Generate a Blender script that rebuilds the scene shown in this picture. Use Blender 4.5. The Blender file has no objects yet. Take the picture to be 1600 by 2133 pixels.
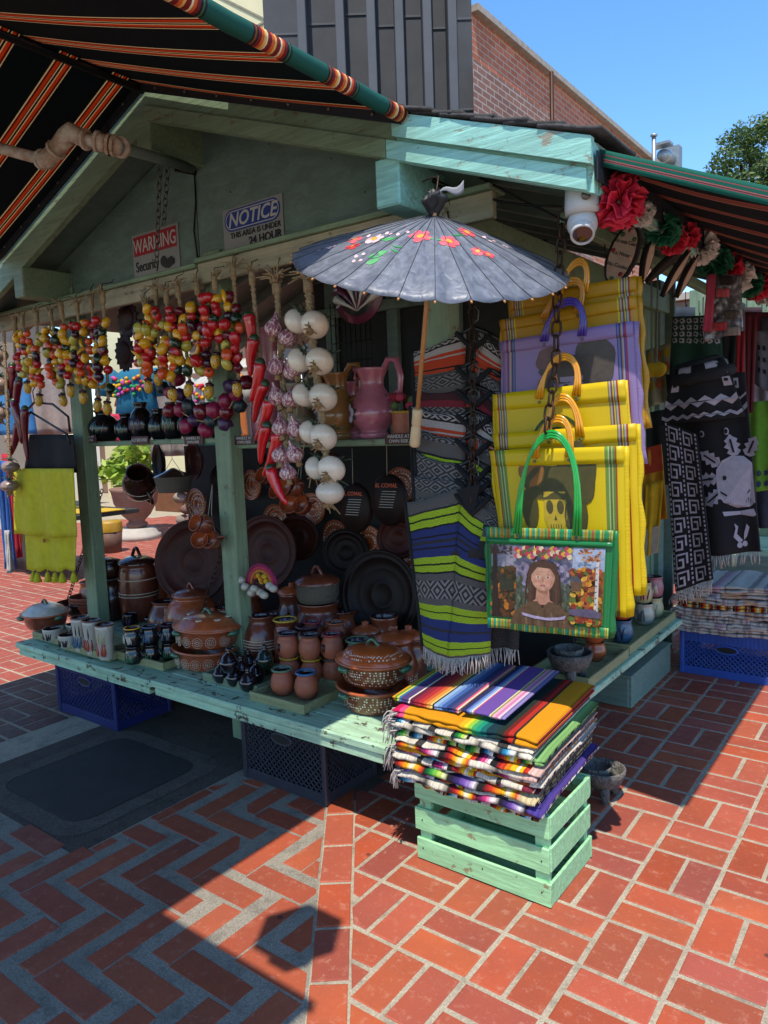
import bpy, bmesh, math, random
from mathutils import Vector as V, Matrix, noise
random.seed(7)
PI = math.pi
sc = bpy.context.scene
col = sc.collection
# ------------------------------------------------------------------ camera
# world: X runs along the stall's front (to the right), Y along its right side (away), camera at (0,0,1.6)
H = 1.6
F, CX, CY = 1537.377, 800.0, 1066.5
def _vp(x, y):
    v = V(((x-CX)/F, (y-CY)/F, 1)); return v.normalized()
_X = -_vp(-1247, 968); _Y = _vp(1965, 851); _Z = _X.cross(_Y)
if _Z.y > 0: _Z = -_Z
CAM = V((0, 0, H))
def _w(v): return V((_X.dot(v), _Y.dot(v), _Z.dot(v)))
def ray(x, y): return _w(V(((x-CX)/F, (y-CY)/F, 1)))
def onz(x, y, z=0.0):
    r = ray(x, y); return CAM + r*((z-H)/r.z)
def ony(x, y, Y):
    r = ray(x, y); return CAM + r*(Y/r.y)
def onx(x, y, X):
    r = ray(x, y); return CAM + r*(X/r.x)
def dep(x, y, d): return CAM + ray(x, y)*d
cd = bpy.data.cameras.new('camera'); cam = bpy.data.objects.new('camera', cd); col.objects.link(cam)
r_, u_, b_ = _w(V((1,0,0))), _w(V((0,-1,0))), _w(V((0,0,-1)))
cam.matrix_world = Matrix(((r_.x,u_.x,b_.x,0),(r_.y,u_.y,b_.y,0),(r_.z,u_.z,b_.z,H),(0,0,0,1)))
cd.sensor_fit = 'VERTICAL'; cd.sensor_height = 36; cd.lens = F*36/2133; cd.clip_end = 3000; cd.clip_start = .05
sc.camera = cam
# ------------------------------------------------------------------ sky and sun
SUN = V((.21, -.37, 1)).normalized()          # towards the sun
w = bpy.data.worlds.new('World'); sc.world = w; w.use_nodes = True
nt = w.node_tree; bg = nt.nodes['Background']
sky = nt.nodes.new('ShaderNodeTexSky'); sky.sky_type = 'NISHITA'; sky.sun_disc = False
sky.sun_elevation = math.asin(SUN.z); sky.sun_rotation = math.atan2(SUN.x, SUN.y)
sky.air_density = 1.0; sky.dust_density = .2; sky.ozone_density = 3.0; sky.altitude = 60
hsv = nt.nodes.new('ShaderNodeHueSaturation'); hsv.inputs['Saturation'].default_value = 1.21; hsv.inputs['Value'].default_value = 1.0
nt.links.new(sky.outputs[0], hsv.inputs['Color']); nt.links.new(hsv.outputs[0], bg.inputs[0]); bg.inputs[1].default_value = .15
sd = bpy.data.lights.new('sun', 'SUN'); so = bpy.data.objects.new('sun', sd); col.objects.link(so)
sd.energy = 3.05; sd.angle = math.radians(.53); sd.color = (1, .93, .81)
so.rotation_euler = SUN.to_track_quat('Z', 'Y').to_euler(); so.location = (3, -5, 12)
sc.view_settings.view_transform = 'Standard'; sc.view_settings.look = 'None'
sc.view_settings.gamma = 1; sc.view_settings.exposure = 1.02
sc.render.engine = 'CYCLES'; sc.cycles.max_bounces = 8; sc.cycles.diffuse_bounces = 5
sc.cycles.transparent_max_bounces = 12
sc.render.resolution_x = 768; sc.render.resolution_y = 1024
# ------------------------------------------------------------------ materials
def lin(h):
    if not isinstance(h, str): return tuple(h)+((1,) if len(h) == 3 else ())
    h = h.lstrip('#'); o = []
    for i in (0, 2, 4):
        c = int(h[i:i+2], 16)/255; o.append(c/12.92 if c <= .04045 else ((c+.055)/1.055)**2.4)
    return tuple(o)+(1,)
MATS = {}
class NT:
    def __init__(s, name):
        m = bpy.data.materials.new(name); m.use_nodes = True; s.m = m; s.t = m.node_tree; s.b = s.t.nodes['Principled BSDF']
    def n(s, ty, **k):
        nd = s.t.nodes.new('ShaderNode'+ty)
        for a, v in k.items():
            if a.startswith('_'): setattr(nd, a[1:], v)
            else: nd.inputs[a.replace('__', ' ')].default_value = v
        return nd
    def l(s, a, b): s.t.links.new(a, b)
    def noise(s, co, scale, detail=4, rough=.6, dist=0):
        nd = s.n('TexNoise', Scale=scale, Detail=detail, Roughness=rough, Distortion=dist); s.l(co, nd.inputs['Vector']); return nd.outputs[0]
    def ramp(s, fac, stops, interp='LINEAR'):
        nd = s.n('ValToRGB'); cr = nd.color_ramp; cr.interpolation = interp
        while len(cr.elements) < len(stops): cr.elements.new(1)
        for e, (p, c) in zip(cr.elements, stops):
            e.position = p; e.color = lin(c) if not isinstance(c, (int, float)) else (c, c, c, 1)
        s.l(fac, nd.inputs[0]); return nd.outputs[0]
    def mix(s, fac, a, b, mode='MIX'):
        nd = s.n('MixRGB', _blend_type=mode)
        for i, x in ((0, fac), (1, a), (2, b)):
            if hasattr(x, 'links') or hasattr(x, 'is_linked'): s.l(x, nd.inputs[i])
            else: nd.inputs[i].default_value = x if i == 0 else lin(x)
        return nd.outputs[0]
    def math(s, op, a, b=0.0):
        nd = s.n('Math', _operation=op)
        for i, x in ((0, a), (1, b)):
            if hasattr(x, 'is_linked'): s.l(x, nd.inputs[i])
            else: nd.inputs[i].default_value = x
        return nd.outputs[0]
    def co(s, kind='Object', scale=None, loc=None, rot=None):
        t = s.n('TexCoord'); o = t.outputs[kind]
        if scale or loc or rot:
            mp = s.n('Mapping'); s.l(o, mp.inputs[0])
            if scale: mp.inputs['Scale'].default_value = scale
            if loc: mp.inputs['Location'].default_value = loc
            if rot: mp.inputs['Rotation'].default_value = rot
            o = mp.outputs[0]
        return o
    def bump(s, h, strength=.3, dist=.01):
        nd = s.n('Bump', Strength=strength, Distance=dist); s.l(h, nd.inputs['Height']); s.l(nd.outputs[0], s.b.inputs['Normal'])
    def rnd(s): return s.n('ObjectInfo').outputs['Random']
    def done(s, rough=.6, metal=0, coat=0, spec=.5):
        s.b.inputs['Roughness'].default_value = rough; s.b.inputs['Metallic'].default_value = metal
        s.b.inputs['Coat Weight'].default_value = coat; s.b.inputs['Coat Roughness'].default_value = .08
        s.b.inputs['Specular IOR Level'].default_value = spec
        MATS[s.m.name] = s.m; return s.m
def pm(name, c, rough=.6, var=.18, scale=9, bump=.15, bs=70, metal=0, coat=0, c2=None, rndv=0, spec=.5):
    """plain surface: base colour, broken up by soft noise, fine relief"""
    if name in MATS: return MATS[name]
    s = NT(name); co = s.co()
    a = lin(c); d = lin(c2) if c2 else tuple(x*(1-2.2*var) for x in a[:3])+(1,)
    f = s.ramp(s.noise(co, scale, 5, .65), [(.3, 0), (.72, 1)])
    o = s.mix(f, d, a)
    if rndv:
        hs = s.n('HueSaturation'); s.l(o, hs.inputs['Color'])
        s.l(s.math('ADD', s.math('MULTIPLY', s.rnd(), rndv), 1-rndv/2), hs.inputs['Value']); o = hs.outputs[0]
    s.l(o, s.b.inputs['Base Color'])
    if bump: s.bump(s.noise(co, bs, 4), bump, .004)
    return s.done(rough, metal, coat, spec)
def painted(name, c, under='#6b5d45', wear=.36, dirt='#3a3a2c', grain=(3, 60, 60), rough=.62, dirtamt=.3):
    """old paint on timber: grain relief, chips to wood, grime"""
    s = NT(name); co = s.co(); g = s.co(scale=grain)
    n1 = s.noise(g, 1.0, 6, .7, .4); n2 = s.noise(co, 13, 7, .72, .3); n3 = s.noise(co, 2.6, 4, .6)
    base = s.mix(s.ramp(n3, [(.3, 0), (.7, 1)]), tuple(x*.8 for x in lin(c)[:3]), c)
    base = s.mix(s.math('MULTIPLY', s.ramp(n1, [(.42, 1), (.6, 0)]), .28), base, dirt)
    base = s.mix(s.math('MULTIPLY', s.ramp(s.noise(co, 5, 6, .7), [(.5, 0), (.75, 1)]), dirtamt), base, dirt)
    chip = s.ramp(s.math('ADD', n2, s.math('MULTIPLY', n1, .35)), [(wear+.04, 1), (wear+.075, 0)])
    base = s.mix(chip, base, under)
    s.l(base, s.b.inputs['Base Color'])
    s.bump(s.math('SUBTRACT', s.math('ADD', n1, s.math('MULTIPLY', n2, .4)), s.math('MULTIPLY', chip, .35)), .55, .006)
    return s.done(rough)
def stripes(name, seq, axis=0, rep=1.0, rough=.85, weave=220, transl=0, bump=.35, soft=False, jitter=.0, gloss=0, lines=0):
    """woven stripes along a UV axis; seq = [(width, colour), ...]"""
    s = NT(name); uv = s.co('UV'); sep = s.n('SeparateXYZ'); s.l(uv, sep.inputs[0])
    x = sep.outputs[axis]
    if jitter: x = s.math('ADD', x, s.math('MULTIPLY', s.math('SUBTRACT', s.noise(uv, 14, 3), .5), jitter))
    x = s.math('FRACT', s.math('MULTIPLY', x, rep))
    tot = sum(q[0] for q in seq); stops = []; a = 0
    for wd, c in seq: stops.append((a/tot, c)); a += wd
    assert len(stops) <= 32, name
    o = s.ramp(x, stops, 'LINEAR' if soft else 'CONSTANT')
    if lines: o = s.mix(.25, o, s.ramp(s.noise(s.co('UV', scale=(lines, .01, 1)), 1, 1, .3), [(.42, '#2a2420'), (.5, '#ffffff')]), 'MULTIPLY')
    nz = s.noise(s.co('UV', scale=(weave, weave*1.6, 1)), 1, 2, .5)
    o = s.mix(.55, o, s.ramp(nz, [(.25, '#8a8a8a'), (.75, '#ffffff')]), 'MULTIPLY')
    s.l(o, s.b.inputs['Base Color']); s.bump(nz, bump, .003)
    m = s.done(rough, spec=.25 if not gloss else .5)
    if transl:
        tr = s.n('BsdfTranslucent'); s.l(o, tr.inputs[0]); mx = s.n('MixShader'); mx.inputs[0].default_value = transl
        s.l(s.b.outputs[0], mx.inputs[1]); s.l(tr.outputs[0], mx.inputs[2]); s.l(mx.outputs[0], s.t.nodes['Material Output'].inputs[0])
    return m
# ------------------------------------------------------------------ mesh helpers
class MB:
    def __init__(s): s.v = []; s.f = []; s.uv = []; s.mi = []; s.sm = []
    def add(s, vs, fs, uv=None, mi=0, sm=False):
        o = len(s.v); s.v += [V(p) for p in vs]; s.uv += (uv if uv else [(0, 0)]*len(vs))
        for f in fs: s.f.append([i+o for i in f]); s.mi.append(mi); s.sm.append(sm)
        return s
    def box(s, c, d, rot=None, ch=.004, mi=0):
        """chamfered box, centre c, full size d"""
        c = V(c); h = [x/2 for x in d]; e = min(ch, *(x*.45 for x in h)); vs = []; idx = {}
        for sx in (-1, 1):
            for sy in (-1, 1):
                for sz in (-1, 1):
                    for ax in range(3):
                        p = [sx*(h[0]-e), sy*(h[1]-e), sz*(h[2]-e)]; p[ax] = (sx, sy, sz)[ax]*h[ax]
                        idx[(sx, sy, sz, ax)] = len(vs); p = V(p); vs.append(c+(rot @ p if rot else p))
        fs = []
        sg = (-1, 1)
        for ax in range(3):
            o = [a for a in range(3) if a != ax]
            for q in sg:
                ring = []
                for a, b in ((-1, -1), (1, -1), (1, 1), (-1, 1)):
                    k = [0, 0, 0]; k[ax] = q; k[o[0]] = a; k[o[1]] = b; ring.append(idx[(*k, ax)])
                if (q == 1) == (ax == 1): ring = ring[::-1]
                fs.append(ring)
        for ax in range(3):                     # edges parallel to ax
            o = [a for a in range(3) if a != ax]
            for a in sg:
                for b in sg:
                    k0 = [0, 0, 0]; k0[o[0]] = a; k0[o[1]] = b; k1 = k0[:]; k0[ax] = -1; k1[ax] = 1
                    fs.append([idx[(*k0, o[0])], idx[(*k0, o[1])], idx[(*k1, o[1])], idx[(*k1, o[0])]])
        for k in [(a, b, c_) for a in sg for b in sg for c_ in sg]: fs.append([idx[(*k, 0)], idx[(*k, 1)], idx[(*k, 2)]])
        uv = [((p-c).x, (p-c).y+(p-c).z) for p in map(V, vs)]
        return s.add(vs, fs, uv, mi)
    def bar(s, a, b, wd, ht, up=(0, 0, 1), ch=.004, mi=0):
        a, b = V(a), V(b); x = (b-a).normalized(); y = V(up).cross(x).normalized(); z = x.cross(y)
        return s.box((a+b)/2, ((b-a).length, wd, ht), Matrix((x, y, z)).transposed(), ch, mi)
    def tube(s, path, r, n=8, closed=False, mi=0, sm=True, cap=True, uvl=1.0):
        P = [V(p) for p in path]; m = len(P); R = r if isinstance(r, (list, tuple)) else [r]*m
        vs = []; uv = []; nrm = None; L = 0
        for i, p in enumerate(P):
            if closed: t = P[(i+1) % m]-P[i-1]
            else: t = P[min(i+1, m-1)]-P[max(i-1, 0)]
            t = t.normalized() if t.length > 1e-9 else V((0, 0, 1))
            if nrm is None: nrm = t.orthogonal().normalized()
            nrm = nrm-t*nrm.dot(t)
            nrm = nrm.normalized() if nrm.length > 1e-6 else t.orthogonal().normalized()
            bi = t.cross(nrm)
            if i: L += (P[i]-P[i-1]).length
            for k in range(n):
                a = 2*PI*k/n; vs.append(p+(nrm*math.cos(a)+bi*math.sin(a))*R[i]); uv.append((L*uvl, k/n))
        fs = []
        for i in range(m if closed else m-1):
            j = (i+1) % m
            for k in range(n): fs.append([i*n+k, i*n+(k+1) % n, j*n+(k+1) % n, j*n+k])
        if cap and not closed: fs += [list(range(n))[::-1], [(m-1)*n+k for k in range(n)]]
        return s.add(vs, fs, uv, mi, sm)
    def lathe(s, prof, n=24, c=(0, 0, 0), M=None, sx=1, sy=1, mi=0, sm=True, fn=None):
        """profile [(r, z)] turned about local z; M optional 3x3; mi may be a list per ring"""
        c = V(c); vs = []; uv = []
        for j, (r, z) in enumerate(prof):
            for k in range(n):
                a = 2*PI*k/n; rr = r*(fn(a, j/(len(prof)-1)) if fn else 1)
                p = V((rr*math.cos(a)*sx, rr*math.sin(a)*sy, z)); vs.append(c+(M @ p if M else p)); uv.append((k/n, z))
        o = len(s.v); s.v += vs; s.uv += uv
        for j in range(len(prof)-1):
            for k in range(n):
                s.f.append([o+j*n+k, o+j*n+(k+1) % n, o+(j+1)*n+(k+1) % n, o+(j+1)*n+k])
                s.mi.append(mi[j] if isinstance(mi, (list, tuple)) else mi); s.sm.append(sm)
        return s
    def ball(s, c, r, n=12, m=8, sc_=(1, 1, 1), M=None, mi=0, fn=None):
        c = V(c); vs = []; fs = []; uv = []
        for j in range(m+1):
            t = PI*j/m
            for k in range(n):
                a = 2*PI*k/n; q = fn(a, t) if fn else 1
                p = V((math.sin(t)*math.cos(a)*r*sc_[0]*q, math.sin(t)*math.sin(a)*r*sc_[1]*q, math.cos(t)*r*sc_[2]*(q if fn and 0 < j < m else 1)))
                vs.append(c+(M @ p if M else p)); uv.append((k/n, j/m))
        for j in range(m):
            for k in range(n): fs.append([j*n+k, (j+1)*n+k, (j+1)*n+(k+1) % n, j*n+(k+1) % n])
        return s.add(vs, fs, uv, mi, True)
    def sheet(s, fn, nu, nv, th=.003, mi=0, uvf=None, sm=True):
        """two-sided cloth: fn(u,v)->point, u,v in 0..1, given thickness"""
        P = [[V(fn(i/nu, j/nv)) for i in range(nu+1)] for j in range(nv+1)]
        N = []
        for j in range(nv+1):
            row = []
            for i in range(nu+1):
                a = P[j][min(i+1, nu)]-P[j][max(i-1, 0)]; b = P[min(j+1, nv)][i]-P[max(j-1, 0)][i]
                q = a.cross(b); row.append(q.normalized() if q.length > 1e-12 else V((0, -1, 0)))
            N.append(row)
        W_ = nu+1; vs = []; uv = []
        for sg in (1, -1):
            for j in range(nv+1):
                for i in range(W_):
                    vs.append(P[j][i]+N[j][i]*(sg*th/2)); u, v = i/nu, j/nv; uv.append(uvf(u, v) if uvf else (u, v))
        B = W_*(nv+1); fs = []
        for j in range(nv):
            for i in range(nu):
                a = j*W_+i; fs.append([a, a+1, a+1+W_, a+W_]); fs.append([B+a, B+a+W_, B+a+1+W_, B+a+1])
        rim = [i for i in range(W_)]+[j*W_+nu for j in range(1, nv+1)]+[nv*W_+i for i in range(nu-1, -1, -1)]+[j*W_ for j in range(nv-1, 0, -1)]
        for k in range(len(rim)):
            a, b = rim[k], rim[(k+1) % len(rim)]; fs.append([a, a+B, b+B, b])
        return s.add(vs, fs, uv, mi, sm)
    def prism(s, poly, o, ux, uy, th, mi=0, back=True):
        """flat polygon [(x,y)] in frame o,ux,uy, rising th along ux x uy"""
        o, ux, uy = V(o), V(ux), V(uy); n = ux.cross(uy).normalized(); m = len(poly)
        base = [o+ux*x+uy*y for x, y in poly]; vs = base+[p+n*th for p in base]
        ar = sum(poly[i][0]*poly[(i+1) % m][1]-poly[(i+1) % m][0]*poly[i][1] for i in range(m))
        top = [m+i for i in range(m)]; bot = list(range(m))[::-1]
        fs = [top]+([bot] if back else [])+[[i, (i+1) % m, m+(i+1) % m, m+i] for i in range(m)]
        if ar < 0: fs = [f[::-1] for f in fs]
        return s.add(vs, fs, [(x, y) for x, y in poly]*2, mi)
    def mesh(s, name, mats):
        me = bpy.data.meshes.new(name); me.from_pydata(s.v, [], s.f)
        for m in (mats if isinstance(mats, (list, tuple)) else [mats]): me.materials.append(m)
        me.polygons.foreach_set('material_index', s.mi); me.polygons.foreach_set('use_smooth', s.sm)
        ul = me.uv_layers.new(name='UVMap'); fl = []
        for l in me.loops: fl += s.uv[l.vertex_index]
        ul.data.foreach_set('uv', fl); me.update(); return me
def prop(o, label=None, cat=None, group=None, kind=None):
    for k, x in (('label', label), ('category', cat), ('group', group), ('kind', kind)):
        if x: o[k] = x
    return o
def obj(name, mb, mats, parent=None, label=None, cat=None, group=None, kind=None, base=None):
    """links mb as one mesh object. Vertices are in world space; they are re-based on the parent (or on base)."""
    org = V(base) if base is not None else V((0, 0, 0))
    if parent is not None: org = org0(parent)
    if org.length: mb.v = [p-org for p in mb.v]
    o = bpy.data.objects.new(name, mb.mesh(name, mats)); col.objects.link(o)
    if parent is not None: o.parent = parent
    else: o.location = org
    return prop(o, label, cat, group, kind)
def org0(o):
    p = V(o.location)
    while o.parent: o = o.parent; p += V(o.location)
    return p
def inst(name, me, parent, loc, M=None, s=1.0, mats=None):
    """an object sharing mesh data, placed in world coordinates under an unrotated parent"""
    o = bpy.data.objects.new(name, me); col.objects.link(o); o.parent = parent
    L = V(loc)-(org0(parent) if parent else V((0, 0, 0)))
    S = s if isinstance(s, (tuple, list)) else (s, s, s)
    M3 = (M if M else Matrix.Identity(3)) @ Matrix.Diagonal(S)
    o.matrix_basis = Matrix.Translation(L) @ M3.to_4x4()
    return o
def thing(name, label, cat, loc=(0, 0, 0), group=None):
    o = bpy.data.objects.new(name, None); col.objects.link(o); o.location = loc; o.empty_display_size = .05
    return prop(o, label, cat, group)
def dup(root, loc, label=None, rz=0, s=1, group=None):
    r = root.copy(); col.objects.link(r); r.location = loc; r.rotation_euler = (0, 0, rz); r.scale = (s,)*3
    if label: r['label'] = label
    if group: r['group'] = group
    for ch in list(root.children):
        c = ch.copy(); col.objects.link(c); c.parent = r
        for g in list(ch.children):
            d = g.copy(); col.objects.link(d); d.parent = c
    return r
def frame3(z, x=(1, 0, 0)):
    z = V(z).normalized(); x = V(x); x = x-z*x.dot(z)
    x = x.normalized() if x.length > 1e-6 else z.orthogonal().normalized()
    return Matrix((x, z.cross(x), z)).transposed()
def rotm(rx=0, ry=0, rz=0):
    return (Matrix.Rotation(rz, 3, 'Z') @ Matrix.Rotation(ry, 3, 'Y') @ Matrix.Rotation(rx, 3, 'X'))
def text(name, body, o, ux, uy, size, mat, parent, align='CENTER', shear=0, bold=0, th=.0008, wmax=None):
    """lettering as thin raised mesh in the frame o, ux (reading direction), uy (up)"""
    cu = bpy.data.curves.new(name, 'FONT'); cu.body = body; cu.size = size; cu.align_x = align; cu.align_y = 'CENTER'
    cu.shear = shear; cu.offset = bold; cu.extrude = th; cu.resolution_u = 3
    t = bpy.data.objects.new(name+'_curve', cu); col.objects.link(t)
    bpy.context.view_layer.update()
    me = bpy.data.meshes.new_from_object(t.evaluated_get(bpy.context.evaluated_depsgraph_get()))
    bpy.data.objects.remove(t); bpy.data.curves.remove(cu)
    ux, uy = V(ux).normalized(), V(uy); uy = (uy-ux*uy.dot(ux)).normalized(); n = ux.cross(uy); k = 1
    if wmax and len(me.vertices):
        wd = max(v.co.x for v in me.vertices)-min(v.co.x for v in me.vertices); k = min(1, wmax/wd)
    M = Matrix((ux*k, uy, n)).transposed(); org = V(o)-org0(parent)
    for v in me.vertices: v.co = org+M @ v.co
    me.materials.clear(); me.materials.append(mat)
    ob = bpy.data.objects.new(name, me); col.objects.link(ob); ob.parent = parent; return ob
def lerp(a, b, t): return a+(b-a)*t
def circ(x, y, rx, ry=None, n=14, a0=0): 
    ry = rx if ry is None else ry
    return [(x+rx*math.cos(a0+2*PI*i/n), y+ry*math.sin(a0+2*PI*i/n)) for i in range(n)]
def rect(x0, y0, x1, y1): return [(x0, y0), (x1, y0), (x1, y1), (x0, y1)]
def nz(x, y=0, z=0): return noise.noise(V((x, y, z)))
# ================================================================== GROUND
def brickmat(name, cols, rndv=.35, spots=.38):
    s = NT(name); co = s.co(); r = s.rnd()
    base = s.ramp(r, [(i/(len(cols)-1), c) for i, c in enumerate(cols)])
    wn = s.n('TexWhiteNoise', _noise_dimensions='1D'); s.l(r, wn.inputs['W'])
    hs = s.n('HueSaturation'); s.l(base, hs.inputs['Color']); s.l(s.math('ADD', s.math('MULTIPLY', wn.outputs[0], rndv), 1-rndv/2), hs.inputs['Value'])
    o = hs.outputs[0]
    gco = s.n('NewGeometry').outputs['Position']
    o = s.mix(s.math('MULTIPLY', s.ramp(s.noise(gco, 3.0, 6, .7), [(.35, 0), (.75, 1)]), .4), o, '#5e2c24')
    o = s.mix(s.math('MULTIPLY', s.ramp(s.noise(gco, 26, 6, .75), [(.55, 0), (.72, 1)]), spots*1.3), o, '#b98a74')
    o = s.mix(s.math('MULTIPLY', s.ramp(s.noise(gco, 120, 3, .6), [(.66, 0), (.72, 1)]), spots), o, '#c9a795')
    vg = s.n('TexVoronoi', Scale=5.5, Randomness=1); s.l(gco, vg.inputs['Vector'])
    o = s.mix(s.math('MULTIPLY', s.math('LESS_THAN', vg.outputs['Distance'], .055), .75), o, '#3a2a26')
    o = s.mix(s.math('MULTIPLY', s.ramp(s.noise(gco, 1.1, 5, .7), [(.48, 0), (.7, 1)]), .3), o, '#6b4034')
    s.l(o, s.b.inputs['Base Color'])
    s.l(s.ramp(s.noise(gco, 12, 4), [(.3, .5), (.7, .75)]), s.b.inputs['Roughness'])
    s.bump(s.math('ADD', s.noise(gco, 60, 6, .7), s.math('MULTIPLY', s.noise(gco, 9, 3), 1.2)), .35, .004); return s.done(.6, spec=.35)
M_brick = brickmat('red paving brick', ['#a04a30', '#a05036', '#984a3a', '#a64a2a', '#944a3e', '#9c4e36', '#a85230', '#964a3c'])
M_brick2 = brickmat('dark red brick', ['#a05236', '#9e4a2e', '#964832', '#a25234'], .25)
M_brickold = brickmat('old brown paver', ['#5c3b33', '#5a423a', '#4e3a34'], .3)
def mortarmat(name, c, c2, sc_=38):
    s = NT(name); g = s.n('NewGeometry').outputs['Position']
    o = s.mix(s.ramp(s.noise(g, sc_*5, 4, .8), [(.35, 0), (.68, 1)]), c2, c)
    o = s.mix(s.math('MULTIPLY', s.ramp(s.noise(g, 4, 5, .65), [(.4, 0), (.7, 1)]), .4), o, c2)
    o = s.mix(s.math('MULTIPLY', s.ramp(s.noise(g, 11, 6, .75), [(.5, 0), (.66, 1)]), .5), o, tuple(x*.45 for x in lin(c2)[:3]))
    s.l(o, s.b.inputs['Base Color']); s.bump(s.noise(g, sc_*6, 4, .75), .6, .004); return s.done(.9, spec=.2)
M_mortar = mortarmat('paving mortar', '#bfb39c', '#857b6a')
M_conc = mortarmat('grey rough joint', '#a59d8e', '#6c655a')
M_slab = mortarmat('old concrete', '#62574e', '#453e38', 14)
def plate(z, x0, y0, x1, y1, name, m, label=None):
    b = MB().add([(x0, y0, z), (x1, y0, z), (x1, y1, z), (x0, y1, z)], [[0, 1, 2, 3]])
    return obj(name, b, m, kind='structure')
ground = plate(-.006, -700, -700, 700, 700, 'ground', M_mortar)
pav = plate(-.0025, -30, -6, 30, 30, 'brick_pavement', M_mortar)
def clip(poly, px, py, nx, ny):
    out = []
    for i in range(len(poly)):
        a, b = poly[i], poly[(i+1) % len(poly)]
        da = (a[0]-px)*nx+(a[1]-py)*ny; db = (b[0]-px)*nx+(b[1]-py)*ny
        if da >= 0: out.append(a)
        if da*db < 0: t = da/(da-db); out.append((a[0]+(b[0]-a[0])*t, a[1]+(b[1]-a[1])*t))
    return out
def parea(p): return abs(sum(p[i][0]*p[(i+1) % len(p)][1]-p[(i+1) % len(p)][0]*p[i][1] for i in range(len(p))))/2
def brickgeo(mb, poly, top, bev=.004):
    """one brick: slightly rounded-over top"""
    m = len(poly); cx_ = sum(p[0] for p in poly)/m; cy_ = sum(p[1] for p in poly)/m
    rad = max(math.hypot(p[0]-cx_, p[1]-cy_) for p in poly); k = 1-bev/rad*1.4
    tl = random.uniform(-.0009, .0009); tm = random.uniform(-.0009, .0009)
    j = [(p[0]+random.uniform(-.0022, .0022), p[1]+random.uniform(-.0022, .0022)) for p in poly]
    vs = [(x, y, -.006) for x, y in j]+[(x, y, top-.0022) for x, y in j]+[(cx_+(x-cx_)*k, cy_+(y-cy_)*k, top+tl*(x-cx_)*8+tm*(y-cy_)*8) for x, y in j]
    fs = [[2*m+i for i in range(m)]]
    for i in range(m):
        q = (i+1) % m; fs += [[i, q, m+q, m+i], [m+i, m+q, 2*m+q, 2*m+i]]
    mb.add(vs, fs)
bricks = []           # (distance, polygon, material)
PIT, GAP = .2445, .017
BX0, BY0 = -.8035, 1.690
bd = V((.148, -.187, 0)).normalized(); bn = V((-bd.y, bd.x, 0))      # brick band along the seam; bn points right of it (+X+Y)
bL = V((-1.860, 1.983, 0))                                            # on the band's left edge
BWID = .112
if bn.x < 0: bn = -bn
for i in range(-58, 9):
    for j in range(-8, 50):
        x0, y0 = BX0+i*PIT, BY0+j*PIT
        for k in range(2):
            if (i+j) % 2: p = rect(x0+GAP/2+k*PIT/2, y0+GAP/2, x0+k*PIT/2+PIT/2-GAP/2, y0+PIT-GAP/2)
            else: p = rect(x0+GAP/2, y0+GAP/2+k*PIT/2, x0+PIT-GAP/2, y0+k*PIT/2+PIT/2-GAP/2)
            c = V(((p[0][0]+p[2][0])/2, (p[0][1]+p[2][1])/2, 0))
            m = 0
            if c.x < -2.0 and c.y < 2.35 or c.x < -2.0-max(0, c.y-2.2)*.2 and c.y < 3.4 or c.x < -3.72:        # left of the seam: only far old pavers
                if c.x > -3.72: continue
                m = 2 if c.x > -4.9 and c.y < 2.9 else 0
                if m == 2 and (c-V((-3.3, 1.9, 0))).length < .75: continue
            else:
                q = bL+bn*(BWID+.012)
                p = clip(p, q.x, q.y, bn.x, bn.y)
                if len(p) < 3 or parea(p) < .0008: continue
            d = math.hypot(c.x, c.y)
            if d > 15.5: continue
            bricks.append((d, p, m))
for k in range(-3, 14):                                              # the band itself
    a = bL+bd*(k*.2385+.006)+bn*.004; b = bL+bd*((k+1)*.2385-.006)+bn*.004; c_ = b+bn*BWID; d_ = a+bn*BWID
    if a.y > 2.75: continue
    bricks.append((a.length, [(a.x, a.y), (b.x, b.y), (c_.x, c_.y), (d_.x, d_.y)], 0))
VWd, VL, HL = .091, .305, .292                                           # zigzag courses left of the band
for ch in range(-14, 16):
    for st in range(-14, 16):
        ox, oy = -2.06+ch*(-.15)+st*.295, 1.68+ch*(-.132)+st*(-.315)
        for p in (rect(ox, oy+.003, ox+VWd, oy+VL), rect(ox+VWd+.004, oy-.002, ox+VWd+HL-.004, oy+VWd-.002)):
            p = clip(p, bL.x-bn.x*.006, bL.y-bn.y*.006, -bn.x, -bn.y)
            p = (clip(p, -2.62, 0, 1, .0) if sum(q[1] for q in p)/len(p) > 1.40 else clip(p, -3.28, 0, 1, 0)) if len(p) > 2 else p
            p = clip(p, -2.75, 1.90, .55, -.42) if len(p) > 2 else p
            p = clip(p, 0, 2.33, 0, -1) if len(p) > 2 else p
            if len(p) < 3 or parea(p) < .001: continue
            c = V((sum(q[0] for q in p)/len(p), sum(q[1] for q in p)/len(p), 0))
            if c.y < .3 or c.x > .5: continue
            bricks.append((c.length, p, 1))
def inview(p):
    c = V((sum(q[0] for q in p)/len(p), sum(q[1] for q in p)/len(p), 0)); v = c-CAM
    z = v.dot(-b_); x = v.dot(r_)/z if z > .1 else 9; y = v.dot(u_)/z if z > .1 else 9
    return z > .3 and abs(x) < .54 and -.72 < y < .72
bricks.sort(key=lambda b: (not inview(b[1]), b[0]))
BM = [M_brick, M_brick2, M_brickold]
rest = [MB(), MB(), MB()]
for n, (d, p, m) in enumerate(bricks):
    if n < 300:
        mb = MB(); brickgeo(mb, p, random.uniform(-.0004, .0009))
        c = sum((q for q in mb.v), V())/len(mb.v)
        o = obj('brick', mb, BM[m], None, base=(c.x, c.y, 0)); o.parent = pav
    else: brickgeo(rest[m], p, random.uniform(-.0004, .0009))
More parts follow.
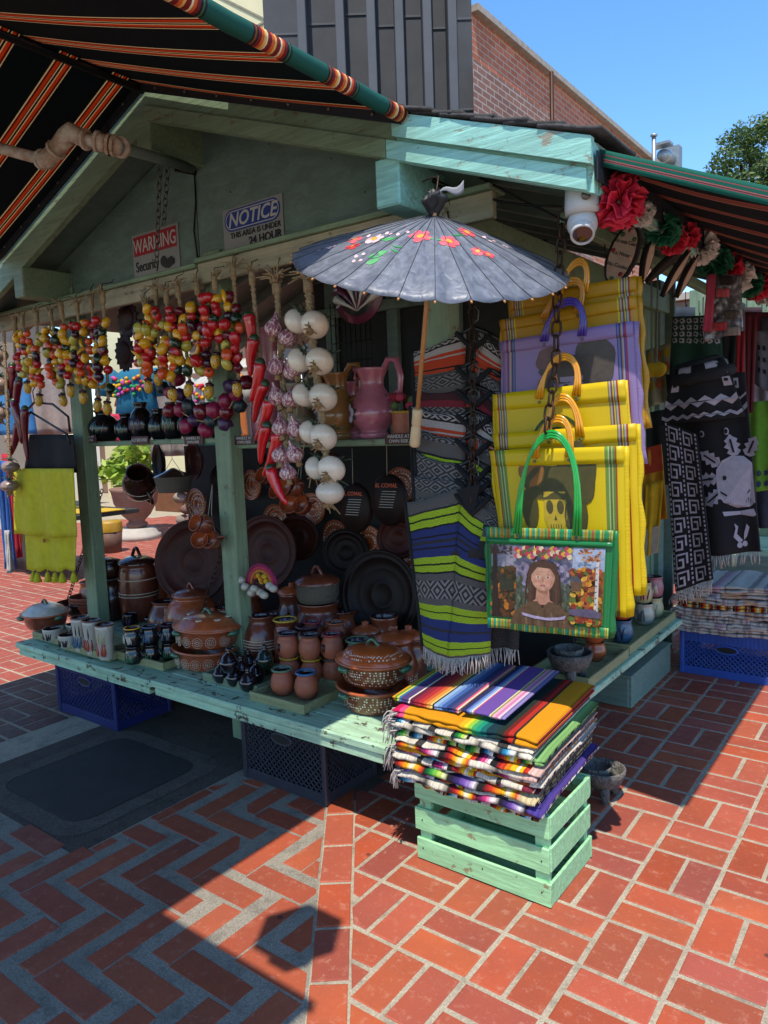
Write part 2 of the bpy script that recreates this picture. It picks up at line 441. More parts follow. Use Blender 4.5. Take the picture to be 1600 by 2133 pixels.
for m in range(3):
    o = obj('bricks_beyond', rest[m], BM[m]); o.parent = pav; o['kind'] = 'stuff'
# grey joints and concrete left of the seam
def zone(name, poly, z, m, th=.003):
    b = MB().prism(poly, (0, 0, z-th), (1, 0, 0), (0, 1, 0), th); o = obj(name, b, m); o['kind'] = 'structure'; return o
q0 = bL-bd*.42; q1 = bL+bd*3.2
zone('zigzag_paving_joint', [(q0.x, q0.y), (-2.62, q0.y), (-2.62, 1.40), (-3.3, 1.40), (-3.3, -1), (q1.x, -1), (q1.x, q1.y)], -.0012, M_conc)
def rrect(x0, y0, x1, y1, r, n=5):
    out = []
    for cx_, cy_, a in ((x1-r, y0+r, -PI/2), (x1-r, y1-r, 0), (x0+r, y1-r, PI/2), (x0+r, y0+r, PI)):
        out += [(cx_+r*math.cos(a+i*PI/2/n), cy_+r*math.sin(a+i*PI/2/n)) for i in range(n+1)]
    return out
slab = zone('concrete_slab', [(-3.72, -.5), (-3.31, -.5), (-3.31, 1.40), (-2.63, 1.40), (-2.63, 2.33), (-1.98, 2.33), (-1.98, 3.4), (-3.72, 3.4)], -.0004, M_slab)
M_lid = pm('worn dark utility lid', '#332f2c', .8, .2, 6, .5, 160)
lidroot = prop(obj('utility_cover', MB().prism(rrect(-3.48, 1.53, -2.83, 2.17, .09), (0, 0, 0), (1, 0, 0), (0, 1, 0), .003), M_lid, base=(-3.15, 1.85, 0)),
     'dark square utility cover with rounded corners set in the shaded paving', 'cover')
ring = MB(); 
R0 = rrect(-3.58, 1.43, -2.73, 2.27, .13, 6); R1 = rrect(-3.49, 1.52, -2.82, 2.18, .095, 6)
ring.add([(x, y, .0016) for x, y in R0]+[(x, y, .0016) for x, y in R1], [[i, (i+1) % len(R0), len(R0)+(i+1) % len(R0), len(R0)+i] for i in range(len(R0))])
obj('rim', ring, mortarmat('worn cover surround', '#6e645a', '#4c453e', 14), lidroot)
for a, b in (((-2.80, 1.40), (-2.52, .85)), ((-2.70, 1.46), (-2.42, 1.02))):
    pass
# ================================================================== STALL
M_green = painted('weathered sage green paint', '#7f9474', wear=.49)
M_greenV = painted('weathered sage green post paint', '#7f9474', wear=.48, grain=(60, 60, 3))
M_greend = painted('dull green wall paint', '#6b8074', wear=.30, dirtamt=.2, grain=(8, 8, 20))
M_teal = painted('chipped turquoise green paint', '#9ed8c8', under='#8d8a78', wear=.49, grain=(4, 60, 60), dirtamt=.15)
M_count = painted('counter paint', '#aed3b2', under='#4d4130', wear=.53, grain=(3, 50, 50), dirtamt=.35)
M_crate = painted('mint crate paint', '#a4dea4', under='#8a7a58', wear=.485, grain=(4, 70, 40), dirtamt=.12)
M_tray = painted('olive tray paint', '#97996c', under='#5b4a30', wear=.49)
M_cream = painted('cream ledge paint', '#a59a7c', under='#6a5c42', wear=.49, grain=(3, 40, 40))
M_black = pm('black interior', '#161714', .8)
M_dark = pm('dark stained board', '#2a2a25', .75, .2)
M_shingle = pm('grey asphalt shingle', '#4b4846', .95, .3, 30, .8, 220, rndv=.3)
M_steel = pm('dull zinc steel', '#77756f', .42, .2, 30, .1, 90, metal=.9)
M_iron = pm('dark rusty iron', '#3a332d', .55, .3, 40, .3, 90, metal=.8, c2='#4a2c1a')
M_hook = pm('blackened wire', '#1c1a18', .45, .1, metal=.6)
YG, YW = 2.20, 2.50          # barge plane, front wall plane
RX, RZ, SL = -2.94, 3.163, .362
EX = -.85                    # right eave
LEX = 2*RX-EX                # left eave
ZT = .40                     # counter height
YB = 5.35
def rz(x): return RZ-SL*abs(x-RX)
stall = thing('market_stall', 'sage green wooden market hut with gabled roof and fold-down counters', 'stall', (RX, 3.6, 0))
def part(name, mb, m, p=stall): return obj(name, mb, m, p)
# roof deck, two slopes
for sgn in (1, -1):
    xe = EX if sgn == 1 else LEX
    b = MB(); n = V((sgn*SL, 0, 1)).normalized()
    a = [(RX, YG+.03, RZ+.012), (xe, YG+.03, rz(xe)+.012), (xe, YB, rz(xe)+.012), (RX, YB, RZ+.012)]
    b.add([V(p) for p in a]+[V(p)-n*.022 for p in a], [[0, 1, 2, 3], [7, 6, 5, 4], [0, 4, 5, 1], [1, 5, 6, 2], [2, 6, 7, 3], [3, 7, 4, 0]])
    part('roof', b, M_greend)
    for k in range(7):                                   # rafters under the deck
        yy = YW+.12+k*.38
        part('rafter', MB().bar((RX+sgn*.02, yy, RZ-.055), (xe-sgn*.05, yy, rz(xe-sgn*.05)-.055), .045, .08), M_greend)
# shingles along the exposed right rake: courses climb the slope
nC = 13
for k in range(nC):
    x1 = EX+.035-k*.115; x0 = x1-.20
    for q in range(3):
        yq = YG-.03+q*.33+(k % 2)*.0; yw = .30
        th = .011; o_ = random.uniform(-.008, .008)
        b = MB(); zz = .026+q*.0
        def zat(x, up=0): return rz(min(x, EX+.03))+.018+up
        nxp, nyp = 6, 4
        b.sheet(lambda u, v: (lerp(x0, x1, u), yq+o_*(q == 0)+v*yw+(.006*nz(u*3+k, q) if v == 0 else 0), zat(lerp(x0, x1, u), .010+.016*u)+.005*nz(k*1.7+u*2, v*2+q)), nxp, nyp, th)
        part('shingle', b, M_shingle)
part('shingle_field', MB().sheet(lambda u, v: (lerp(RX, EX-.9, u), lerp(YG, YB, v), rz(lerp(RX, EX-.9, u))+.035), 8, 8, .012), M_shingle)
part('shingle_field', MB().sheet(lambda u, v: (lerp(EX-1.0, EX+.03, u), lerp(YG+.95, YB, v), rz(lerp(EX-1.0, EX+.03, u))+.03), 8, 8, .012), M_shingle)
part('shingle_field', MB().sheet(lambda u, v: (lerp(RX, LEX, u), lerp(YG, YB, v), rz(lerp(RX, LEX, u))+.03), 8, 8, .012), M_shingle)
# barge boards: upper trim and rough lower board
def rake(x0, x1, y, drop0, drop1, th, m, name):
    b = MB(); n = 1
    vs = [(x0, y, rz(x0)-drop0), (x1, y, rz(x1)-drop0), (x1, y, rz(x1)-drop1), (x0, y, rz(x0)-drop1)]
    vs += [(x, y+th, z) for x, y, z in vs]
    b.add(vs, [[0, 3, 2, 1], [4, 5, 6, 7], [0, 1, 5, 4], [3, 7, 6, 2], [0, 4, 7, 3], [1, 2, 6, 5]]); return part(name, b, m)
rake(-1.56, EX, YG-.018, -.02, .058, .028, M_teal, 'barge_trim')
rake(RX, -1.565, YG+.012, -.01, .135, .035, M_green, 'barge_board'); rake(-1.562, EX-.002, YG+.012, -.01, .135, .035, M_teal, 'barge_board')  # sage boards under the awning carry its shade in their paint colour
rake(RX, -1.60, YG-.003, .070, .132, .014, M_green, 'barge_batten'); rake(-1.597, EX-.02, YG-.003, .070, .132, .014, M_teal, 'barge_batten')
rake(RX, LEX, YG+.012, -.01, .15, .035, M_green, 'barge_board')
# eave fascia on the right side, soffit strip
part('eave_fascia', MB().box((EX-.02, (YG+.05+YB)/2, rz(EX)-.06), (.03, YB-YG-.1, .13)), M_teal)
# beam ends
for bx, bz in ((-1.608, 2.470), (-2.985, 2.985), (-4.21, 2.50)):
    part('lookout_beam', MB().box((bx, (YG+YW)/2+.05, bz), (.105, YW-YG+.08, .168), ch=.006), M_teal if bx > -2 else M_green)  # ridge and left ends in sage: awning shade put into the colour
# gable wall with vertical joint
gz = 2.40
def gable(x0, x1, name):
    b = MB(); vs = []
    xs = [x0]+([RX] if x0 < RX < x1 else [])+[x1]
    pts = [(x0, gz), (x1, gz)]+[(x, rz(x)-.03) for x in xs[::-1]]
    b.prism(pts, (0, YW+.045, 0), (1, 0, 0), (0, 0, 1), .03); part(name, b, M_greend)
gable(LEX+.45, -3.008, 'gable_board'); gable(-3.0, EX-.55, 'gable_board')
part('gable_bracket', MB().tube([ony(366, 352, YW-.02), ony(408, 360, YW+.01)], .013, 10), M_hook)
part('gable_cable', MB().tube([ony(405, 358, YW+.005), ony(408, 420, YW+.008), ony(404, 480, YW+.006), ony(412, 540, YW+.008)], .004, 6), M_hook)
for px__, py__ in ((560, 300), (690, 330), (760, 400), (480, 400), (700, 470), (250, 450), (150, 520)): part('nail_head', MB().ball(ony(px__, py__, YW+.014), .004, 8, 4, (1, .4, 1)), M_iron)
# posts
for px_ in (-4.205, -2.895, -1.60):
    part('post', MB().box((px_, YW+.035, 1.25), (.115, .085, 2.5), ch=.006), M_greenV)
for px_ in (-4.45, -1.55):
    part('post', MB().box((px_, YB-.25, 1.25), (.10, .10, 2.5), ch=.006), M_greend)
# front header with ledge, made of two lengths
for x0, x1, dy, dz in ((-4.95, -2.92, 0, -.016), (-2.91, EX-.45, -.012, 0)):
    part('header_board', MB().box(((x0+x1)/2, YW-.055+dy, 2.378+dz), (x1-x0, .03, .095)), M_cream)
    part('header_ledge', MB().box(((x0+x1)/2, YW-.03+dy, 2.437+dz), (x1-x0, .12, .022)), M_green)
# right header, running back above the side counter
part('side_header', MB().box((-1.50, (YW+YB)/2, 2.36), (.04, YB-YW-.1, .13)), M_green)
part('side_header', MB().box((EX-.22, (YG+.3+YB)/2, 2.30), (.04, YB-YG-.3, .045)), M_green)
# side wall: vertical boards one by one
for k in range(22):
    y = 3.55+k*.082
    part('wall_board', MB().box((-1.545+random.uniform(-.004, .004), y, 1.28), (.018, .066, 2.05)), M_greenV)
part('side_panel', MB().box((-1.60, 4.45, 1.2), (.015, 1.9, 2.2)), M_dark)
# fold-down counters
for x0, x1, y0, dz in ((-4.47, -3.115, 2.125, -.012), (-3.105, -1.635, 2.115, 0)):
    nb = 3; yy = [y0+(YW-y0)*i/nb for i in range(nb+1)]
    for i in range(nb):
        part('counter_plank', MB().box(((x0+x1)/2, (yy[i]+yy[i+1])/2, ZT-.017+dz), (x1-x0+random.uniform(-.006, .004)*(i > 0), yy[i+1]-yy[i]-.004, .034), ch=.005), M_count)
    part('counter_batten', MB().box(((x0+x1)/2, y0+.03, ZT-.055+dz), (x1-x0-.05, .04, .04)), M_count)
for i in range(3):
    part('side_counter_plank', MB().box((-1.20-.06-i*.115, 3.74, ZT-.017), (.111, 1.57-.01*i, .034), ch=.006), M_count)
# inner counter behind the posts
for i in range(5): part('inner_counter_plank', MB().box((-3.03, YW+.065+i*.125, ZT-.02), (2.8, .12, .03)), M_count)
# shelves
part('shelf', MB().box((-2.25, YW+.17, 1.543), (1.26, .26, .03)), M_green)
part('shelf', MB().box((-3.55, YW+.17, 1.572), (1.24, .26, .028)), M_green)
# interior partition and back
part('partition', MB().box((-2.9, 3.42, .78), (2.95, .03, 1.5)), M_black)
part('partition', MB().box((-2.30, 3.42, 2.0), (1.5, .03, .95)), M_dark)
for x in (-2.9, -2.45, -2.05):
    part('partition_post', MB().box((x, 3.385, 2.0), (.07, .04, .95)), M_greend)
part('partition_rail', MB().box((-2.30, 3.36, 2.28), (1.5, .03, .06)), M_greend)
part('rear_wall', MB().box((-2.6, YB-.15, 1.25), (2.3, .03, 2.5)), M_greend)
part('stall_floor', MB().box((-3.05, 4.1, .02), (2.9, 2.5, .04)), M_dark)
# ================================================================== AWNINGS
navy, org, wht, red, grn = '#16242b', '#d8602a', '#f0d9b0', '#7a1b1c', '#0f4a3c'
aw_seq = [(13, navy), (1, wht), (1.2, red), (2.4, org), (.7, red), (.7, wht), (1.4, navy), (.7, wht), (2.4, org), (1.2, red), (.8, wht), (13, navy)]
M_aw = stripes('dark striped awning cloth', aw_seq, 0, 1, .8, 300, transl=.45, bump=.15)
val_seq = [(30, '#155246'), (1.5, '#1c1c1c'), (1, '#8c4a20'), (1.5, '#1c1c1c'), (2, '#7a1b1c'), (2, org), (1.5, '#e6b25a'), (1, wht), (3, '#7a1b1c'), (2, org), (1.5, '#e6b25a'), (3, '#7a1b1c'), (1, wht), (2, org), (2, '#7a1b1c'), (1.5, '#1c1c1c'), (1, '#3a6a4a'), (1.5, '#1c1c1c')]
M_val = stripes('striped valance cloth', val_seq, 0, 1, .75, 300, bump=.2)
M_navy = pm('navy awning flap', '#10151d', .6, .2, 12, .2, 200)
aw = thing('front_awning', 'dark striped gable awning running out over the walkway from the hut front', 'awning', (RX, 1.2, 2.6))
AE = -1.513; Y0, Y1 = .12, YG-.005
per = .243
for sgn in (1, -1):
    xe = AE if sgn == 1 else 2*RX-AE
    def fa(u, v): 
        x = lerp(RX, xe, u); return (x, lerp(Y0, Y1, v), rz(x)+.022-.012*math.sin(PI*u)*(1+.4*nz(v*5, sgn)))
    off = 1.445/per if sgn == 1 else 1.60/per
    obj('canopy', MB().sheet(fa, 14, 30, .0015, uvf=lambda u, v: (lerp(Y0, Y1, v)/per-off+.5+40, u)), M_aw, aw)
    b = MB(); x0_, x1_ = RX+sgn*.01, xe
    vs = [(x0_, YG-.028, rz(x0_)+.03), (x1_, YG-.028, rz(x1_)+.03), (x1_, YG-.028, rz(x1_)-.018), (x0_, YG-.028, rz(x0_)-.018)]
    b.add(vs+[(x, y+.004, z) for x, y, z in vs], [[0, 1, 2, 3], [7, 6, 5, 4], [0, 4, 5, 1], [2, 6, 7, 3], [1, 5, 6, 2], [3, 7, 4, 0]])
    fl = obj('flap', b, M_navy, aw)
    for k in range(7):
        x = lerp(RX, xe, (k+.6)/7.2); obj('rivet', MB().ball((x, YG-.031, rz(x)+.004), .0075, 10, 6, (1, .5, 1)), M_steel, aw)
    obj('eave_roll', MB().tube([(xe, lerp(Y0, Y1-.01, i/24), rz(xe)+.012+.004*nz(i*.7)) for i in range(25)], .026, 12, uvl=1/.30), M_val, aw)
obj('ridge_pole', MB().tube([(RX, Y0, RZ-.008), (RX, Y1, RZ-.008)], .016, 10), M_navy, aw)
# right awning
raw = thing('side_awning', 'dark striped awning sloping out from the right eave of the hut', 'awning', (EX, 4, 2.2))
OX, OZ, IZ = -.345, 2.165, 2.39
def fr(u, v):
    x = lerp(EX+.005, OX, u); return (x, lerp(YG+.045, 6.4, v), lerp(IZ, OZ, u)-.012*math.sin(PI*u)*(.6+nz(v*9)))
obj('canopy', MB().sheet(fr, 10, 40, .0015, uvf=lambda u, v: (lerp(YG+.045, 6.4, v)/.30+.22, u)), stripes('dark striped side awning cloth', [(13, '#141c26'), (1, '#c98a78'), (1.2, red), (1.4, '#a8503c'), (.7, red), (.7, '#c9a08a'), (1.4, '#141c26'), (.7, '#c98a78'), (1.4, '#a8503c'), (.8, '#c9a08a'), (15, '#141c26')], 0, 1, .8, 300, transl=.22, bump=.15), raw)
e_seq = [(5, '#1a6a58'), (1, '#b6545a'), (4, '#1a6a58'), (1.2, '#c26a6a'), (1, '#1a3a3a'), (1, '#b6545a'), (6, '#1a6a58')]
M_edge = stripes('green edge binding', e_seq, 1, 1, .8, 260, transl=.25)
obj('edge_binding', MB().sheet(lambda u, v: (lerp(EX+.005, OX, u), YG+.04-.03*v*0, lerp(IZ, OZ, u)+.012-.048*v), 10, 4, .004), M_edge, raw)
obj('flap', MB().box((EX+.012, 4.3, IZ-.045), (.005, 4.2, .085)), M_navy, raw)
for k in range(9): obj('rivet', MB().ball((EX+.017, 2.42+k*.42, IZ-.05), .011, 10, 6, (.5, 1, 1)), M_steel, raw)
obj('outer_rail', MB().tube([(OX, YG+.05, OZ), (OX, 6.4, OZ)], .014, 8), M_navy, raw)
# awning and lantern of the stall opposite, above and behind the camera: they cast the near shadow
oaw = thing('opposite_awning', 'awning of the stall opposite that throws the near shadow on the paving', 'awning', (-3, 0, 2.5))
obj('canopy', MB().sheet(lambda u, v: (lerp(-6, -.80, u), lerp(.41, -2.6, v), 2.62+.5*v), 10, 8, .004), M_navy, oaw)
obj('valance', MB().sheet(lambda u, v: (lerp(-6, -.80, u), .41, 2.62-.1*v), 10, 2, .004), M_navy, oaw)
lan = thing('hanging_lantern', 'lantern hanging from the opposite stall whose shadow falls on the paving', 'lantern', (-1.0, .62, 2.5))
def lant(c):
    c = V(c)
    obj('lantern_body', MB().lathe([(.0, -.15), (.07, -.15), (.075, -.14), (.095, .08), (.10, .085), (.0, .085)], 6, c), M_iron, lan)
    obj('lantern_roof', MB().lathe([(.15, .085), (.15, .095), (.06, .16), (.03, .19), (.012, .21), (0, .23)], 6, c), M_iron, lan)
    obj('hook', MB().tube([c+V((0, 0, .22)), c+V((0, 0, .34)), c+V((-.02, -.12, .36))], .007, 8), M_iron, lan)
lant((-1.02, .56, 2.62))
# ================================================================== BACKGROUND
def wallbrick(name, c1, c2, mo):
    s = NT(name); co = s.co('UV'); b = s.n('TexBrick', Scale=1.0); s.l(co, b.inputs['Vector'])
    b.inputs['Color1'].default_value = lin(c1); b.inputs['Color2'].default_value = lin(c2); b.inputs['Mortar'].default_value = lin(mo)
    b.inputs['Mortar Size'].default_value = .012; b.inputs['Brick Width'].default_value = .30; b.inputs['Row Height'].default_value = .115
    o = s.mix(s.math('MULTIPLY', s.ramp(s.noise(co, .9, 5), [(.4, 0), (.7, 1)]), .3), b.outputs[0], '#5a3328')
    s.l(o, s.b.inputs['Base Color']); s.bump(b.outputs['Fac'], -.4, .02); return s.done(.85, spec=.2)
M_wb = wallbrick('red wall brick', '#bd7054', '#a55e46', '#a8988a')
bb = thing('brick_building', 'tall red brick building with a bare side wall behind the hut', 'building', (-9, 18, 0))
XB, ZB = -7.0, 8.93
def wallq(name, m, par, P, us, vs_):
    return obj(name, MB().add(P, [[0, 1, 2, 3]], [(0, 0), (us, 0), (us, vs_), (0, vs_)]), m, par)
wallq('wall', M_wb, bb, [(XB, 12.35, 0), (XB, 23.2, 0), (XB, 23.2, ZB), (XB, 12.35, ZB)], 10.85, ZB)
wallq('wall', M_wb, bb, [(-20, 23.2, 0), (XB, 23.2, 0), (XB, 23.2, ZB), (-20, 23.2, ZB)], 13, ZB)
wallq('flat_roof', pm('tar roof', '#4a4744', .9), bb, [(XB, 12.35, ZB-.05), (XB, 23.2, ZB-.05), (-20, 23.2, ZB-.05), (-20, 12.35, ZB-.05)], 1, 1)
obj('coping', MB().box((XB+.02, 17.8, ZB+.05), (.25, 10.9, .12)), pm('pale coping', '#a89a8c', .8), bb)
# lower brick wall in front of it, slightly proud (older pale brick), and a thin mast
lw = onx(990, 130, XB+.35); 
M_wb2 = wallbrick('older grey-red brick', '#8c6456', '#785850', '#a39a92')
b = MB(); A = onx(985, 120, XB+.3); B_ = onx(1235, 300, XB+.3); xq = XB+.3
b.add([(xq, A.y, 0), (xq, B_.y, 0), (xq, B_.y, B_.z), (xq, A.y, A.z)], [[0, 1, 2, 3]], [(A.y, 0), (B_.y, 0), (B_.y, B_.z), (A.y, A.z)])
obj('lower_wall', b, M_wb2, bb)
mt = onx(1149, 150, XB+.6); obj('mast', MB().tube([(mt.x, mt.y, 5), (mt.x, mt.y, mt.z)], .045, 6), M_iron, bb)
vt = thing('roof_duct', 'silver air duct and vent pipe on the brick building roof', 'duct', onx(1380, 335, XB))
M_galv = pm('galvanised duct', '#a3a9ad', .45, .1, 8, .1, metal=.7)
c = onx(1362, 335, XB+.2); obj('vent_pipe', MB().tube([c-V((0, 0, 1)), c+V((0, 0, .62))], .06, 10), M_galv, vt)
obj('vent_cap', MB().lathe([(.0, .08), (.1, .04), (.1, 0), (.06, -.02)], 12, c+V((0, 0, .66))), M_galv, vt)
c = onx(1395, 330, XB+.1); obj('duct_box', MB().box(c+V((0, .25, .0)), (.5, .35, .75)), M_galv, vt)
obj('duct_elbow', MB().tube([c+V((0, -.7, -.1)), c+V((0, -.3, .0)), c+V((0, .2, .0))], .18, 12), M_galv, vt)
obj('duct_hood', MB().box(c+V((0, -.7, .2)), (.5, .4, .08)), M_galv, vt)
# dark ribbed tower
tw = thing('ribbed_tower', 'dark grey tower with vertical ribs rising behind the hut roof', 'tower', (-8.5, 12, 0))
M_tw = pm('charcoal cladding', '#3c3f45', .75, .18, 1.5, .2, 12); M_tw2 = pm('grey rib', '#474a50', .7, .12, 1.5)  # ribs toned lighter than the bays to paint in their lit edges
D = 13.0
def tp(px): return dep(px, 200, D)
edges = [557, 640, 716, 778, 834, 890, 940, 986]
top = 16
base_dir = (tp(986)-tp(557)); base_dir.z = 0; bdn = base_dir.normalized(); nrm = V((bdn.y, -bdn.x, 0))   # towards camera
if nrm.dot(-tp(700)) < 0: nrm = -nrm
for i in range(len(edges)-1):
    a, b2 = tp(edges[i]), tp(edges[i+1]); a.z = b2.z = 0
    dback = .35*(i % 2)*0
    mb = MB(); p = [a, b2, b2-nrm*1.6, a-nrm*1.6]
    mb.add([V((q.x, q.y, 0)) for q in p]+[V((q.x, q.y, top)) for q in p], [[0, 1, 5, 4], [1, 2, 6, 5], [2, 3, 7, 6], [3, 0, 4, 7], [4, 5, 6, 7]])
    obj('bay', mb, M_tw, tw)
    for z in (5.5, 7.0, 8.5, 10.2):                       # sheet joints
        zz = z+.35*((i*37) % 5)/5
        obj('sheet_joint', MB().bar(V((a.x, a.y, zz))+nrm*.006, V((b2.x, b2.y, zz))+nrm*.006, .02, .035), M_tw2, tw)
    if i:
        q = a; mb = MB()
        mb.box((q.x+nrm.x*.24, q.y+nrm.y*.24, top/2), (.15, .52, top), Matrix((bdn, -nrm, V((0, 0, 1)))).transposed(), ch=.01); obj('rib', mb, M_tw2, tw)
# cream building left of the tower
cb = thing('cream_building', 'pale cream plastered building beyond the striped awning', 'building', (-14, 14, 0))
M_cb = pm('cream plaster', '#d5cda6', .85, .06, 1.2, .15, 20)
a, b2 = dep(150, 60, 19), dep(640, 60, 17)
mb = MB(); pts = [V((a.x, a.y, 0)), V((b2.x, b2.y, 0)), V((b2.x-2, b2.y+4, 0)), V((a.x-2, a.y+4, 0))]
mb.add(pts+[p+V((0, 0, 22)) for p in pts], [[0, 1, 5, 4], [1, 2, 6, 5], [2, 3, 7, 6], [3, 0, 4, 7], [4, 5, 6, 7]]); obj('wall', mb, M_cb, cb)
M_gr = pm('painted shadow line', '#8f8a74', .8)  # diagonal shadow lines painted on the wall as darker bars
dr = (b2-a); dr.z = 0; dr.normalize(); nn = V((dr.y, -dr.x, 0)); nn = nn if nn.dot(-a) > 0 else -nn
for p0, p1 in (((430, -20), (560, 45)), ((430, 110), (560, 42)), ((520, 70), (565, 95)), ((545, -10), (570, 10))):
    def onw(px, py):
        r = ray(px, py); t = (V((a.x, a.y, 0))-CAM).dot(nn)/r.dot(nn); return CAM+r*t
    obj('shadow_line', MB().bar(onw(*p0)+nn*.01, onw(*p1)+nn*.01, .03, .05), M_gr, cb)
# street tree, upper right
M_bark = pm('tree bark', '#4a3d30', .9, .3, 5, .6, 30)
def leafmat(name, c1, c2, c3):
    s = NT(name); g = s.n('NewGeometry')
    o = s.ramp(g.outputs['Random Per Island'], [(0, c1), (.5, c2), (1, c3)])
    s.l(o, s.b.inputs['Base Color']); tr = s.n('BsdfTranslucent'); s.l(o, tr.inputs[0]); mx = s.n('MixShader'); mx.inputs[0].default_value = .3
    s.l(s.b.outputs[0], mx.inputs[1]); s.l(tr.outputs[0], mx.inputs[2]); m = s.done(.5); s.l(mx.outputs[0], s.t.nodes['Material Output'].inputs[0]); return m
M_leaf = leafmat('evergreen leaf', '#2f4a1c', '#4a6328', '#6f8040')
tree = thing('street_tree', 'dense round evergreen tree against the blue sky behind the side awning', 'tree', (0, 0, 0))
tc = dep(1590, 345, 26); tree.location = (tc.x, tc.y, 0)
tr_ = random.Random(3)
mb = MB(); mb.tube([(tc.x, tc.y, 0), (tc.x+.1, tc.y, 3), (tc.x, tc.y, 6)], [.35, .28, .2], 10)
cl = []
for k in range(46):
    th, ph = tr_.uniform(0, 2*PI), math.acos(tr_.uniform(-.75, 1)); R_ = tr_.uniform(.45, 1)
    cl.append((tc+V((math.sin(ph)*math.cos(th)*2.1*R_, math.sin(ph)*math.sin(th)*2.1*R_, math.cos(ph)*1.75*R_-.25)), tr_.uniform(.38, .68)))
for c, r in cl[::3]: mb.tube([(tc.x, tc.y, 5.5+tr_.random()), (tc+V((0, 0, 5.8)))*.5+c*.5-V((0, 0, 2.8)), c], [.10, .06, .02], 6)
obj('trunk', mb, M_bark, tree)
def leaves(clumps, n, size, rnd, flat=.7):
    m = MB()
    for c, r in clumps:
        for _ in range(n):
            d = V((rnd.gauss(0, 1), rnd.gauss(0, 1), rnd.gauss(0, 1))).normalized()*r*rnd.uniform(.6, 1.05)
            p = c+V((d.x, d.y, d.z*flat)); t = V((rnd.gauss(0, 1), rnd.gauss(0, 1), rnd.gauss(0, .6))).normalized(); q = t.cross(d if d.length else V((0, 0, 1))).normalized()
            L = size*rnd.uniform(.6, 1.3)
            m.add([p-t*L, p+q*L*.42, p+t*L, p-q*L*.42], [[0, 1, 2, 3]])
    return m
obj('crown', leaves(cl, 260, .085, tr_), M_leaf, tree)
# ---- market stalls seen past the hut on the left (far side of the walkway)
M_cloth = {}
def cm(h, rough=.9):
    if h not in M_cloth: M_cloth[h] = pm('cloth '+h, h, rough, .12, 25, .25, 300)
    return M_cloth[h]
def hangcloth(name, p, wd, ht, m, label, cat, ax=(1, 0, 0), parent=None, flare=0, seed=0, group=None, th=.006):
    p = V(p); ax = V(ax).normalized(); nn = V((-ax.y, ax.x, 0))
    fn = lambda u, v: p+ax*((u-.5)*wd*(1+flare*v))+nn*(.03*math.sin(u*17+seed)*(.3+v)+.02*nz(u*4, v*3, seed))-V((0, 0, ht*v))
    return obj(name, MB().sheet(fn, 16, 10, th), m, parent, label, cat, group, base=None if parent else p-V((0, 0, ht)))
bs = thing('far_stall', 'distant stall with white awning seen through the left of the hut', 'stall', (-10.5, 9.2, 0))
obj('awning', MB().sheet(lambda u, v: (lerp(-13.5, -8.4, u), lerp(9.0, 11.4, v), 2.75+.5*v), 6, 4, .01), pm('white canvas', '#b9b2a6', .9), bs)
for x in (-8.5, -11): obj('pole', MB().tube([(x, 9.1, 0), (x, 9.1, 2.8)], .03, 8), M_steel, bs)
obj('counter', MB().box((-12.6, 10.2, .4), (2.2, .8, .8)), pm('stall counter', '#7a4a2c', .7), bs)
obj('back_cloth', MB().sheet(lambda u, v: (lerp(-14, -8.2, u), 11.6+.06*math.sin(u*60), 3.0-3.0*v), 60, 3, .01), pm('taupe tarp', '#8a7f76', .9, .12, 2), bs)
# ================================================================== CHAINS, HOOKS, PIPE, SIGNS
def linkmesh(L, wd, r):
    b = MB(); pts = []
    for i in range(14):
        a = 2*PI*i/14; pts.append((wd/2*math.cos(a), 0, (L/2-wd/2)*(1 if math.sin(a) > 0 else -1)*min(1, abs(math.sin(a))*4)+wd/2*math.sin(a)))
    b.tube(pts, r, 6, closed=True); return b
LINKS = {}
def chain(label, pts, L=.042, wd=.026, r=.0035, m=None, group=None):
    m = m or M_iron; key = (L, wd, r, m.name)
    if key not in LINKS: LINKS[key] = linkmesh(L, wd, r).mesh('link', m)
    t = thing('chain', label, 'chain', pts[-1], group)
    P = [V(p) for p in pts]; seg = [(P[i], P[i+1]) for i in range(len(P)-1)]; k = 0; step = (L-2.2*r)
    for a, b in seg:
        n = max(1, int((b-a).length/step)); d = (b-a).normalized()
        for i in range(n):
            M = frame3(d, (1, .3, 0)) @ Matrix.Rotation(PI/2*(k % 2)+.3, 3, 'Z')
            inst('link', LINKS[key], t, a+(b-a)*((i+.5)/n), M); k += 1
    return t
chain('steel chain hanging in a loop from the ridge beam end above the warning sign', [ony(335, 312, 2.42), ony(326, 548, 2.42)], .038, .022, .003, M_steel)
chain('steel chain doubled beside the one under the ridge beam, nearer the hut corner', [ony(352, 315, 2.44), ony(341, 470, 2.44)], .038, .022, .003, M_steel)
chain('dark chain slanting from the left post down to the counter end', [ony(213, 1020, 2.66), onz(112, 1262, ZT+.05)+V((0, .10, 0))], .036, .022, .003)
chain('dark chain slanting from the middle post down to the counter by the clay jug', [ony(462, 1150, 2.66), ony(418, 1282, 2.52)], .036, .022, .003)
chain('second dark chain lying against the middle post', [ony(506, 1108, 2.69), ony(455, 1275, 2.66)], .034, .02, .0028)
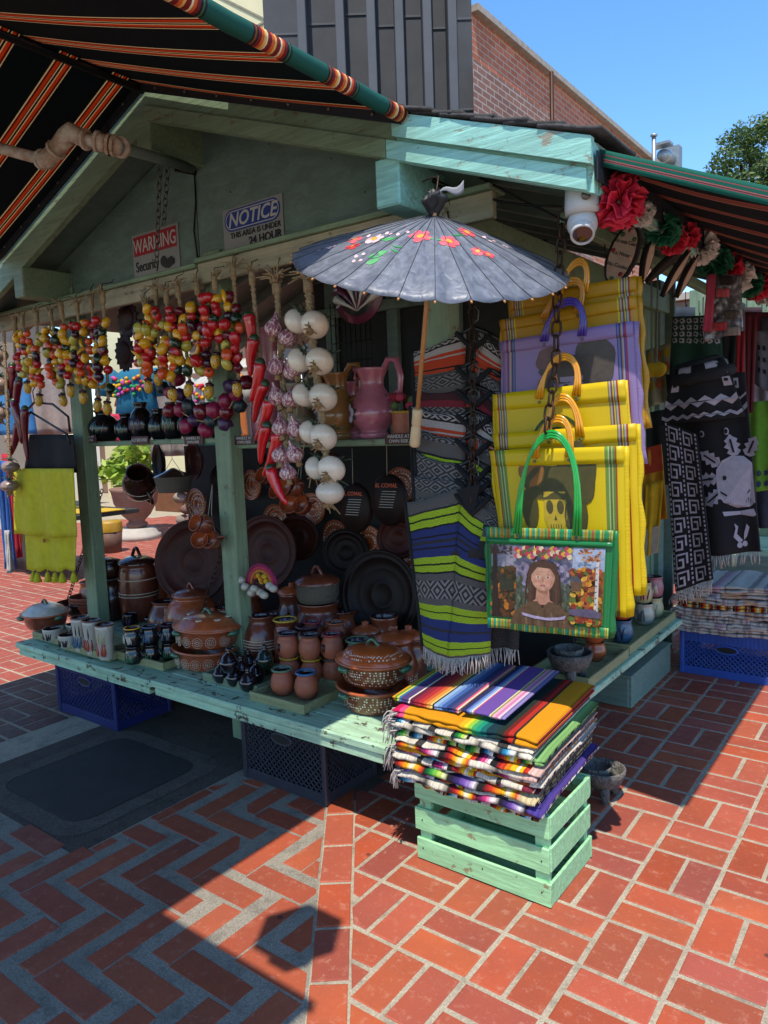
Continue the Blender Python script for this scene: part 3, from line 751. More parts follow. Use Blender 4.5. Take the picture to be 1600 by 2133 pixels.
# old drain pipe under the awning
M_pipe = pm('flaking cream pipe paint', '#cfc8b8', .55, .2, 16, .5, 60, c2='#8f6238')
pipe = thing('drain_pipe', 'rust stained cream pipe with elbows running under the awning to the ridge beam', 'pipe', ony(150, 320, 2.1))
Yp = 1.78
pa, pb, pc, pd_, pe, pf = (ony(-40, 298, 1.70), ony(98, 335, Yp), ony(138, 285, Yp+.01), ony(195, 293, Yp+.06), ony(245, 305, Yp+.12), ony(400, 350, 2.48))
obj('pipe_run', MB().tube([pa, pb-(pb-pa).normalized()*.02], .024, 12), M_pipe, pipe)
obj('elbow', MB().tube([pb-(pb-pa).normalized()*.03, pb, lerp(pb, pc, .45)], [.036, .038, .034], 12), M_pipe, pipe)
obj('elbow', MB().tube([lerp(pb, pc, .4), pc, pc+V((.03, 0, .012)), lerp(pc, pd_, .7)], [.033, .038, .038, .033], 12), M_pipe, pipe)
obj('pipe_run', MB().tube([lerp(pc, pd_, .6), pd_, pe], .025, 12), M_pipe, pipe)
obj('coupling', MB().tube([lerp(pd_, pe, .1), lerp(pd_, pe, .55)], .035, 12), M_pipe, pipe)
obj('coupling', MB().tube([lerp(pd_, pe, .75), pe+(pf-pe).normalized()*.02], .034, 12), M_pipe, pipe)
obj('pipe_run', MB().tube([pe, pf], .023, 12), M_greend, pipe)
for a_, d_ in ((pb-(pb-pa).normalized()*.035, pb-pa), (lerp(pb, pc, .43), pc-pb), (lerp(pc, pd_, .68), pd_-pc), (lerp(pd_, pe, .08), pe-pd_), (lerp(pd_, pe, .58), pe-pd_), (lerp(pd_, pe, .78), pe-pd_), (pe+(pf-pe).normalized()*.02, pf-pe)):
    obj('flange', MB().tube([a_, a_+d_.normalized()*.012], .042, 14, sm=False), M_pipe, pipe)
obj('clamp', MB().tube([lerp(pd_, pe, .62)+V((0, 0, .075)), lerp(pd_, pe, .62)+V((0, 0, .02)), lerp(pd_, pe, .62)-V((0, 0, .045))], .007, 8), M_iron, pipe)
# signs on the gable
M_white = pm('sign white', '#8f8c86', .45, .05, 8, 0); M_blue = pm('sign blue', '#1f3c86', .45, .06, 8, 0); M_redS = pm('sign red', '#a01f2c', .45, .06, 8, 0)
M_ink = pm('sign black ink', '#121212', .5, .02, 8, 0); M_wink = pm('sign white ink', '#b5b2aa', .5, .02, 8, 0)
YS = YW+.011
def sign(label, x0, x1, z0, z1, name='sign'):
    t = thing(name, label, 'sign', ((x0+x1)/2, YS, z0)); obj('plate', MB().box(((x0+x1)/2, YS, (z0+z1)/2), (x1-x0, .005, z1-z0), ch=.002), M_white, t); return t
ux, uz = V((1, 0, 0)), V((0, 0, 1)); yf = YS-.004
s1 = sign('blue and white NOTICE sign about 24 hour surveillance on the gable', -2.8104, -2.4096, 2.3652, 2.6704)
b = MB().prism(rrect(-2.7968, 2.5611, -2.4233, 2.6613, .05), (0, yf, 0), ux, uz, .0006); obj('header_panel', b, M_blue, s1)
b = MB()
for a, c in ((0, .004),):
    o1 = rrect(-2.7895, 2.5684, -2.4305, 2.6540, .045); o2 = rrect(-2.7849, 2.5729, -2.4351, 2.6495, .042)
    b.add([(x, yf-.0012, z) for x, z in o1]+[(x, yf-.0012, z) for x, z in o2], [[i, (i+1) % len(o1), len(o1)+(i+1) % len(o1), len(o1)+i] for i in range(len(o1))])
obj('border', b, M_wink, s1)
text('lettering', 'NOTICE', (-2.6100, yf-.0014, 2.6094), ux, uz, .088, M_wink, s1, shear=.25, bold=.0016)
text('lettering', 'THIS AREA IS UNDER', (-2.5918, yf-.0014, 2.5402), ux, uz, .036, M_ink, s1, bold=.0003)
text('lettering', '24 HOUR', (-2.5280, yf-.0014, 2.4973), ux, uz, .052, M_ink, s1, bold=.001)
s2 = sign('red and white WARNING security camera sign on the gable', -3.5438, -3.1521, 2.3652, 2.6841)
obj('header_panel', MB().prism(rect(-3.5301, 2.5702, -3.1657, 2.6704), (0, yf, 0), ux, uz, .0006), M_redS, s2)
text('lettering', 'WARNING', (-3.3479, yf-.0014, 2.6158), ux, uz, .098, M_wink, s2, wmax=.36, bold=.001)
text('lettering', 'Security', (-3.4208, yf-.0014, 2.5110), ux, uz, .075, M_ink, s2, wmax=.2, bold=.0006)
b = MB().prism([(-3.3069, 2.5019), (-3.2158, 2.5292), (-3.1885, 2.5110), (-3.1885, 2.4882), (-3.2432, 2.4700), (-3.2796, 2.4791)], (0, yf, 0), ux, uz, .0006)
b.prism(circ(-3.2796, 2.5110, .028), (0, yf-.0007, 0), ux, uz, .0006); obj('camera_symbol', b, M_ink, s2)
# small maroon signs on the shelf edge
M_mar = pm('maroon painted wood', '#4a1f1c', .6, .15)
for k, (px, py, l1, l2, wd, lab) in enumerate(((186, 914, 'HANDLE AT', 'OWN RISK', .15, 'next to the left post'), (292, 917, 'NO REFUND', '', .155, 'in the middle of the left shelf'),
        (404, 917, 'HANDLE AT', 'OWN RISK', .155, 'just left of the middle post'), (510, 917, 'HANDLE AT', 'OWN RISK', .15, 'just right of the middle post'),
        (650, 916, 'NO REFUND', '', .16, 'half hidden behind the onion string'), (832, 914, 'HANDLE AT', 'OWN RISK', .15, 'beside the stacked ponchos'))):
    c = ony(px, py, YW+.03); t = thing('shelf_sign', 'maroon %s sign, shelf edge, %s' % ((l1+' '+l2).strip(), lab), 'sign', c, 'maroon shelf signs')
    obj('plate', MB().box(c, (wd, .008, .045)), M_mar, t)
    if l2:
        text('lettering', l1, c+V((0, -.0056, .010)), ux, uz, .021, M_wink, t, wmax=wd*.9); text('lettering', l2, c+V((0, -.0056, -.010)), ux, uz, .021, M_wink, t, wmax=wd*.9)
    else: text('lettering', l1, c+V((0, -.0056, 0)), ux, uz, .026, M_wink, t, wmax=wd*.92)
# ================================================================== STRINGS OF PRODUCE
M_rope = pm('sisal rope', '#b29670', .95, .25, 60, .8, 300)
def glaze(name, c, rough=.22, var=.14, coat=.5, c2=None, scale=14, rndv=.18): return pm(name, c, rough, var, scale, .12, 90, coat=coat, c2=c2, rndv=rndv)
M_red = glaze('glossy red', '#c0181e'); M_dred = glaze('deep red', '#6d0f20'); M_or = glaze('glossy orange', '#e2641a', c2='#c03018'); M_yel = glaze('glossy yellow', '#e6b41e', c2='#c9861a')
M_lem = glaze('pale yellow green', '#bdb045'); M_pur = glaze('aubergine', '#3a1022'); M_dgr = glaze('dark pepper green', '#16331c'); M_stem = glaze('green stem', '#24401c', .5)
M_spk = NT('speckled yellow'); 
def _spk(s):
    co = s.co(); o = s.mix(s.ramp(s.noise(co, 5, 2), [(.56, 0), (.62, 1)]), '#cda032', '#4a2a10'); s.l(o, s.b.inputs['Base Color']); return s.done(.3, coat=.4)
M_spk = _spk(M_spk)
def veg(kind):
    b = MB()
    if kind == 'round': b.ball((0, 0, 0), 1, 12, 8, (1, 1, .92)); b.tube([(0, 0, .85), (0, 0, 1.12)], [.3, .12], 6, mi=1)
    if kind == 'pepper':
        b.ball((0, 0, 0), 1, 16, 9, (.92, .92, 1.18), fn=lambda a, t: 1+.11*math.cos(4*a)*math.sin(t)-.10*max(0, math.cos(t))); b.tube([(0, 0, .95), (.05, 0, 1.2), (.16, 0, 1.42)], [.2, .14, .12], 6, mi=1); b.ball((0, 0, 1.0), .42, 8, 4, (1, 1, .3), mi=1)
    if kind == 'lemon': b.ball((0, 0, 0), 1, 12, 9, (.85, .85, 1.15), fn=lambda a, t: 1+.10*abs(math.cos(t))**6); b.tube([(0, 0, 1.1), (0, 0, 1.3)], .12, 6, mi=1)
    if kind == 'egg': b.ball((0, 0, 0), 1, 12, 9, (.82, .82, 1.35), fn=lambda a, t: 1-.22*max(0, math.cos(t))); b.ball((0, 0, 1.0), .62, 10, 5, (1, 1, .55), mi=1, fn=lambda a, t: 1+.3*math.cos(5*a)*math.sin(t)); b.tube([(0, 0, 1.1), (0, 0, 1.6)], .13, 6, mi=1)
    if kind == 'long': b.tube([(.5, 0, 1.9), (.15, 0, 1.0), (0, 0, 0), (.12, 0, -1.0), (.5, 0, -1.8)], [.14, .42, .5, .42, .12], 9); b.tube([(.5, 0, 1.85), (.7, 0, 2.3)], .13, 6, mi=1)
    return b
VM = {}
def vegm(kind, m, cap=None):
    k = (kind, m.name)
    if k not in VM: VM[k] = veg(kind).mesh({'round': 'tomato', 'pepper': 'pepper', 'lemon': 'lemon', 'egg': 'aubergine', 'long': 'banana_pepper'}[kind], [m, cap or M_stem])
    return VM[k]
VK = [('round', M_or), ('round', M_red), ('pepper', M_yel), ('pepper', M_red), ('pepper', M_or), ('lemon', M_yel), ('lemon', M_yel), ('egg', M_pur), ('round', M_red), ('pepper', M_red), ('pepper', M_yel), ('lemon', M_lem), ('pepper', M_dgr), ('round', M_pur), ('long', M_yel), ('pepper', M_lem), ('round', M_or), ('pepper', M_dred)]
def braid(pts, r, turns=40, n=5, strands=3):
    b = MB(); P = [V(p) for p in pts]; L = sum((P[i+1]-P[i]).length for i in range(len(P)-1)); N = max(8, int(L/.010))
    def at(t):
        s_ = t*(len(P)-1); i = min(int(s_), len(P)-2); return P[i].lerp(P[i+1], s_-i)
    for k in range(strands):
        path = []
        for i in range(N+1):
            t = i/N; a = 2*PI*(t*L*turns/2+k/strands); path.append(at(t)+V((math.cos(a)*r*.62, math.sin(2*a)*r*.45, 0)))
        b.tube(path, r*.55, n)
    return b
def tuft(b, p, n, L, r, up=1, rnd=random, spread=.5):
    for _ in range(n):
        d = V((rnd.gauss(0, spread), rnd.gauss(0, spread*.7), up*rnd.uniform(.5, 1.1))); p0 = V(p)+V((rnd.gauss(0, r*.5), rnd.gauss(0, r*.5), 0))
        b.tube([p0, p0+d*L*.5, p0+d*L+V((d.x*L*.4, 0, -L*.25*abs(d.x)*2))], [r*.32, r*.28, r*.18], 4)
def ropehead(t, top, r, hookz=None):
    b = MB(); tuft(b, top, 9, .055, r, 1)
    b.tube([V(top)+V((0, 0, .012)), V(top)-V((0, 0, .05))], r*1.15, 7)
    obj('rope_tuft', b, M_rope, t)
    hz = 2.36; p = V(top)+V((0, -.002, .02))
    obj('hook', MB().tube([p, p+V((.004, 0, .03)), V((p.x-.012, YW-.085, max(p.z+.05, hz))), V((p.x-.02, YW-.07, max(p.z+.07, hz+.02)))], .0018, 5), M_hook, t)
YH = 2.37
rs = random.Random(11)
ropes = [((46, 662), (60, 800), 'second from the left edge'), ((76, 655), (84, 826), 'third from the left edge'), ((105, 648), (134, 826), 'just left of the left post, longer one'),
  ((128, 640), (150, 806), 'hanging against the left post, left of the pair'), ((160, 632), (176, 820), 'hanging against the left post, right of the pair'), ((190, 622), (206, 836), 'right of the left post with the lower speckled gourd'), ((214, 612), (226, 842), 'beside the dark sun plaque, its left neighbour'),
  ((302, 632), (312, 796), 'first of the dense middle cluster'), ((324, 604), (332, 780), 'second of the dense middle cluster'), ((346, 610), (362, 812), 'third of the dense middle cluster'), ((370, 598), (396, 802), 'fourth of the dense middle cluster with low speckled gourd'),
  ((410, 592), (438, 806), 'fifth of the dense middle cluster'), ((447, 582), (452, 742), 'short, above the gourd wreath'), ((486, 558), (497, 800), 'right end of the cluster next to the red chillies')]
for k, (a, b_px, lab) in enumerate(ropes):
    yy = YH+.025*((k*7) % 3-1)
    A, B = ony(*a, yy), ony(*b_px, yy)
    t = thing('vegetable_string', 'braided rope string of glazed vegetables, '+lab, 'vegetable string', B, 'vegetable strings along the header')
    obj('rope', braid([A, lerp(A, B, .5)+V((.006, 0, 0)), B], .010), M_rope, t); ropehead(t, A, .012)
    n = 8; L = B-A
    for i in range(n):
        for sd in (-1, 1, 0):
            if rs.random() < (.08 if sd else .55): continue
            kd, mm = VK[(rs.randrange(len(VK)))]
            f = .24+.68*(i+.3*(sd == 1))/n; p = A+L*f+V((sd*rs.uniform(.018, .040), -.018+rs.uniform(-.02, .012)-(.03 if sd == 0 else 0), 0))
            r = rs.uniform(.0225, .030)*(.8 if kd == 'long' else 1)
            M = rotm(rs.uniform(-.9, .5), rs.uniform(-.9, .9)+sd*.5, rs.uniform(0, 6))
            o = inst({'round': 'tomato', 'pepper': 'pepper', 'lemon': 'lemon', 'egg': 'aubergine', 'long': 'banana_pepper'}[kd], vegm(kd, mm), t, p, M, r)
    inst('speckled_gourd', vegm('egg', M_spk, M_pur), t, B+V((0, -.01, -.02)), rotm(.1, rs.uniform(-.2, .2), 1), .030)
# wreath of gourds above the left shelf
wr = thing('gourd_wreath', 'hanging wreath of magenta, purple and dark green gourds below the vegetable strings', 'wreath', ony(430, 885, 2.46))
M_mag = glaze('magenta gourd', '#8c1440', .45, coat=.2); M_vio = glaze('violet gourd', '#3f1f4c', .45, coat=.2); M_teal2 = glaze('dark teal gourd', '#1a2c30', .45, coat=.2)
gm = {}
for nm, mm in (('m', M_mag), ('v', M_vio), ('t', M_teal2), ('r', M_dred)):
    gm[nm] = MB().ball((0, 0, 0), 1, 18, 8, (1, 1, .85), fn=lambda a, t: 1+.08*math.cos(6*a)*math.sin(t)).mesh('gourd', mm)
for k in range(20):
    a = PI*(1.0+.98*(k/19)); rr = 1+.22*((k*5) % 3-1); c = ony(425+72*math.cos(a)*rr, 790-88*math.sin(a)*rr, 2.46+.02*((k*5) % 3))
    inst('gourd', gm['mvtrm'[(k*7) % 5]], wr, c, rotm(rs.uniform(0, 3), rs.uniform(0, 3), 0), rs.uniform(.034, .043))
obj('cord', MB().tube([ony(425+72*math.cos(PI*(.93+1.12*i/12)), 790-88*math.sin(PI*(.93+1.12*i/12)), 2.47) for i in range(13)], .004, 5), M_rope, wr)
# sun plaques
M_sunp = pm('dark carved sun', '#3a1a1c', .6, .25, 20, .5, 60)
for px, py, lab in ((268, 664, 'dark spiked sun plaque hanging between the vegetable strings'), (262, 735, 'lower dark spiked sun plaque half behind the strings')):
    c = ony(px, py, 2.62); N = 32; rad = .096
    poly = [(rad*(1.0 if i % 2 else .82)*math.cos(2*PI*i/N), rad*(1.0 if i % 2 else .82)*math.sin(2*PI*i/N)*1.15) for i in range(N)]
    t = thing('sun_plaque', lab, 'plaque', c); obj('rays', MB().prism(poly, c, ux, uz, .012), M_sunp, t); obj('face', MB().ball(c-V((0, .012, 0)), .062, 16, 8, (1, .35, 1.1)), M_sunp, t)
# big red chillies
M_chili = glaze('big chilli red', '#d0161e', .2, c2='#a80e18', coat=.7)
def z4(x, y): return (480+.2625*x, 520+.2625*y)
def chillies(label, cl, Y, rope, R=.0275, m=M_chili):
    t = thing('chilli_string', label, 'chilli string', ony(*cl[-1][1], Y), 'chilli strings')
    A, B = ony(*rope[0], Y+.03), ony(*rope[1], Y+.03); obj('rope', braid([A, B], .011), M_rope, t); ropehead(t, A, .013)
    for k, (a, b_px) in enumerate(cl):
        yy = Y-.012*(k % 3); a3, b3 = ony(*a, yy), ony(*b_px, yy+.01); d = b3-a3; side = V((d.z, 0, -d.x))*.06*(1 if k % 2 else -1); mb = MB(); N = 12; path = []; rr = []
        for i in range(N+1):
            u = i/N; path.append(a3+d*u+side*math.sin(PI*u)+V((.003*nz(u*9, k), 0, 0))); rr.append(R*(.72 if i == 0 else (1-.78*max(0, u-.12)**1.35))*(1+.10*nz(u*7, k*3)))
        rr[-1] = .003; mb.tube(path, rr, 14)
        c = obj('chilli', mb, m, t)
        dn = d.normalized(); obj('cap', MB().lathe([(0, .018), (.012, .016), (R*.8, .004), (R*.86, -.006), (R*.8, -.008)], 10, a3, frame3(-dn)), M_stem, c)
chillies('long string of big glossy red ceramic chillies beside the garlic', [(z4(145, 515), z4(162, 770)), (z4(188, 700), z4(160, 1010)), (z4(238, 890), z4(158, 1210)), (z4(272, 1060), z4(188, 1375)), (z4(310, 1190), z4(198, 1515)), (z4(290, 1390), z4(240, 1705)), (z4(375, 1450), z4(258, 1805)), (z4(315, 1730), z4(452, 2025))], 2.335, (z4(170, 190), z4(290, 1500)))
chillies('dark red ceramic chillies hanging at the far left edge beside the yellow shawl', [((25, 760), (20, 850)), ((40, 790), (34, 880)), ((28, 835), (45, 925)), ((52, 850), (58, 960)), ((38, 880), (22, 950))], 2.33, ((30, 670), (36, 900)), .026, M_dred)
# garlic
def garlicmat():
    s = NT('purple streaked garlic'); co = s.co(scale=(1, 1, .25)); a = s.noise(co, 4.5, 5, .7, .5)
    o = s.ramp(a, [(.38, '#6a2038'), (.48, '#9c5668'), (.60, '#e0cfc6')]); s.l(o, s.b.inputs['Base Color']); s.bump(s.noise(s.co(), 60, 3), .25, .004); return s.done(.4, coat=.15)
M_gar = garlicmat(); M_root = pm('dry root', '#b8966a', .95, .2, 40, .8, 200)
gar = MB(); gar.lathe([(.0, -.95), (.35, -.95), (.75, -.72), (1.0, -.25), (.98, .15), (.72, .6), (.38, .95), (.2, 1.3), (.14, 1.7)], 36, fn=lambda a, t: 1+.075*abs(math.cos(4.5*a))*(1-abs(2*t-.7)) if t < .85 else 1)
garm = gar.mesh('garlic_bulb', M_gar)
rt = MB(); rt.tube([(0, 0, -.85), (0, 0, -1.2), (0, 0, -1.5)], [.30, .34, .42], 8); rootm = rt.mesh('root', M_root)
gs = thing('garlic_string', 'string of purple streaked garlic bulbs on sisal rope beside the red chillies', 'garlic string', ony(*z4(455, 1860), 2.355))
A, B = ony(*z4(370, 300), 2.375), ony(*z4(450, 1700), 2.355)
obj('rope', braid([A, ony(*z4(390, 700), 2.375), ony(*z4(415, 1050), 2.375), B], .014), M_rope, gs); ropehead(gs, ony(*z4(365, 260), 2.375), .018)
b = MB(); tuft(b, ony(*z4(365, 260), 2.36), 16, .08, .02, 1); obj('frayed_end', b, M_rope, gs)
for (x, y), tl in zip(((345, 620), (455, 700), (365, 925), (490, 960), (370, 1170), (480, 1190), (400, 1410), (515, 1420), (400, 1630), (510, 1620), (455, 1770)), (.1, -.5, .1, -.6, .1, -.4, .05, -.5, .3, -.4, 0)):
    c = ony(*z4(x, y), 2.34 if tl > -.3 else 2.3555); g = inst('garlic_bulb', garm, gs, c, rotm(-.25, tl, rs.uniform(0, 6)), .039 if y < 1700 else .036)
    r_o = bpy.data.objects.new('root', rootm); col.objects.link(r_o); r_o.parent = g
# onions
M_on = glaze('white onion glaze', '#e6dac8', .25, .06, coat=.5, c2='#d0bfa8'); M_on2 = glaze('dusky onion glaze', '#8d7468', .3, .1, coat=.4)
on = MB().ball((0, 0, 0), 1, 20, 12, (1, 1, .82), fn=lambda a, t: 1+.04*math.cos(t)); onm = on.mesh('onion', M_on); onm2 = MB().ball((0, 0, 0), 1, 20, 12, (1, 1, .7)).mesh('onion', M_on2)
r2 = MB(); tuft(r2, (0, 0, -.74), 16, .34, .22, -1, rs, .7); r2.ball((0, 0, -.8), .3, 8, 5, (1, 1, .6)); rootm2 = r2.mesh('root', M_root)
g2 = MB(); tuft(g2, (0, 0, .72), 16, .5, .2, 1, rs, .9); greenm = g2.mesh('leaf_tuft', M_stem)
def onion(t, c, M, r, me=onm):
    o = inst('onion', me, t, c, M, r)
    for nm, mm in (('root', rootm2), ('leaf_tuft', greenm)):
        q = bpy.data.objects.new(nm, mm); col.objects.link(q); q.parent = o
os_ = thing('onion_string', 'string of large white onions on thick sisal rope under the parasol', 'onion string', ony(*z4(790, 2020), 2.33), 'onion strings')
A = ony(*z4(620, 330), 2.355); obj('rope', braid([A, ony(*z4(650, 700), 2.355), ony(*z4(690, 1050), 2.355), ony(*z4(730, 1350), 2.355), ony(*z4(780, 1850), 2.35)], .017), M_rope, os_); ropehead(os_, ony(*z4(615, 240), 2.355), .018)
b = MB(); tuft(b, ony(*z4(615, 240), 2.35), 14, .07, .02, 1); tuft(b, ony(*z4(700, 230), 2.35), 8, .05, .016, 1); obj('frayed_end', b, M_rope, os_)
for x, y, kd, r in ((530, 570, 0, .057), (668, 598, 1, .061), (550, 880, 0, .056), (707, 890, 1, .061), (585, 1155, 0, .055), (735, 1175, 1, .062), (640, 1450, 0, .055), (735, 1492, 1, .061), (690, 1735, 0, .056), (800, 1745, 1, .061), (790, 1930, 2, .061)):
    onion(os_, ony(*z4(x, y), 2.33 if kd else 2.3555), {0: rotm(.35, .9, .2), 1: rotm(-.9, -.25, 0), 2: rotm(-.05, .08, 0)}[kd], r)
ol = thing('onion_string', 'dusky onion string cut by the left picture edge', 'onion string', ony(20, 1040, 2.3), 'onion strings')
obj('rope', braid([ony(8, 690, 2.3), ony(20, 960, 2.3)], .012), M_rope, ol)
for x, y in ((-4, 740), (2, 800), (0, 860), (22, 972), (20, 1012)): onion(ol, ony(x, y, 2.3), rotm(.05, .1, 0), 0.062 if y < 900 else .055, onm2)
# ================================================================== PARASOL
M_sat = NT('grey satin'); 
def _sat(s):
    co = s.co('UV', scale=(2.2, 9, 1)); n1 = s.noise(co, 1.3, 2, .5, .6)
    o = s.mix(s.ramp(n1, [(.35, 0), (.7, 1)]), '#4c505c', '#676b76'); s.l(o, s.b.inputs['Base Color'])
    s.bump(n1, .35, .012); s.b.inputs['Sheen Weight'].default_value = .1
    return s.done(.46, spec=.5)
M_sat = _sat(M_sat)
M_bam = pm('bamboo shaft', '#c08a55', .5, .15, 30, .2); M_bam2 = pm('turned pale grip', '#d8bd92', .5, .1, 20)
apex = ony(905, 443, 2.10)
view = (apex-CAM); vh = V((view.x, view.y, 0)).normalized(); rightv = V((vh.y, -vh.x, 0))
axis = (V((0, 0, 1))*math.cos(math.radians(24))-vh*math.sin(math.radians(24))).normalized(); axis = (axis+rightv*.12).normalized()
pu = thing('parasol', 'dark grey satin parasol painted with red flowers hanging from the beam end', 'parasol', apex)
NR = 28; RAD, DRP = .462, .150
ex = axis.cross(V((0, 1, 0))).normalized(); ey = axis.cross(ex)
def cano(u, v):
    a = 2*PI*u; fr = abs(math.sin(a*NR/2))
    r = .012+v*(RAD-.012); dz = -DRP*(v**1.12)-.008*fr*v+.010*nz(a*5, v*3)*v
    rr = r*(1-.010*fr*(v > .97))
    return apex-axis*.01+ex*(rr*math.cos(a))+ey*(rr*math.sin(a))+axis*dz
b = MB().sheet(cano, NR*5, 14, .0012, uvf=lambda u, v: (u*NR, v)); cn = obj('canopy', b, M_sat, pu)
M_seam = pm('dark seam thread', '#2c2f38', .7)
for k in range(NR):
    obj('seam', MB().tube([cano(k/NR, v/8)+axis*.0014 for v in range(9)], .0012, 4), M_seam, pu)
    u = k/NR; rb = MB().tube([cano(u, v/6)-axis*.0035 for v in range(7)], .0022, 5); obj('rib', rb, M_bam, pu)
    p = cano(u, 1.0); obj('rib_tip', MB().tube([p-axis*.004, p+(p-cano(u, .95)).normalized()*.007-axis*.004], .0036, 6), M_bam, pu)
hb = apex-axis*.80
obj('shaft', MB().tube([apex, apex-axis*.70], .0085, 10), M_bam, pu)
obj('grip', MB().lathe([(0, 0), (.019, 0), (.021, .01), (.019, .075), (.0165, .08), (.0165, .085), (.019, .09), (.0185, .145), (.016, .15), (.0, .15)], 16, apex-axis*.835, frame3(axis)), M_bam2, pu)
obj('runner', MB().lathe([(.02, 0), (.022, .03), (.02, .035), (.009, .035)], 14, apex-axis*.22, frame3(axis)), M_bam, pu)
for k in range(NR):
    a = 2*PI*k/NR; obj('stretcher', MB().tube([apex-axis*.19+(ex*math.cos(a)+ey*math.sin(a))*.02, cano(k/NR, .45)-axis*.006], .0016, 4), M_bam, pu)
kn = MB(); rk = random.Random(5)
for k in range(9):
    d = V((rk.gauss(0, .6), rk.gauss(0, .6), 1)).normalized(); sd = d.orthogonal().normalized()
    kn.sheet(lambda u, v: apex-axis*.012+axis*(.04*v)+d*(.035*v)+sd*((u-.5)*.04*(.5+v))+V((.012*nz(u*3, v*3, k), .012*nz(u*3+5, v*3, k), 0)), 4, 5, .001)
obj('tip_cloth', kn, pm('black crumpled cloth', '#1a1a1e', .55, .15, 20), pu)
obj('tip_ribbon', MB().sheet(lambda u, v: apex+axis*.05+rightv*(.09*u)+V((0, 0, .012*math.sin(u*6)+.035*(v-.5)*u+.03*u)), 8, 3, .001), pm('grey ribbon', '#8a8a8e', .7), pu)
M_pink = pm('painted coral petal', '#d2505c', .5, .12, 60, 0); M_pk2 = pm('painted pale petal', '#e0b6b8', .5, .1, 60, 0); M_pc = pm('painted flower heart', '#d99a2a', .5, .1, 60, 0); M_pg = pm('painted leaf green', '#2e9a4a', .5, .15, 60, 0); M_pr = pm('painted red petal', '#c22a33', .5, .1, 60, 0)
def uvof(px, py):
    """nearest canopy parameter whose projection is at the pixel"""
    best = None
    for i in range(0, 240):
        for j in range(2, 41):
            p = cano(i/240, j/40); v = p-CAM; z = v.dot(-b_); x = CX+F*v.dot(r_)/z; y = CY-F*v.dot(u_)/z
            d = (x-px)**2+(y-py)**2+(0 if z < (apex-CAM).dot(-b_) else 900)
            if best is None or d < best[0]: best = (d, i/240, j/40)
    return best[1], best[2]
def onc(u, v, dx, dy):
    """point near canopy (u,v), offset dx around, dy outward, in metres, just above cloth"""
    r = .012+v*(RAD-.012); p = cano(u+dx/(2*PI*max(r, .05)), min(.99, v+dy/RAD)); return p+axis*.0022
def petal(mb, u, v, ang, r0, L, wd, mi):
    pts = []; 
    for t, w_ in ((0, 0), (.3, .8), (.65, 1), (.9, .7), (1, 0), (.9, -.7), (.65, -1), (.3, -.8)):
        d = r0+L*t; q = wd*w_; pts.append(onc(u, v, d*math.cos(ang)-q*math.sin(ang), d*math.sin(ang)+q*math.cos(ang)))
    mb.add(pts, [list(range(8))], mi=mi)
def flower(px, py, s_, mi, stretch=1):
    mb = MB(); u, v = uvof(px, py)
    for k in range(5): petal(mb, u, v, k*2*PI/5+.3, .004*s_, .024*s_, .011*s_, mi)
    mb.add([onc(u, v, .009*s_*math.cos(a*PI/4), .009*s_*math.sin(a*PI/4))+axis*.0006 for a in range(8)], [list(range(8))], mi=2)
    obj('painted_flower', mb, [M_pink, M_pk2, M_pc, M_pr], pu)
for px, py, s_, mi in ((736, 492, 1.0, 0), (780, 500, 1.15, 1), (733, 516, .95, 3), (877, 495, 1.3, 0), (935, 502, 1.2, 0), (973, 486, 1.1, 0), (995, 523, .8, 0), (1018, 533, .8, 0), (680, 497, .7, 1)): flower(px, py, s_, mi)
mb = MB()
for px, py, a, L, w_ in ((790, 528, 2.0, .07, .012), (812, 500, 2.4, .06, .008), (780, 545, 1.9, .05, .009), (825, 515, .2, .05, .003), (820, 522, .5, .05, .003), (955, 490, .1, .05, .004), (905, 498, .2, .06, .003)):
    u, v = uvof(px, py); petal(mb, u, v, a, -L/2, L, w_, 0)
obj('painted_leaf', mb, M_pg, pu)
mb = MB()
for px, py in ((742, 535), (756, 530), (738, 546), (752, 545), (770, 492), (808, 484), (830, 487), (815, 490), (850, 482), (660, 500), (672, 493), (1008, 495), (1030, 500), (1048, 508), (1062, 512), (1020, 505)):
    u, v = uvof(px, py); petal(mb, u, v, .8, -.008, .018, .006, 0)
obj('painted_dot', mb, M_pk2, pu)
obj('hanger_wire', MB().tube([apex+axis*.03, apex+V((.0, .03, .12)), ony(893, 372, 2.2), ony(880, 378, 2.22)], .003, 6), M_iron, pu)
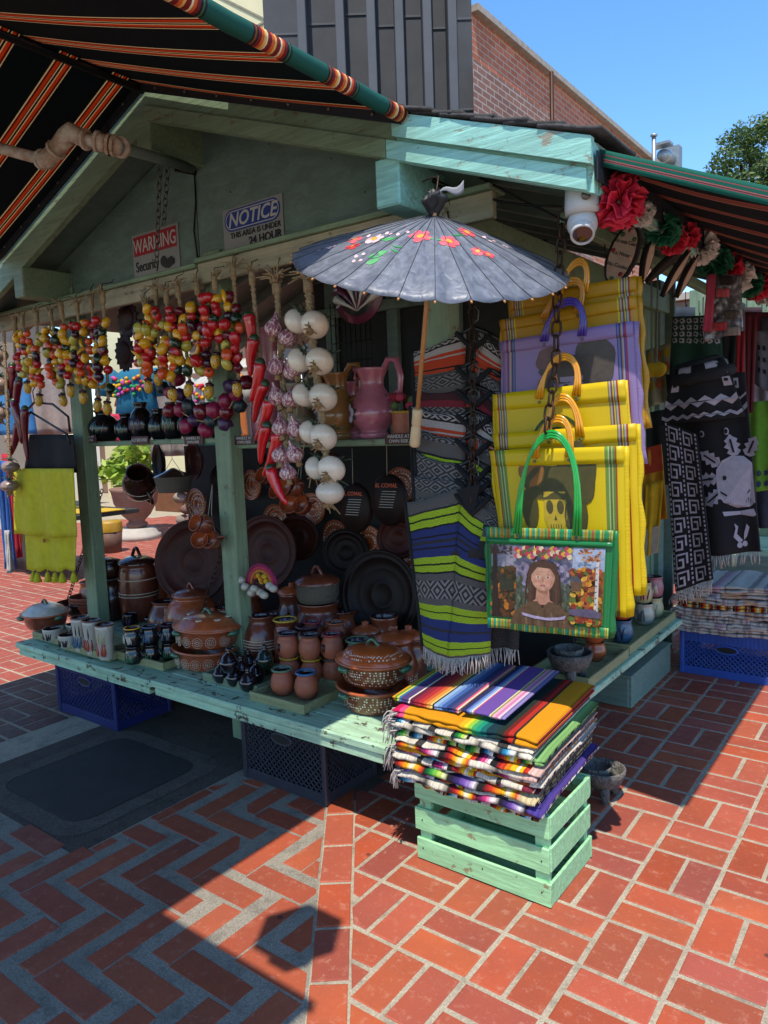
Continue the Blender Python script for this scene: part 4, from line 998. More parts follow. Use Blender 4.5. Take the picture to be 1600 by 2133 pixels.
# ================================================================== PONCHOS ON A CHAIN
def serape(name, seq, rep=1, axis=1, jit=.012): return stripes(name, seq, axis, rep, .95, 150, bump=.6, jitter=jit)
ch_, gy_, lm_, bl_, wh_, or_, bk_ = '#343234', '#6a6562', '#b8d824', '#26387c', '#c9c0bd', '#d9471c', '#131314'
def ponchomat(name, seq, diamond=None):
    s = NT(name); uv = s.co('UV'); sep = s.n('SeparateXYZ'); s.l(uv, sep.inputs[0]); y = sep.outputs[1]
    y = s.math('ADD', y, s.math('MULTIPLY', s.math('SUBTRACT', s.noise(uv, 22, 3), .5), .008))
    tot = sum(q[0] for q in seq); a = 0; st = []; msk = []
    for q in seq: st.append((a/tot, q[1])); msk.append((a/tot, 1.0 if len(q) > 2 else 0.0)); a += q[0]
    yy = s.math('FRACT', y); o = s.ramp(yy, st, 'CONSTANT'); mk = s.ramp(yy, msk, 'CONSTANT')
    # woven diamond figure: |frac(x)-.5| + |frac(y)-.5| rings
    fx = s.math('ABSOLUTE', s.math('SUBTRACT', s.math('FRACT', s.math('MULTIPLY', sep.outputs[0], 3.2)), .5)); fy = s.math('ABSOLUTE', s.math('SUBTRACT', s.math('FRACT', s.math('MULTIPLY', sep.outputs[1], 7.5)), .5))
    ring = s.math('FRACT', s.math('MULTIPLY', s.math('ADD', fx, fy), 3.2)); dm = s.math('MULTIPLY', s.ramp(ring, [(0, 1), (.5, 0)], 'CONSTANT'), mk)
    o = s.mix(dm, o, diamond or '#8a8482')
    wv = s.noise(s.co('UV', scale=(120, 170, 1)), 1, 2, .5); o = s.mix(.08, o, '#9a9690'); o = s.mix(.85, o, s.ramp(wv, [(.3, '#5e5e5e'), (.7, '#ffffff')]), 'MULTIPLY')
    s.l(o, s.b.inputs['Base Color']); s.bump(wv, .7, .004); return s.done(.95, spec=.15)
PMAT = [ponchomat('white and orange poncho weave', [(5, wh_, 1), (1, bk_), (4, wh_), (2, or_), (1, wh_), (6, or_), (1, bk_), (2, or_), (5, gy_), (8, ch_, 1), (5, gy_), (2, or_), (1, bk_), (8, ch_)], '#181818'),
        ponchomat('charcoal poncho weave with orange line', [(10, ch_, 1), (4, gy_), (2, '#3a3838'), (3, gy_), (1, bk_), (2.4, or_), (1, bk_), (6, gy_), (8, ch_, 1), (4, or_), (9, ch_)]),
        ponchomat('maroon and grey poncho weave', [(6, '#4a1822'), (2, '#8c1c34'), (6, ch_, 1), (2, '#8c1c34'), (5, gy_), (6, '#4a1822')]),
        ponchomat('charcoal and lime poncho weave', [(9, ch_, 1), (6, gy_), (1, bk_), (2.2, lm_), (1, bk_), (2.2, lm_), (1, bk_), (8, bl_), (9, ch_, 1), (3, lm_)]),
        ponchomat('dark figured poncho weave', [(12, ch_, 1), (3, gy_), (6, '#3a3838', 1), (2, bk_), (4, gy_), (2, lm_), (8, ch_)]),
        ponchomat('lime and cobalt poncho weave', [(7, gy_), (1, '#2a2a2a'), (3, lm_), (.8, '#22380a'), (3.2, lm_), (1, bk_), (3.6, bl_), (.8, bk_), (1.6, bl_), (1.6, ch_), (1.6, bl_), (1, bk_), (4, bl_), (3, lm_), (.8, '#22380a'), (3, lm_), (1, bk_), (3, gy_), (9, ch_, 1), (3, gy_), (3, lm_), (.8, '#22380a'), (3, lm_), (4, bl_), (1.4, ch_), (4, bl_), (3, lm_), (.8, '#22380a'), (2.6, lm_), (1, gy_)], '#9a9490')]
M_trim = pm('black felt trim', '#141416', .95, .1); M_hang = pm('black plastic hanger', '#101012', .4, .1)
M_fr = pm('off white fringe yarn', '#bdb4ac', .95, .15, 60, .6, 300)
def fringe(pts, n, L, r, m, parent, rnd, sway=.012):
    b = MB()
    for k in range(n):
        t = (k+.5)/n*(len(pts)-1); i = min(int(t), len(pts)-2); p = V(pts[i]).lerp(V(pts[i+1]), t-i); l = L*rnd.uniform(.7, 1.15); sx, sy = rnd.gauss(0, sway), rnd.gauss(0, sway)
        b.tube([p, p+V((sx*.6, sy*.4, -l*.45)), p+V((sx, sy, -l))], [r, r*.9, r*.7], 4)
    return obj('fringe', b, m, parent)
rp = random.Random(21)
plist = [(985, 656, 726, 860, 735, 'white and orange striped poncho topmost of the hanging column under the parasol', 0), (985, 727, 800, 862, 790, 'charcoal poncho with an orange line, second from the top of the column', 1), (986, 776, 845, 868, 815, 'maroon and grey poncho, third from the top of the column', 2),
         (986, 828, 895, 856, 845, 'white zigzag and orange poncho, fourth from the top of the column', 0), (985, 879, 950, 864, 888, 'charcoal and lime poncho, fifth from the top of the column', 3), (985, 931, 1005, 866, 940, 'dark figured poncho, sixth from the top of the column', 4), (985, 962, 1030, 862, 990, 'grey poncho with lime edge just above the lowest poncho', 4), (984, 992, 1070, 846, 1046, 'lime green and cobalt blue striped poncho, lowest and full length', 5)]
def hanger(t, top, Y, wl, wr_, drop):
    a = ony(*top, Y); b = MB(); pts = [a+V((0, 0, -.035)), a+V((.022, 0, -.02)), a+V((.026, 0, .012)), a+V((.008, 0, .032)), a+V((-.016, 0, .022)), a+V((-.02, 0, .008))]
    obj('hanger_hook', MB().tube(pts, .0022, 6), M_steel, t)
    n = a-V((0, 0, .045)); b.tube([n+V((-wl, 0, -drop)), n+V((-wl*.5, 0, -drop*.4)), n, n+V((wr_*.5, 0, -drop*.4)), n+V((wr_, 0, -drop))], .009, 8); obj('hanger', b, M_hang, t)
for k, (cx_, hy, ny, lx, ly, lab, mi) in enumerate(plist):
    Y = 2.49-.021*k; last = k == len(plist)-1
    t = thing('poncho', lab, 'poncho', ony(cx_, ny+120, Y), 'ponchos hanging in a column')
    hanger(t, (cx_, hy), Y, .12, .12, .065)
    bot = 1352 if last else ny+130
    fold = 945 if last else cx_-22
    nl = ony(cx_-14, hy+34, Y); ll = ony(lx, ly, Y); lb = ony(lx+(36 if last else 6), bot-8 if last else bot-20, Y-.02); cb_ = ony(fold-12 if last else fold, bot+18 if last else bot, Y-.05); nc = ony(fold, ny-5 if last else ny, Y-.035)
    def L1(u, v):      # u 0 at sleeve edge .. 1 at centre
        top = ll.lerp(nl, u) if not last else ll.lerp(ony(962, 1012, Y-.01), u); b0 = lb.lerp(cb_, u); 
        p = top.lerp(b0, v); bulge = .022*math.sin(PI*u)*(1-.4*v); return p+V((0, -bulge-.004*nz(u*3+k, v*6), .004*nz(u*4, v*7, k)-.012*math.sin(PI*u)*(v < .05)))
    hgt = .62 if last else .3
    uo = rp.random(); vo = 0 if last else (.02, .0, .1, .0, .12, .0, .15, 0)[k]
    obj('left_half', MB().sheet(L1, 14, 28 if last else 14, .007, uvf=lambda u, v: (u*.9+uo, v*(1.0 if last else .85)+vo)), PMAT[mi], t)
    rl = ony(1036 if last else 1062, (1075 if last else hy+92), Y+.01); rb = ony(1022 if last else 1060, bot+(8 if last else 0), Y)
    def L2(u, v):
        top = (ony(962, 1012, Y-.01) if last else ony(cx_+16, hy+34, Y)).lerp(rl, u); b0 = cb_.lerp(rb, u)
        if last:                                              # V neck: pull the inner edge down
            pass
        p = top.lerp(b0, v); return p+V((0, -.02*math.sin(PI*u)+.006*nz(u*5+k, v*5), .003*nz(u*4+9, v*7, k)))
    obj('right_half', MB().sheet(L2, 12, 28 if last else 14, .007, uvf=lambda u, v: (u*.8+uo+.9, v*(1.0 if last else .85)+vo)), PMAT[mi], t)
    obj('edge_trim', MB().tube([L1(0, i/8)+V((0, -.003, 0)) for i in range(9)], .0085 if not last else .009, 6), M_trim, t)
    a1, a2, a3 = ony(cx_-34, hy+38, Y-.012), ony(cx_, ny+2 if not last else ny, Y-.05), ony(cx_+36, hy+42, Y-.012)
    obj('neck_trim', MB().tube([a1, lerp(a1, a2, .5), a2, lerp(a2, a3, .5), a3], .0105, 6), M_trim, t)
    if last:
        fringe([L1(i/8, 1) for i in range(9)]+[L2(i/8, 1) for i in range(9)], 90, .062, .0022, M_fr, t, rp)
        obj('neck_gap', MB().prism([(0, 0), (.10, .02), (.065, -.1)], ony(962, 1012, Y-.03)+V((-.012, -.022, -.012)), ux, uz, -.004), M_trim, t)
# orange hem of a poncho behind the lowest one
t = thing('poncho', 'orange and white poncho hem showing to the right of the lowest poncho', 'poncho', ony(1045, 1360, 2.40), 'ponchos hanging in a column')
A, B_, C_, D_ = ony(1000, 1150, 2.41), ony(1088, 1150, 2.41), ony(1082, 1352, 2.40), ony(1015, 1348, 2.40)
hf = lambda u, v: A.lerp(B_, u).lerp(D_.lerp(C_, u), v)+V((0, -.012*math.sin(u*9), 0))
obj('hem', MB().sheet(hf, 10, 14, .006, uvf=lambda u, v: (u*.4, v*.35-.02)), ponchomat('orange hem weave', [(18, ch_), (3, or_), (1, wh_), (6, or_), (.8, wh_), (2, or_), (2.6, wh_), (8, wh_)]), t)
fringe([hf(i/6, 1) for i in range(7)], 22, .06, .0022, M_fr, t, rp)
chain('dark chain carrying the column of ponchos', [ony(930, 420, 2.42), ony(983, 640, 2.44), ony(985, 820, 2.38), ony(984, 1050, 2.30)], .046, .024, .0032)
# ================================================================== MESH MARKET BAGS
ye, ye2 = '#f8d60c', '#c78f08'
side = [(1, '#b5372c'), (.8, '#c9c2b0'), (.8, '#6d7a68'), (.8, ye), (.9, '#7a4a6a'), (.8, '#c9b89a'), (.8, '#8b7a50'), (.8, ye)]
def bagmat(name, c, sd, tr=.35):
    seq = [(3, c)]+sd+[(62, c)]+sd[::-1]+[(4, c)]
    return stripes(name, seq, 0, 1, .42, 260, transl=tr, bump=.12, gloss=1)
M_by = bagmat('yellow mesh plastic', ye, side); M_by2 = bagmat('amber mesh plastic', '#d89e0c', side)
M_bl2 = bagmat('lilac mesh plastic', '#a98dc2', [(1, '#a83a5a'), (.8, '#6a4a9a'), (.8, '#c2b0c8'), (.8, '#b89a4a'), (.9, '#5a3a8a'), (.8, '#6a8ab0'), (.8, '#5a3a8a'), (.8, '#a890b8')])
M_byg = bagmat('yellow mesh with green bands', '#f9da0c', [(1, '#b5572c'), (1.2, '#6f9a3a'), (.8, '#c9c98a'), (1.3, '#5f8a3a'), (.7, '#d8d8a0'), (1.2, '#7aa83a'), (.8, '#8b9a50')])
M_tube = {'y': pm('amber tube handle', '#d9910f', .25, .05, coat=.4), 'p': pm('violet tube handle', '#3c2a8a', .25, .05, coat=.4), 'g': pm('green tube handle', '#10993c', .25, .05, coat=.4), 'o': pm('ochre tube handle', '#b87a1c', .3, .05, coat=.3)}
M_prt = pm('olive brown print', '#4a4416', .6, .2, 40, 0); M_prt2 = pm('rust print', '#8a5a20', .6, .2, 40, 0); M_prtg = pm('dark green print', '#2f4a1c', .6, .2, 40, 0); M_prtv = pm('dusky print', '#4a4038', .6, .2, 40, 0); M_prtv2 = pm('dusky rose print', '#6a4a48', .6, .2, 40, 0)
rb_ = random.Random(33)
def bag(lab, Y, TL, TR, BR, BL, m, hc, apexpx, feet, thk=.03, hem=None, bulge=.013):
    P = [ony(*q, Y) for q in (TL, TR, BR, BL)]; t = thing('market_bag', lab, 'bag', (P[2]+P[3])/2, 'market bags hanging on a chain'); sd = rb_.random()*20
    def f(u, v):
        p = P[0].lerp(P[1], u).lerp(P[3].lerp(P[2], u), v); return p+V((0, -bulge*math.sin(PI*u)*math.sin(PI*min(1, v*1.1))-.4*bulge*nz(u*3+sd, v*4)*(.3+v), .004*nz(u*4, sd)*(v > .9)))
    obj('body', MB().sheet(f, 22, 20, .004), m, t)
    def bk(u, v): return f(u, v)+V((0, thk*(.35+.65*v), -.004*math.sin(PI*u)))
    obj('back_panel', MB().sheet(bk, 16, 14, .004), m, t)
    for e in (0, 1):
        obj('gusset', MB().sheet(lambda u, v: f(e, v).lerp(bk(e, v), u)+V((((-.006 if e == 0 else .006)+.006*nz(v*6, sd+e))*math.sin(PI*u)*2, 0, 0)), 4, 14, .003, uvf=lambda u, v: (.02 if e == 0 else .98, v)), m, t)
    obj('base_panel', MB().sheet(lambda u, v: f(u, 1).lerp(bk(u, 1), v), 16, 3, .003, uvf=lambda u, v: (u, .5)), m, t)
    hh = obj('top_hem', MB().sheet(lambda u, v: f(u, v*.10)+V((0, -.0055, .002)), 22, 3, .0025), hem or m, t)
    ap = ony(*apexpx, Y-.01)
    for j, o_ in enumerate((-.011, 0, .011)):
        a, b2 = f(feet[0], .05)+V((o_, -.010, 0)), f(feet[1], .05)+V((o_, -.010, 0)); pts = []
        for i in range(17):
            q = PI*i/16; mid = (a+b2)/2; hx = (b2-a)/2; hgt = ap-mid+V((0, 0, o_*.8))
            pts.append(mid-hx*math.cos(q)*(1 if True else 1)+hgt*(math.sin(q)**.75))
        obj('handle', MB().tube(pts, .0055, 8), M_tube[hc], t)
    for fe in feet:
        for dx, dz in ((-.006, .012), (.008, .008), (.0, -.006)):
            p = f(fe, .06)+V((dx, -.0095, dz)); obj('eyelet', MB().tube([p+V((math.cos(a*PI/4)*.0045, 0, math.sin(a*PI/4)*.0045)) for a in range(8)], .0016, 5, closed=True), M_steel, t)
    return t, f
def decal(t, f, shapes, mats, name='print', off=.0042):
    """flat printing on a bag: polygons in bag (u,v) space, laid on the cloth"""
    b = MB()
    for n, (poly, mi) in enumerate(shapes):
        pts = [f(min(.985, max(.015, u)), v)+V((0, -off-.00003*n, 0)) for u, v in poly]; b.add(pts, [list(range(len(pts)))], mi=mi)
    return obj(name, b, mats, t)
def wob(cx_, cy_, rx, ry, n, amp, sd): return [(cx_+rx*(1+amp*math.cos(6*a+sd))*math.cos(a), cy_+ry*(1+amp*math.cos(6*a+sd))*math.sin(a)) for a in [2*PI*i/n for i in range(n)]]
def skullprint(t, f, cx_, cy_, s_, mats, full=True):
    k = 1.35*s_; S = []
    S += [(wob(cx_-.17*s_, cy_-.16*k, .10*s_, .08*k, 24, .05, 1), 1), (wob(cx_+.17*s_, cy_-.13*k, .15*s_, .15*k, 30, .05, 2), 0), (wob(cx_, cy_-.10*k, .24*s_, .08*k, 30, .06, 0), 0)]
    S += [(circ(cx_-.20*s_, cy_+.02*k, .07*s_, .10*k, 16), 0), (circ(cx_+.16*s_, cy_+.05*k, .09*s_, .10*k, 16), 0)]
    S += [([(cx_-.085*s_, cy_-.06*k), (cx_+.085*s_, cy_-.06*k), (cx_+.09*s_, cy_+.06*k), (cx_+.05*s_, cy_+.14*k), (cx_-.05*s_, cy_+.14*k), (cx_-.09*s_, cy_+.06*k)], 2)]
    for e in (-1, 1): S.append((circ(cx_+e*.042*s_, cy_+.01*k, .028*s_, .032*k, 12), 0))
    S.append(([(cx_-.012*s_, cy_+.07*k), (cx_, cy_+.045*k), (cx_+.012*s_, cy_+.07*k)], 0))
    for i in range(5): x = cx_+(-.04+.02*i)*s_; S.append((rect(x-.003, cy_+.088*k, x+.003, cy_+.115*k), 0))
    for i in range(7): x = cx_+(-.18+.06*i)*s_; S.append((wob(x, cy_+.22*k, .028*s_, .04*k, 12, .1, i), 0))
    decal(t, f, S, mats)
M_prl = pm('pale print yellow', '#b0941e', .5, .1, 40, 0); M_prll = pm('pale print lilac', '#8f7c90', .5, .1, 40, 0)
bag('amber market bag at the very top of the bag chain behind the others', 2.50, (1062, 622), (1326, 576), (1340, 890), (1072, 900), M_by2, 'y', (1205, 545), (.42, .62))
bag('amber market bag second from the top with ochre handles', 2.475, (1044, 668), (1326, 616), (1346, 892), (1060, 900), M_by2, 'o', (1192, 585), (.35, .60))
t, f = bag('lilac market bag with violet handles and a dark hat print', 2.44, (1047, 712), (1319, 670), (1336, 968), (1050, 960), M_bl2, 'p', (1183, 628), (.35, .64), bulge=.005)
skullprint(t, f, .55, .42, 1.0, [M_prtv, M_prtv2, M_prll])
t, f = bag('bright yellow market bag with a green arch print below the lilac bag', 2.39, (1028, 823), (1302, 792), (1336, 1228), (1042, 1150), M_by, 'y', (1173, 743), (.38, .66), bulge=.006)
decal(t, f, [([(.5+.22*math.cos(PI*i/16+0)*q, .36-.22*math.sin(PI*i/16)*q) for i in range(17) for q in (1,)]+[(.5+.20*math.cos(PI*i/16), .36-.20*math.sin(PI*i/16)) for i in range(16, -1, -1)], 0), ([(.5+.15*math.cos(PI*i/16), .36-.15*math.sin(PI*i/16)) for i in range(17)]+[(.5+.135*math.cos(PI*i/16), .36-.135*math.sin(PI*i/16)) for i in range(16, -1, -1)], 0)]+[(rect(.34+.055*i, .21, .345+.055*i, .36), 0) for i in range(7)], [M_prtg])
bag('yellow market bag with amber handles, second in front of the lilac bag', 2.355, (1030, 905), (1325, 883), (1336, 1240), (1060, 1240), M_by, 'y', (1170, 828), (.42, .64))
t, f = bag('yellow market bag with green side bands and a skull in flowered hat print', 2.315, (1022, 940), (1300, 930), (1305, 1285), (1060, 1260), M_byg, 'y', (1160, 872), (.36, .62), thk=.05, bulge=.005)
skullprint(t, f, .49, .34, 1.0, [M_prt, M_prt2, M_prl])
# front bag: green frame with a printed picture (plain generic portrait between two autumn views)
gst = ['#1f8a4e', '#b58a2c', '#1a9a8a', '#1f8a4e', '#a8482c', '#2aa08a', '#7a8a2c', '#c2b83a']
rq = random.Random(9)
M_hemg = stripes('green rainbow striped binding', [(rq.uniform(.6, 1.5), rq.choice(gst)) for _ in range(30)], 0, 3.0, .45, 260, transl=.1, gloss=1, bump=.1)
M_gbag = stripes('green woven plastic', [(1, '#18793f'), (1, '#1a8246')], 0, 40, .42, 260, transl=.15, gloss=1, bump=.1)
t, f = bag('green market bag with a portrait picture between autumn landscapes, lowest in front', 2.255, (1015, 1098), (1279, 1106), (1268, 1330), (1018, 1306), M_gbag, 'g', (1148, 904), (.27, .74), thk=.03, hem=M_hemg, bulge=.0003)
obj('lower_hem', MB().sheet(lambda u, v: f(u, .90+v*.10)+V((0, -.0055, 0)), 22, 3, .0025), M_hemg, t)
obj('pocket_edge', MB().sheet(lambda u, v: f(u, .105+v*.05)+V((0, -.006, 0)), 22, 2, .003), pm('green plastic binding', '#0f6d38', .4, .05), t)
zp = f(.41, .16)+V((0, -.010, 0)); obj('zip_pull', MB().tube([zp, zp+V((.001, -.001, -.03)), zp+V((0, 0, -.05))], [.002, .003, .0045], 6), pm('brass', '#8a6a2c', .35, metal=.9), t)
pal = {'n': ['#3a2418', '#5a3418', '#8a5220', '#b06a1c', '#6a4a1c', '#2c2a18', '#3c4420'], 'e': ['#8a2c18', '#b5501c', '#c98a2a', '#d8a63a', '#6a2a1c', '#a8602c', '#5a6a2a']}
PMs = {}
def pc(h):
    if h not in PMs: PMs[h] = pm('print '+h, h, .4, .22, 70, 0)
    return PMs[h]
S, mats = [], []
def sh(poly, h):
    if pc(h) not in mats: mats.append(pc(h))
    S.append((poly, mats.index(pc(h))))
u0, u1, v0, v1 = .04, .95, .165, .88
def R_(a, b, c, d): return [(lerp(u0, u1, a), lerp(v0, v1, b)), (lerp(u0, u1, c), lerp(v0, v1, b)), (lerp(u0, u1, c), lerp(v0, v1, d)), (lerp(u0, u1, a), lerp(v0, v1, d))]
def q_(poly): return [(lerp(u0, u1, x), lerp(v0, v1, y)) for x, y in poly]
sh(R_(0, 0, .235, 1), '#8f8a9a'); sh(R_(.235, 0, .735, 1), '#867c92'); sh(R_(.735, 0, 1, 1), '#a9b4cc'); sh(R_(0, .62, .235, 1), '#4a3018'); sh(R_(.735, .30, 1, 1), '#8a5a2c'); sh(R_(0, .30, .235, .66), '#54381e')
for i in range(100):
    x, y = rq.uniform(.01, .225), rq.uniform(.30, .98); r = rq.uniform(.014, .034); sh(q_(wob(x, y, r, r*1.5, 8, .2, i)), rq.choice(pal['n']))
sh(q_([(.02, .0), (.055, .0), (.06, .5), (.08, 1), (.0, 1), (.015, .5)]), '#2a1a14')
for i in range(9): x = .09+.015*i; sh(q_([(x-.012, .62), (x, .22+.05*(i % 3)), (x+.012, .62)]), '#2f3020')
for i in range(46): x, y = rq.uniform(.0, .2), rq.uniform(0, .12); sh(q_(circ(x, y, .012, .014, 6)), '#4a2c20')
sh(q_([(.235, .6), (.30, .48), (.36, .58), (.42, .44), (.47, .6), (.47, 1), (.235, 1)]), '#4a5048'); sh(q_([(.56, .6), (.62, .46), (.68, .58), (.735, .5), (.735, 1), (.56, 1)]), '#50584e')
for i in range(34):
    x, y = rq.choice([rq.uniform(.24, .34), rq.uniform(.66, .73)]), rq.uniform(.7, .98); r = rq.uniform(.012, .022); sh(q_(wob(x, y, r, r*1.5, 8, .2, i)), rq.choice(['#3c4436', '#6a5a3a', '#5a5f50', '#8a7a5a']))
def qs(poly): return q_([(.49+(x-.5)*1.28, .47+(y-.47)*1.14) for x, y in poly])
for i in range(40): x, y = rq.uniform(.25, .72), rq.uniform(.10, .6); sh(q_(wob(x, y, .02, .03, 8, .2, i)), rq.choice(['#8f86a0', '#7a7088', '#9a92a8', '#746a80']))
for i in range(30): x, y = rq.choice([rq.uniform(.25, .36), rq.uniform(.62, .725)]), rq.uniform(.45, .8); sh(q_([(x, y-.07), (x+.018, y), (x, y+.07), (x-.018, y)]), rq.choice(['#4a5440', '#5c6450', '#3c4636', '#6a7058']))
sh(qs([(.385, .40), (.41, .26), (.50, .205), (.59, .26), (.615, .40), (.63, .62), (.60, .76), (.40, .76), (.37, .62)]), '#4a2f22')      # long hair
for i in range(9): x = .385+.028*i; sh(qs([(x, .30+.02*abs(i-4)), (x+.008, .30+.02*abs(i-4)), (x+.012*(i-4)*.3+.01, .74), (x+.012*(i-4)*.3, .74)]), '#5c3c2a' if i % 2 else '#3a241a')
sh(qs([(.46, .50), (.54, .50), (.55, .68), (.60, .74), (.40, .74), (.45, .68)]), '#b5826a'); sh(qs([(.46, .55), (.54, .55), (.53, .62), (.47, .60)]), '#9a6a54')   # neck
sh(qs([(.26, 1), (.30, .84), (.40, .72), (.46, .70), (.50, .78), (.54, .70), (.62, .73), (.70, .86), (.73, 1)]), '#5c442e')              # dress
for i in range(8): x = .33+.045*i; sh(qs([(x, .80+.02*abs(i-4)), (x+.012, .80+.02*abs(i-4)), (x+.02, .99), (x, .99)]), '#6e543a' if i % 2 else '#4a3624')
sh(qs(circ(.50, .42, .082, .155, 22)), '#c08f76'); sh(qs(circ(.535, .43, .042, .13, 18)), '#b3806a'); sh(qs(circ(.505, .42, .055, .13, 18)), '#c4947c')
sh(qs([(.415, .40), (.425, .29), (.50, .245), (.575, .29), (.585, .40), (.55, .31), (.46, .30)]), '#4a2f22')
for x in (.466, .534): sh(qs(circ(x, .415, .015, .010, 10)), '#d8cabc'); sh(qs(circ(x, .415, .008, .009, 10)), '#4a3024'); sh(qs([(x-.02, .388), (x, .380), (x+.02, .388), (x, .385)]), '#6a4634'); sh(qs(circ(x+(.0), .47, .018, .02, 10)), '#c98a78')
sh(qs(circ(.50, .512, .022, .010, 10)), '#b0605c'); sh(qs([(.498, .42), (.503, .42), (.512, .468), (.49, .47)]), '#a87660')
for i in range(40):
    sh(q_(wob(.25+.47*(i % 20)/19, .05+.06*(i//20)+.03*math.sin(i*1.3), .024, .036, 10, .15, i)), ['#b5344a', '#c9a83a', '#c24a6a', '#d8c8a0', '#9a2a3c', '#4a6a3a'][i % 6])
sh(q_([(.30, .90), (.40, .93), (.52, .95), (.64, .93), (.70, .90), (.69, .95), (.56, .985), (.42, .975), (.31, .94)]), '#a99ab8')
for i in range(150):
    x, y = rq.uniform(.745, .985), rq.uniform(.26, .98); r = rq.uniform(.013, .032); sh(q_(wob(x, y, r, r*1.5, 8, .2, i)), rq.choice(pal['e']))
sh(q_([(.745, .42), (.79, .36), (.83, .44), (.83, .56), (.745, .56)]), '#6a4a34'); sh(q_([(.735, .43), (.79, .345), (.84, .445)]), '#4a4a5a')
sh(q_([(.945, .1), (.97, .1), (.972, .85), (.94, .85)]), '#c9c2bc')
for i in range(9): sh(q_(rect(.945, .15+.08*i, .957, .165+.08*i)), '#4a3c38')
for i in range(40): x, y = rq.uniform(.80, .99), rq.uniform(0, .16); sh(q_(circ(x, y, .012, .014, 6)), rq.choice(['#b5652c', '#8a4a24', '#c98a4a']))
sh(q_([(.735, .80), (.9, .78), (1, .82), (1, .9), (.735, .88)]), '#5a5068')
decal(t, f, [(p, m) for p, m in S], mats, 'printed_picture', .0046)
chain('dark chain carrying the column of market bags', [ony(1173, 440, 2.36), ony(1160, 640, 2.32), ony(1158, 760, 2.29), ony(1138, 900, 2.24)], .052, .03, .0042)
# ================================================================== POTTERY ON THE COUNTER
def clay(name, c, c2, rough=.32, coat=.45, dots=None, scale=16, dcol='#d8cdb8'):
    """glazed earthenware; dots = (z0, z1, cell scale, size) paints a band of slip dots"""
    s = NT(name); co = s.co(); o = s.mix(s.ramp(s.noise(co, scale, 5, .65), [(.3, 0), (.72, 1)]), c2, c)
    if dots:
        sep = s.n('SeparateXYZ'); s.l(co, sep.inputs[0]); z0, z1, ds, sz = dots
        vo = s.n('TexVoronoi', Scale=ds, Randomness=.25); s.l(co, vo.inputs['Vector'])
        d = s.math('LESS_THAN', vo.outputs['Distance'], sz); band = s.math('MULTIPLY', s.math('GREATER_THAN', sep.outputs[2], z0), s.math('LESS_THAN', sep.outputs[2], z1))
        o = s.mix(s.math('MULTIPLY', d, band), o, dcol)
    s.l(o, s.b.inputs['Base Color']); s.bump(s.noise(co, 60, 3), .08, .003); return s.done(rough, coat=coat)
M_terra = clay('terracotta glaze', '#b0582e', '#8f4220'); M_terra2 = clay('brown glaze', '#7c3c26', '#582818'); M_terrad = clay('dark brown glaze', '#42211a', '#2c1510', .25); M_unglz = clay('matt terracotta', '#aa5e42', '#8e4a30', .6, .1)
M_inner = clay('dark inner glaze', '#3c1710', '#2a100c', .25, .5); M_caz = clay('dotted cazuela glaze', '#7a4026', '#623014', .3, .45, (.022, .088, 85, .33)); M_lidd = clay('dotted lid glaze', '#bd5a28', '#a04a20', .28, .5, (.126, .150, 85, .33))
M_jard = clay('dotted jar glaze', '#8a442a', '#6c321c', .3, .45, (.04, .10, 80, .34)); M_grn = clay('green glazed lug', '#3c6a4a', '#2c4a38', .25, .5)
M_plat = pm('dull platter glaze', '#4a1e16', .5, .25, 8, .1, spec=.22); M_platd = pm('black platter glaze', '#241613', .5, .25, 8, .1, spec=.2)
M_ros = clay('brown glaze with flower dots', '#9c4c2a', '#7c381c', .32, .45)
M_bmug = clay('black lacquer mug', '#17151a', '#0e0d10', .18, .6); M_bflow = clay('painted violet green flower', '#5a4a86', '#3c6a4a', .3, .3, scale=60)
M_wcup = clay('white majolica', '#b9b2a4', '#a39a8a', .3, .45); M_blk = pm('black brush stroke', '#1c1a1c', .4, .1)
M_bluec = clay('slate blue glaze', '#4a6a86', '#35526c', .35, .3); M_redc = clay('coral red glaze', '#b04a38', '#983c2c', .4, .3); M_creamc = clay('cream glaze', '#b5ad84', '#9c946c', .4, .3); M_pinkc = clay('rose glaze', '#a86a74', '#8f545e', .4, .3); M_greyj = clay('pale grey jar', '#85887f', '#70736c', .5, .15)
M_basket = NT('woven reed')
def _bk(s):
    co = s.co(scale=(1, 1, 1)); w1 = s.n('TexWave', _wave_type='BANDS', _bands_direction='Z', Scale=55); s.l(co, w1.inputs[0]); w2 = s.n('TexChecker', Scale=90); s.l(co, w2.inputs[0])
    o = s.mix(w1.outputs[1], '#3c332a', '#8f8270'); s.l(o, s.b.inputs['Base Color']); s.bump(s.math('ADD', w1.outputs[1], w2.outputs[1]), .8, .006); return s.done(.8)
M_basket = _bk(M_basket)
def seat(px, py, r, z=ZT):
    p = onz(px, py, z); d = V((p.x, p.y, 0)).normalized(); return p+d*r
def vess(prof, wall=.006):
    """open vessel: outer profile, rounded lip, inner wall and floor"""
    inn = [(max(.001, r-wall), z+(wall if i == 0 else 0)) for i, (r, z) in enumerate(prof)][::-1]
    r, z = prof[-1]; return [(.0, prof[0][1])]+prof+[(r-wall*.5, z+wall*.35)]+inn+[(0, prof[0][1]+wall)], len(prof)+1
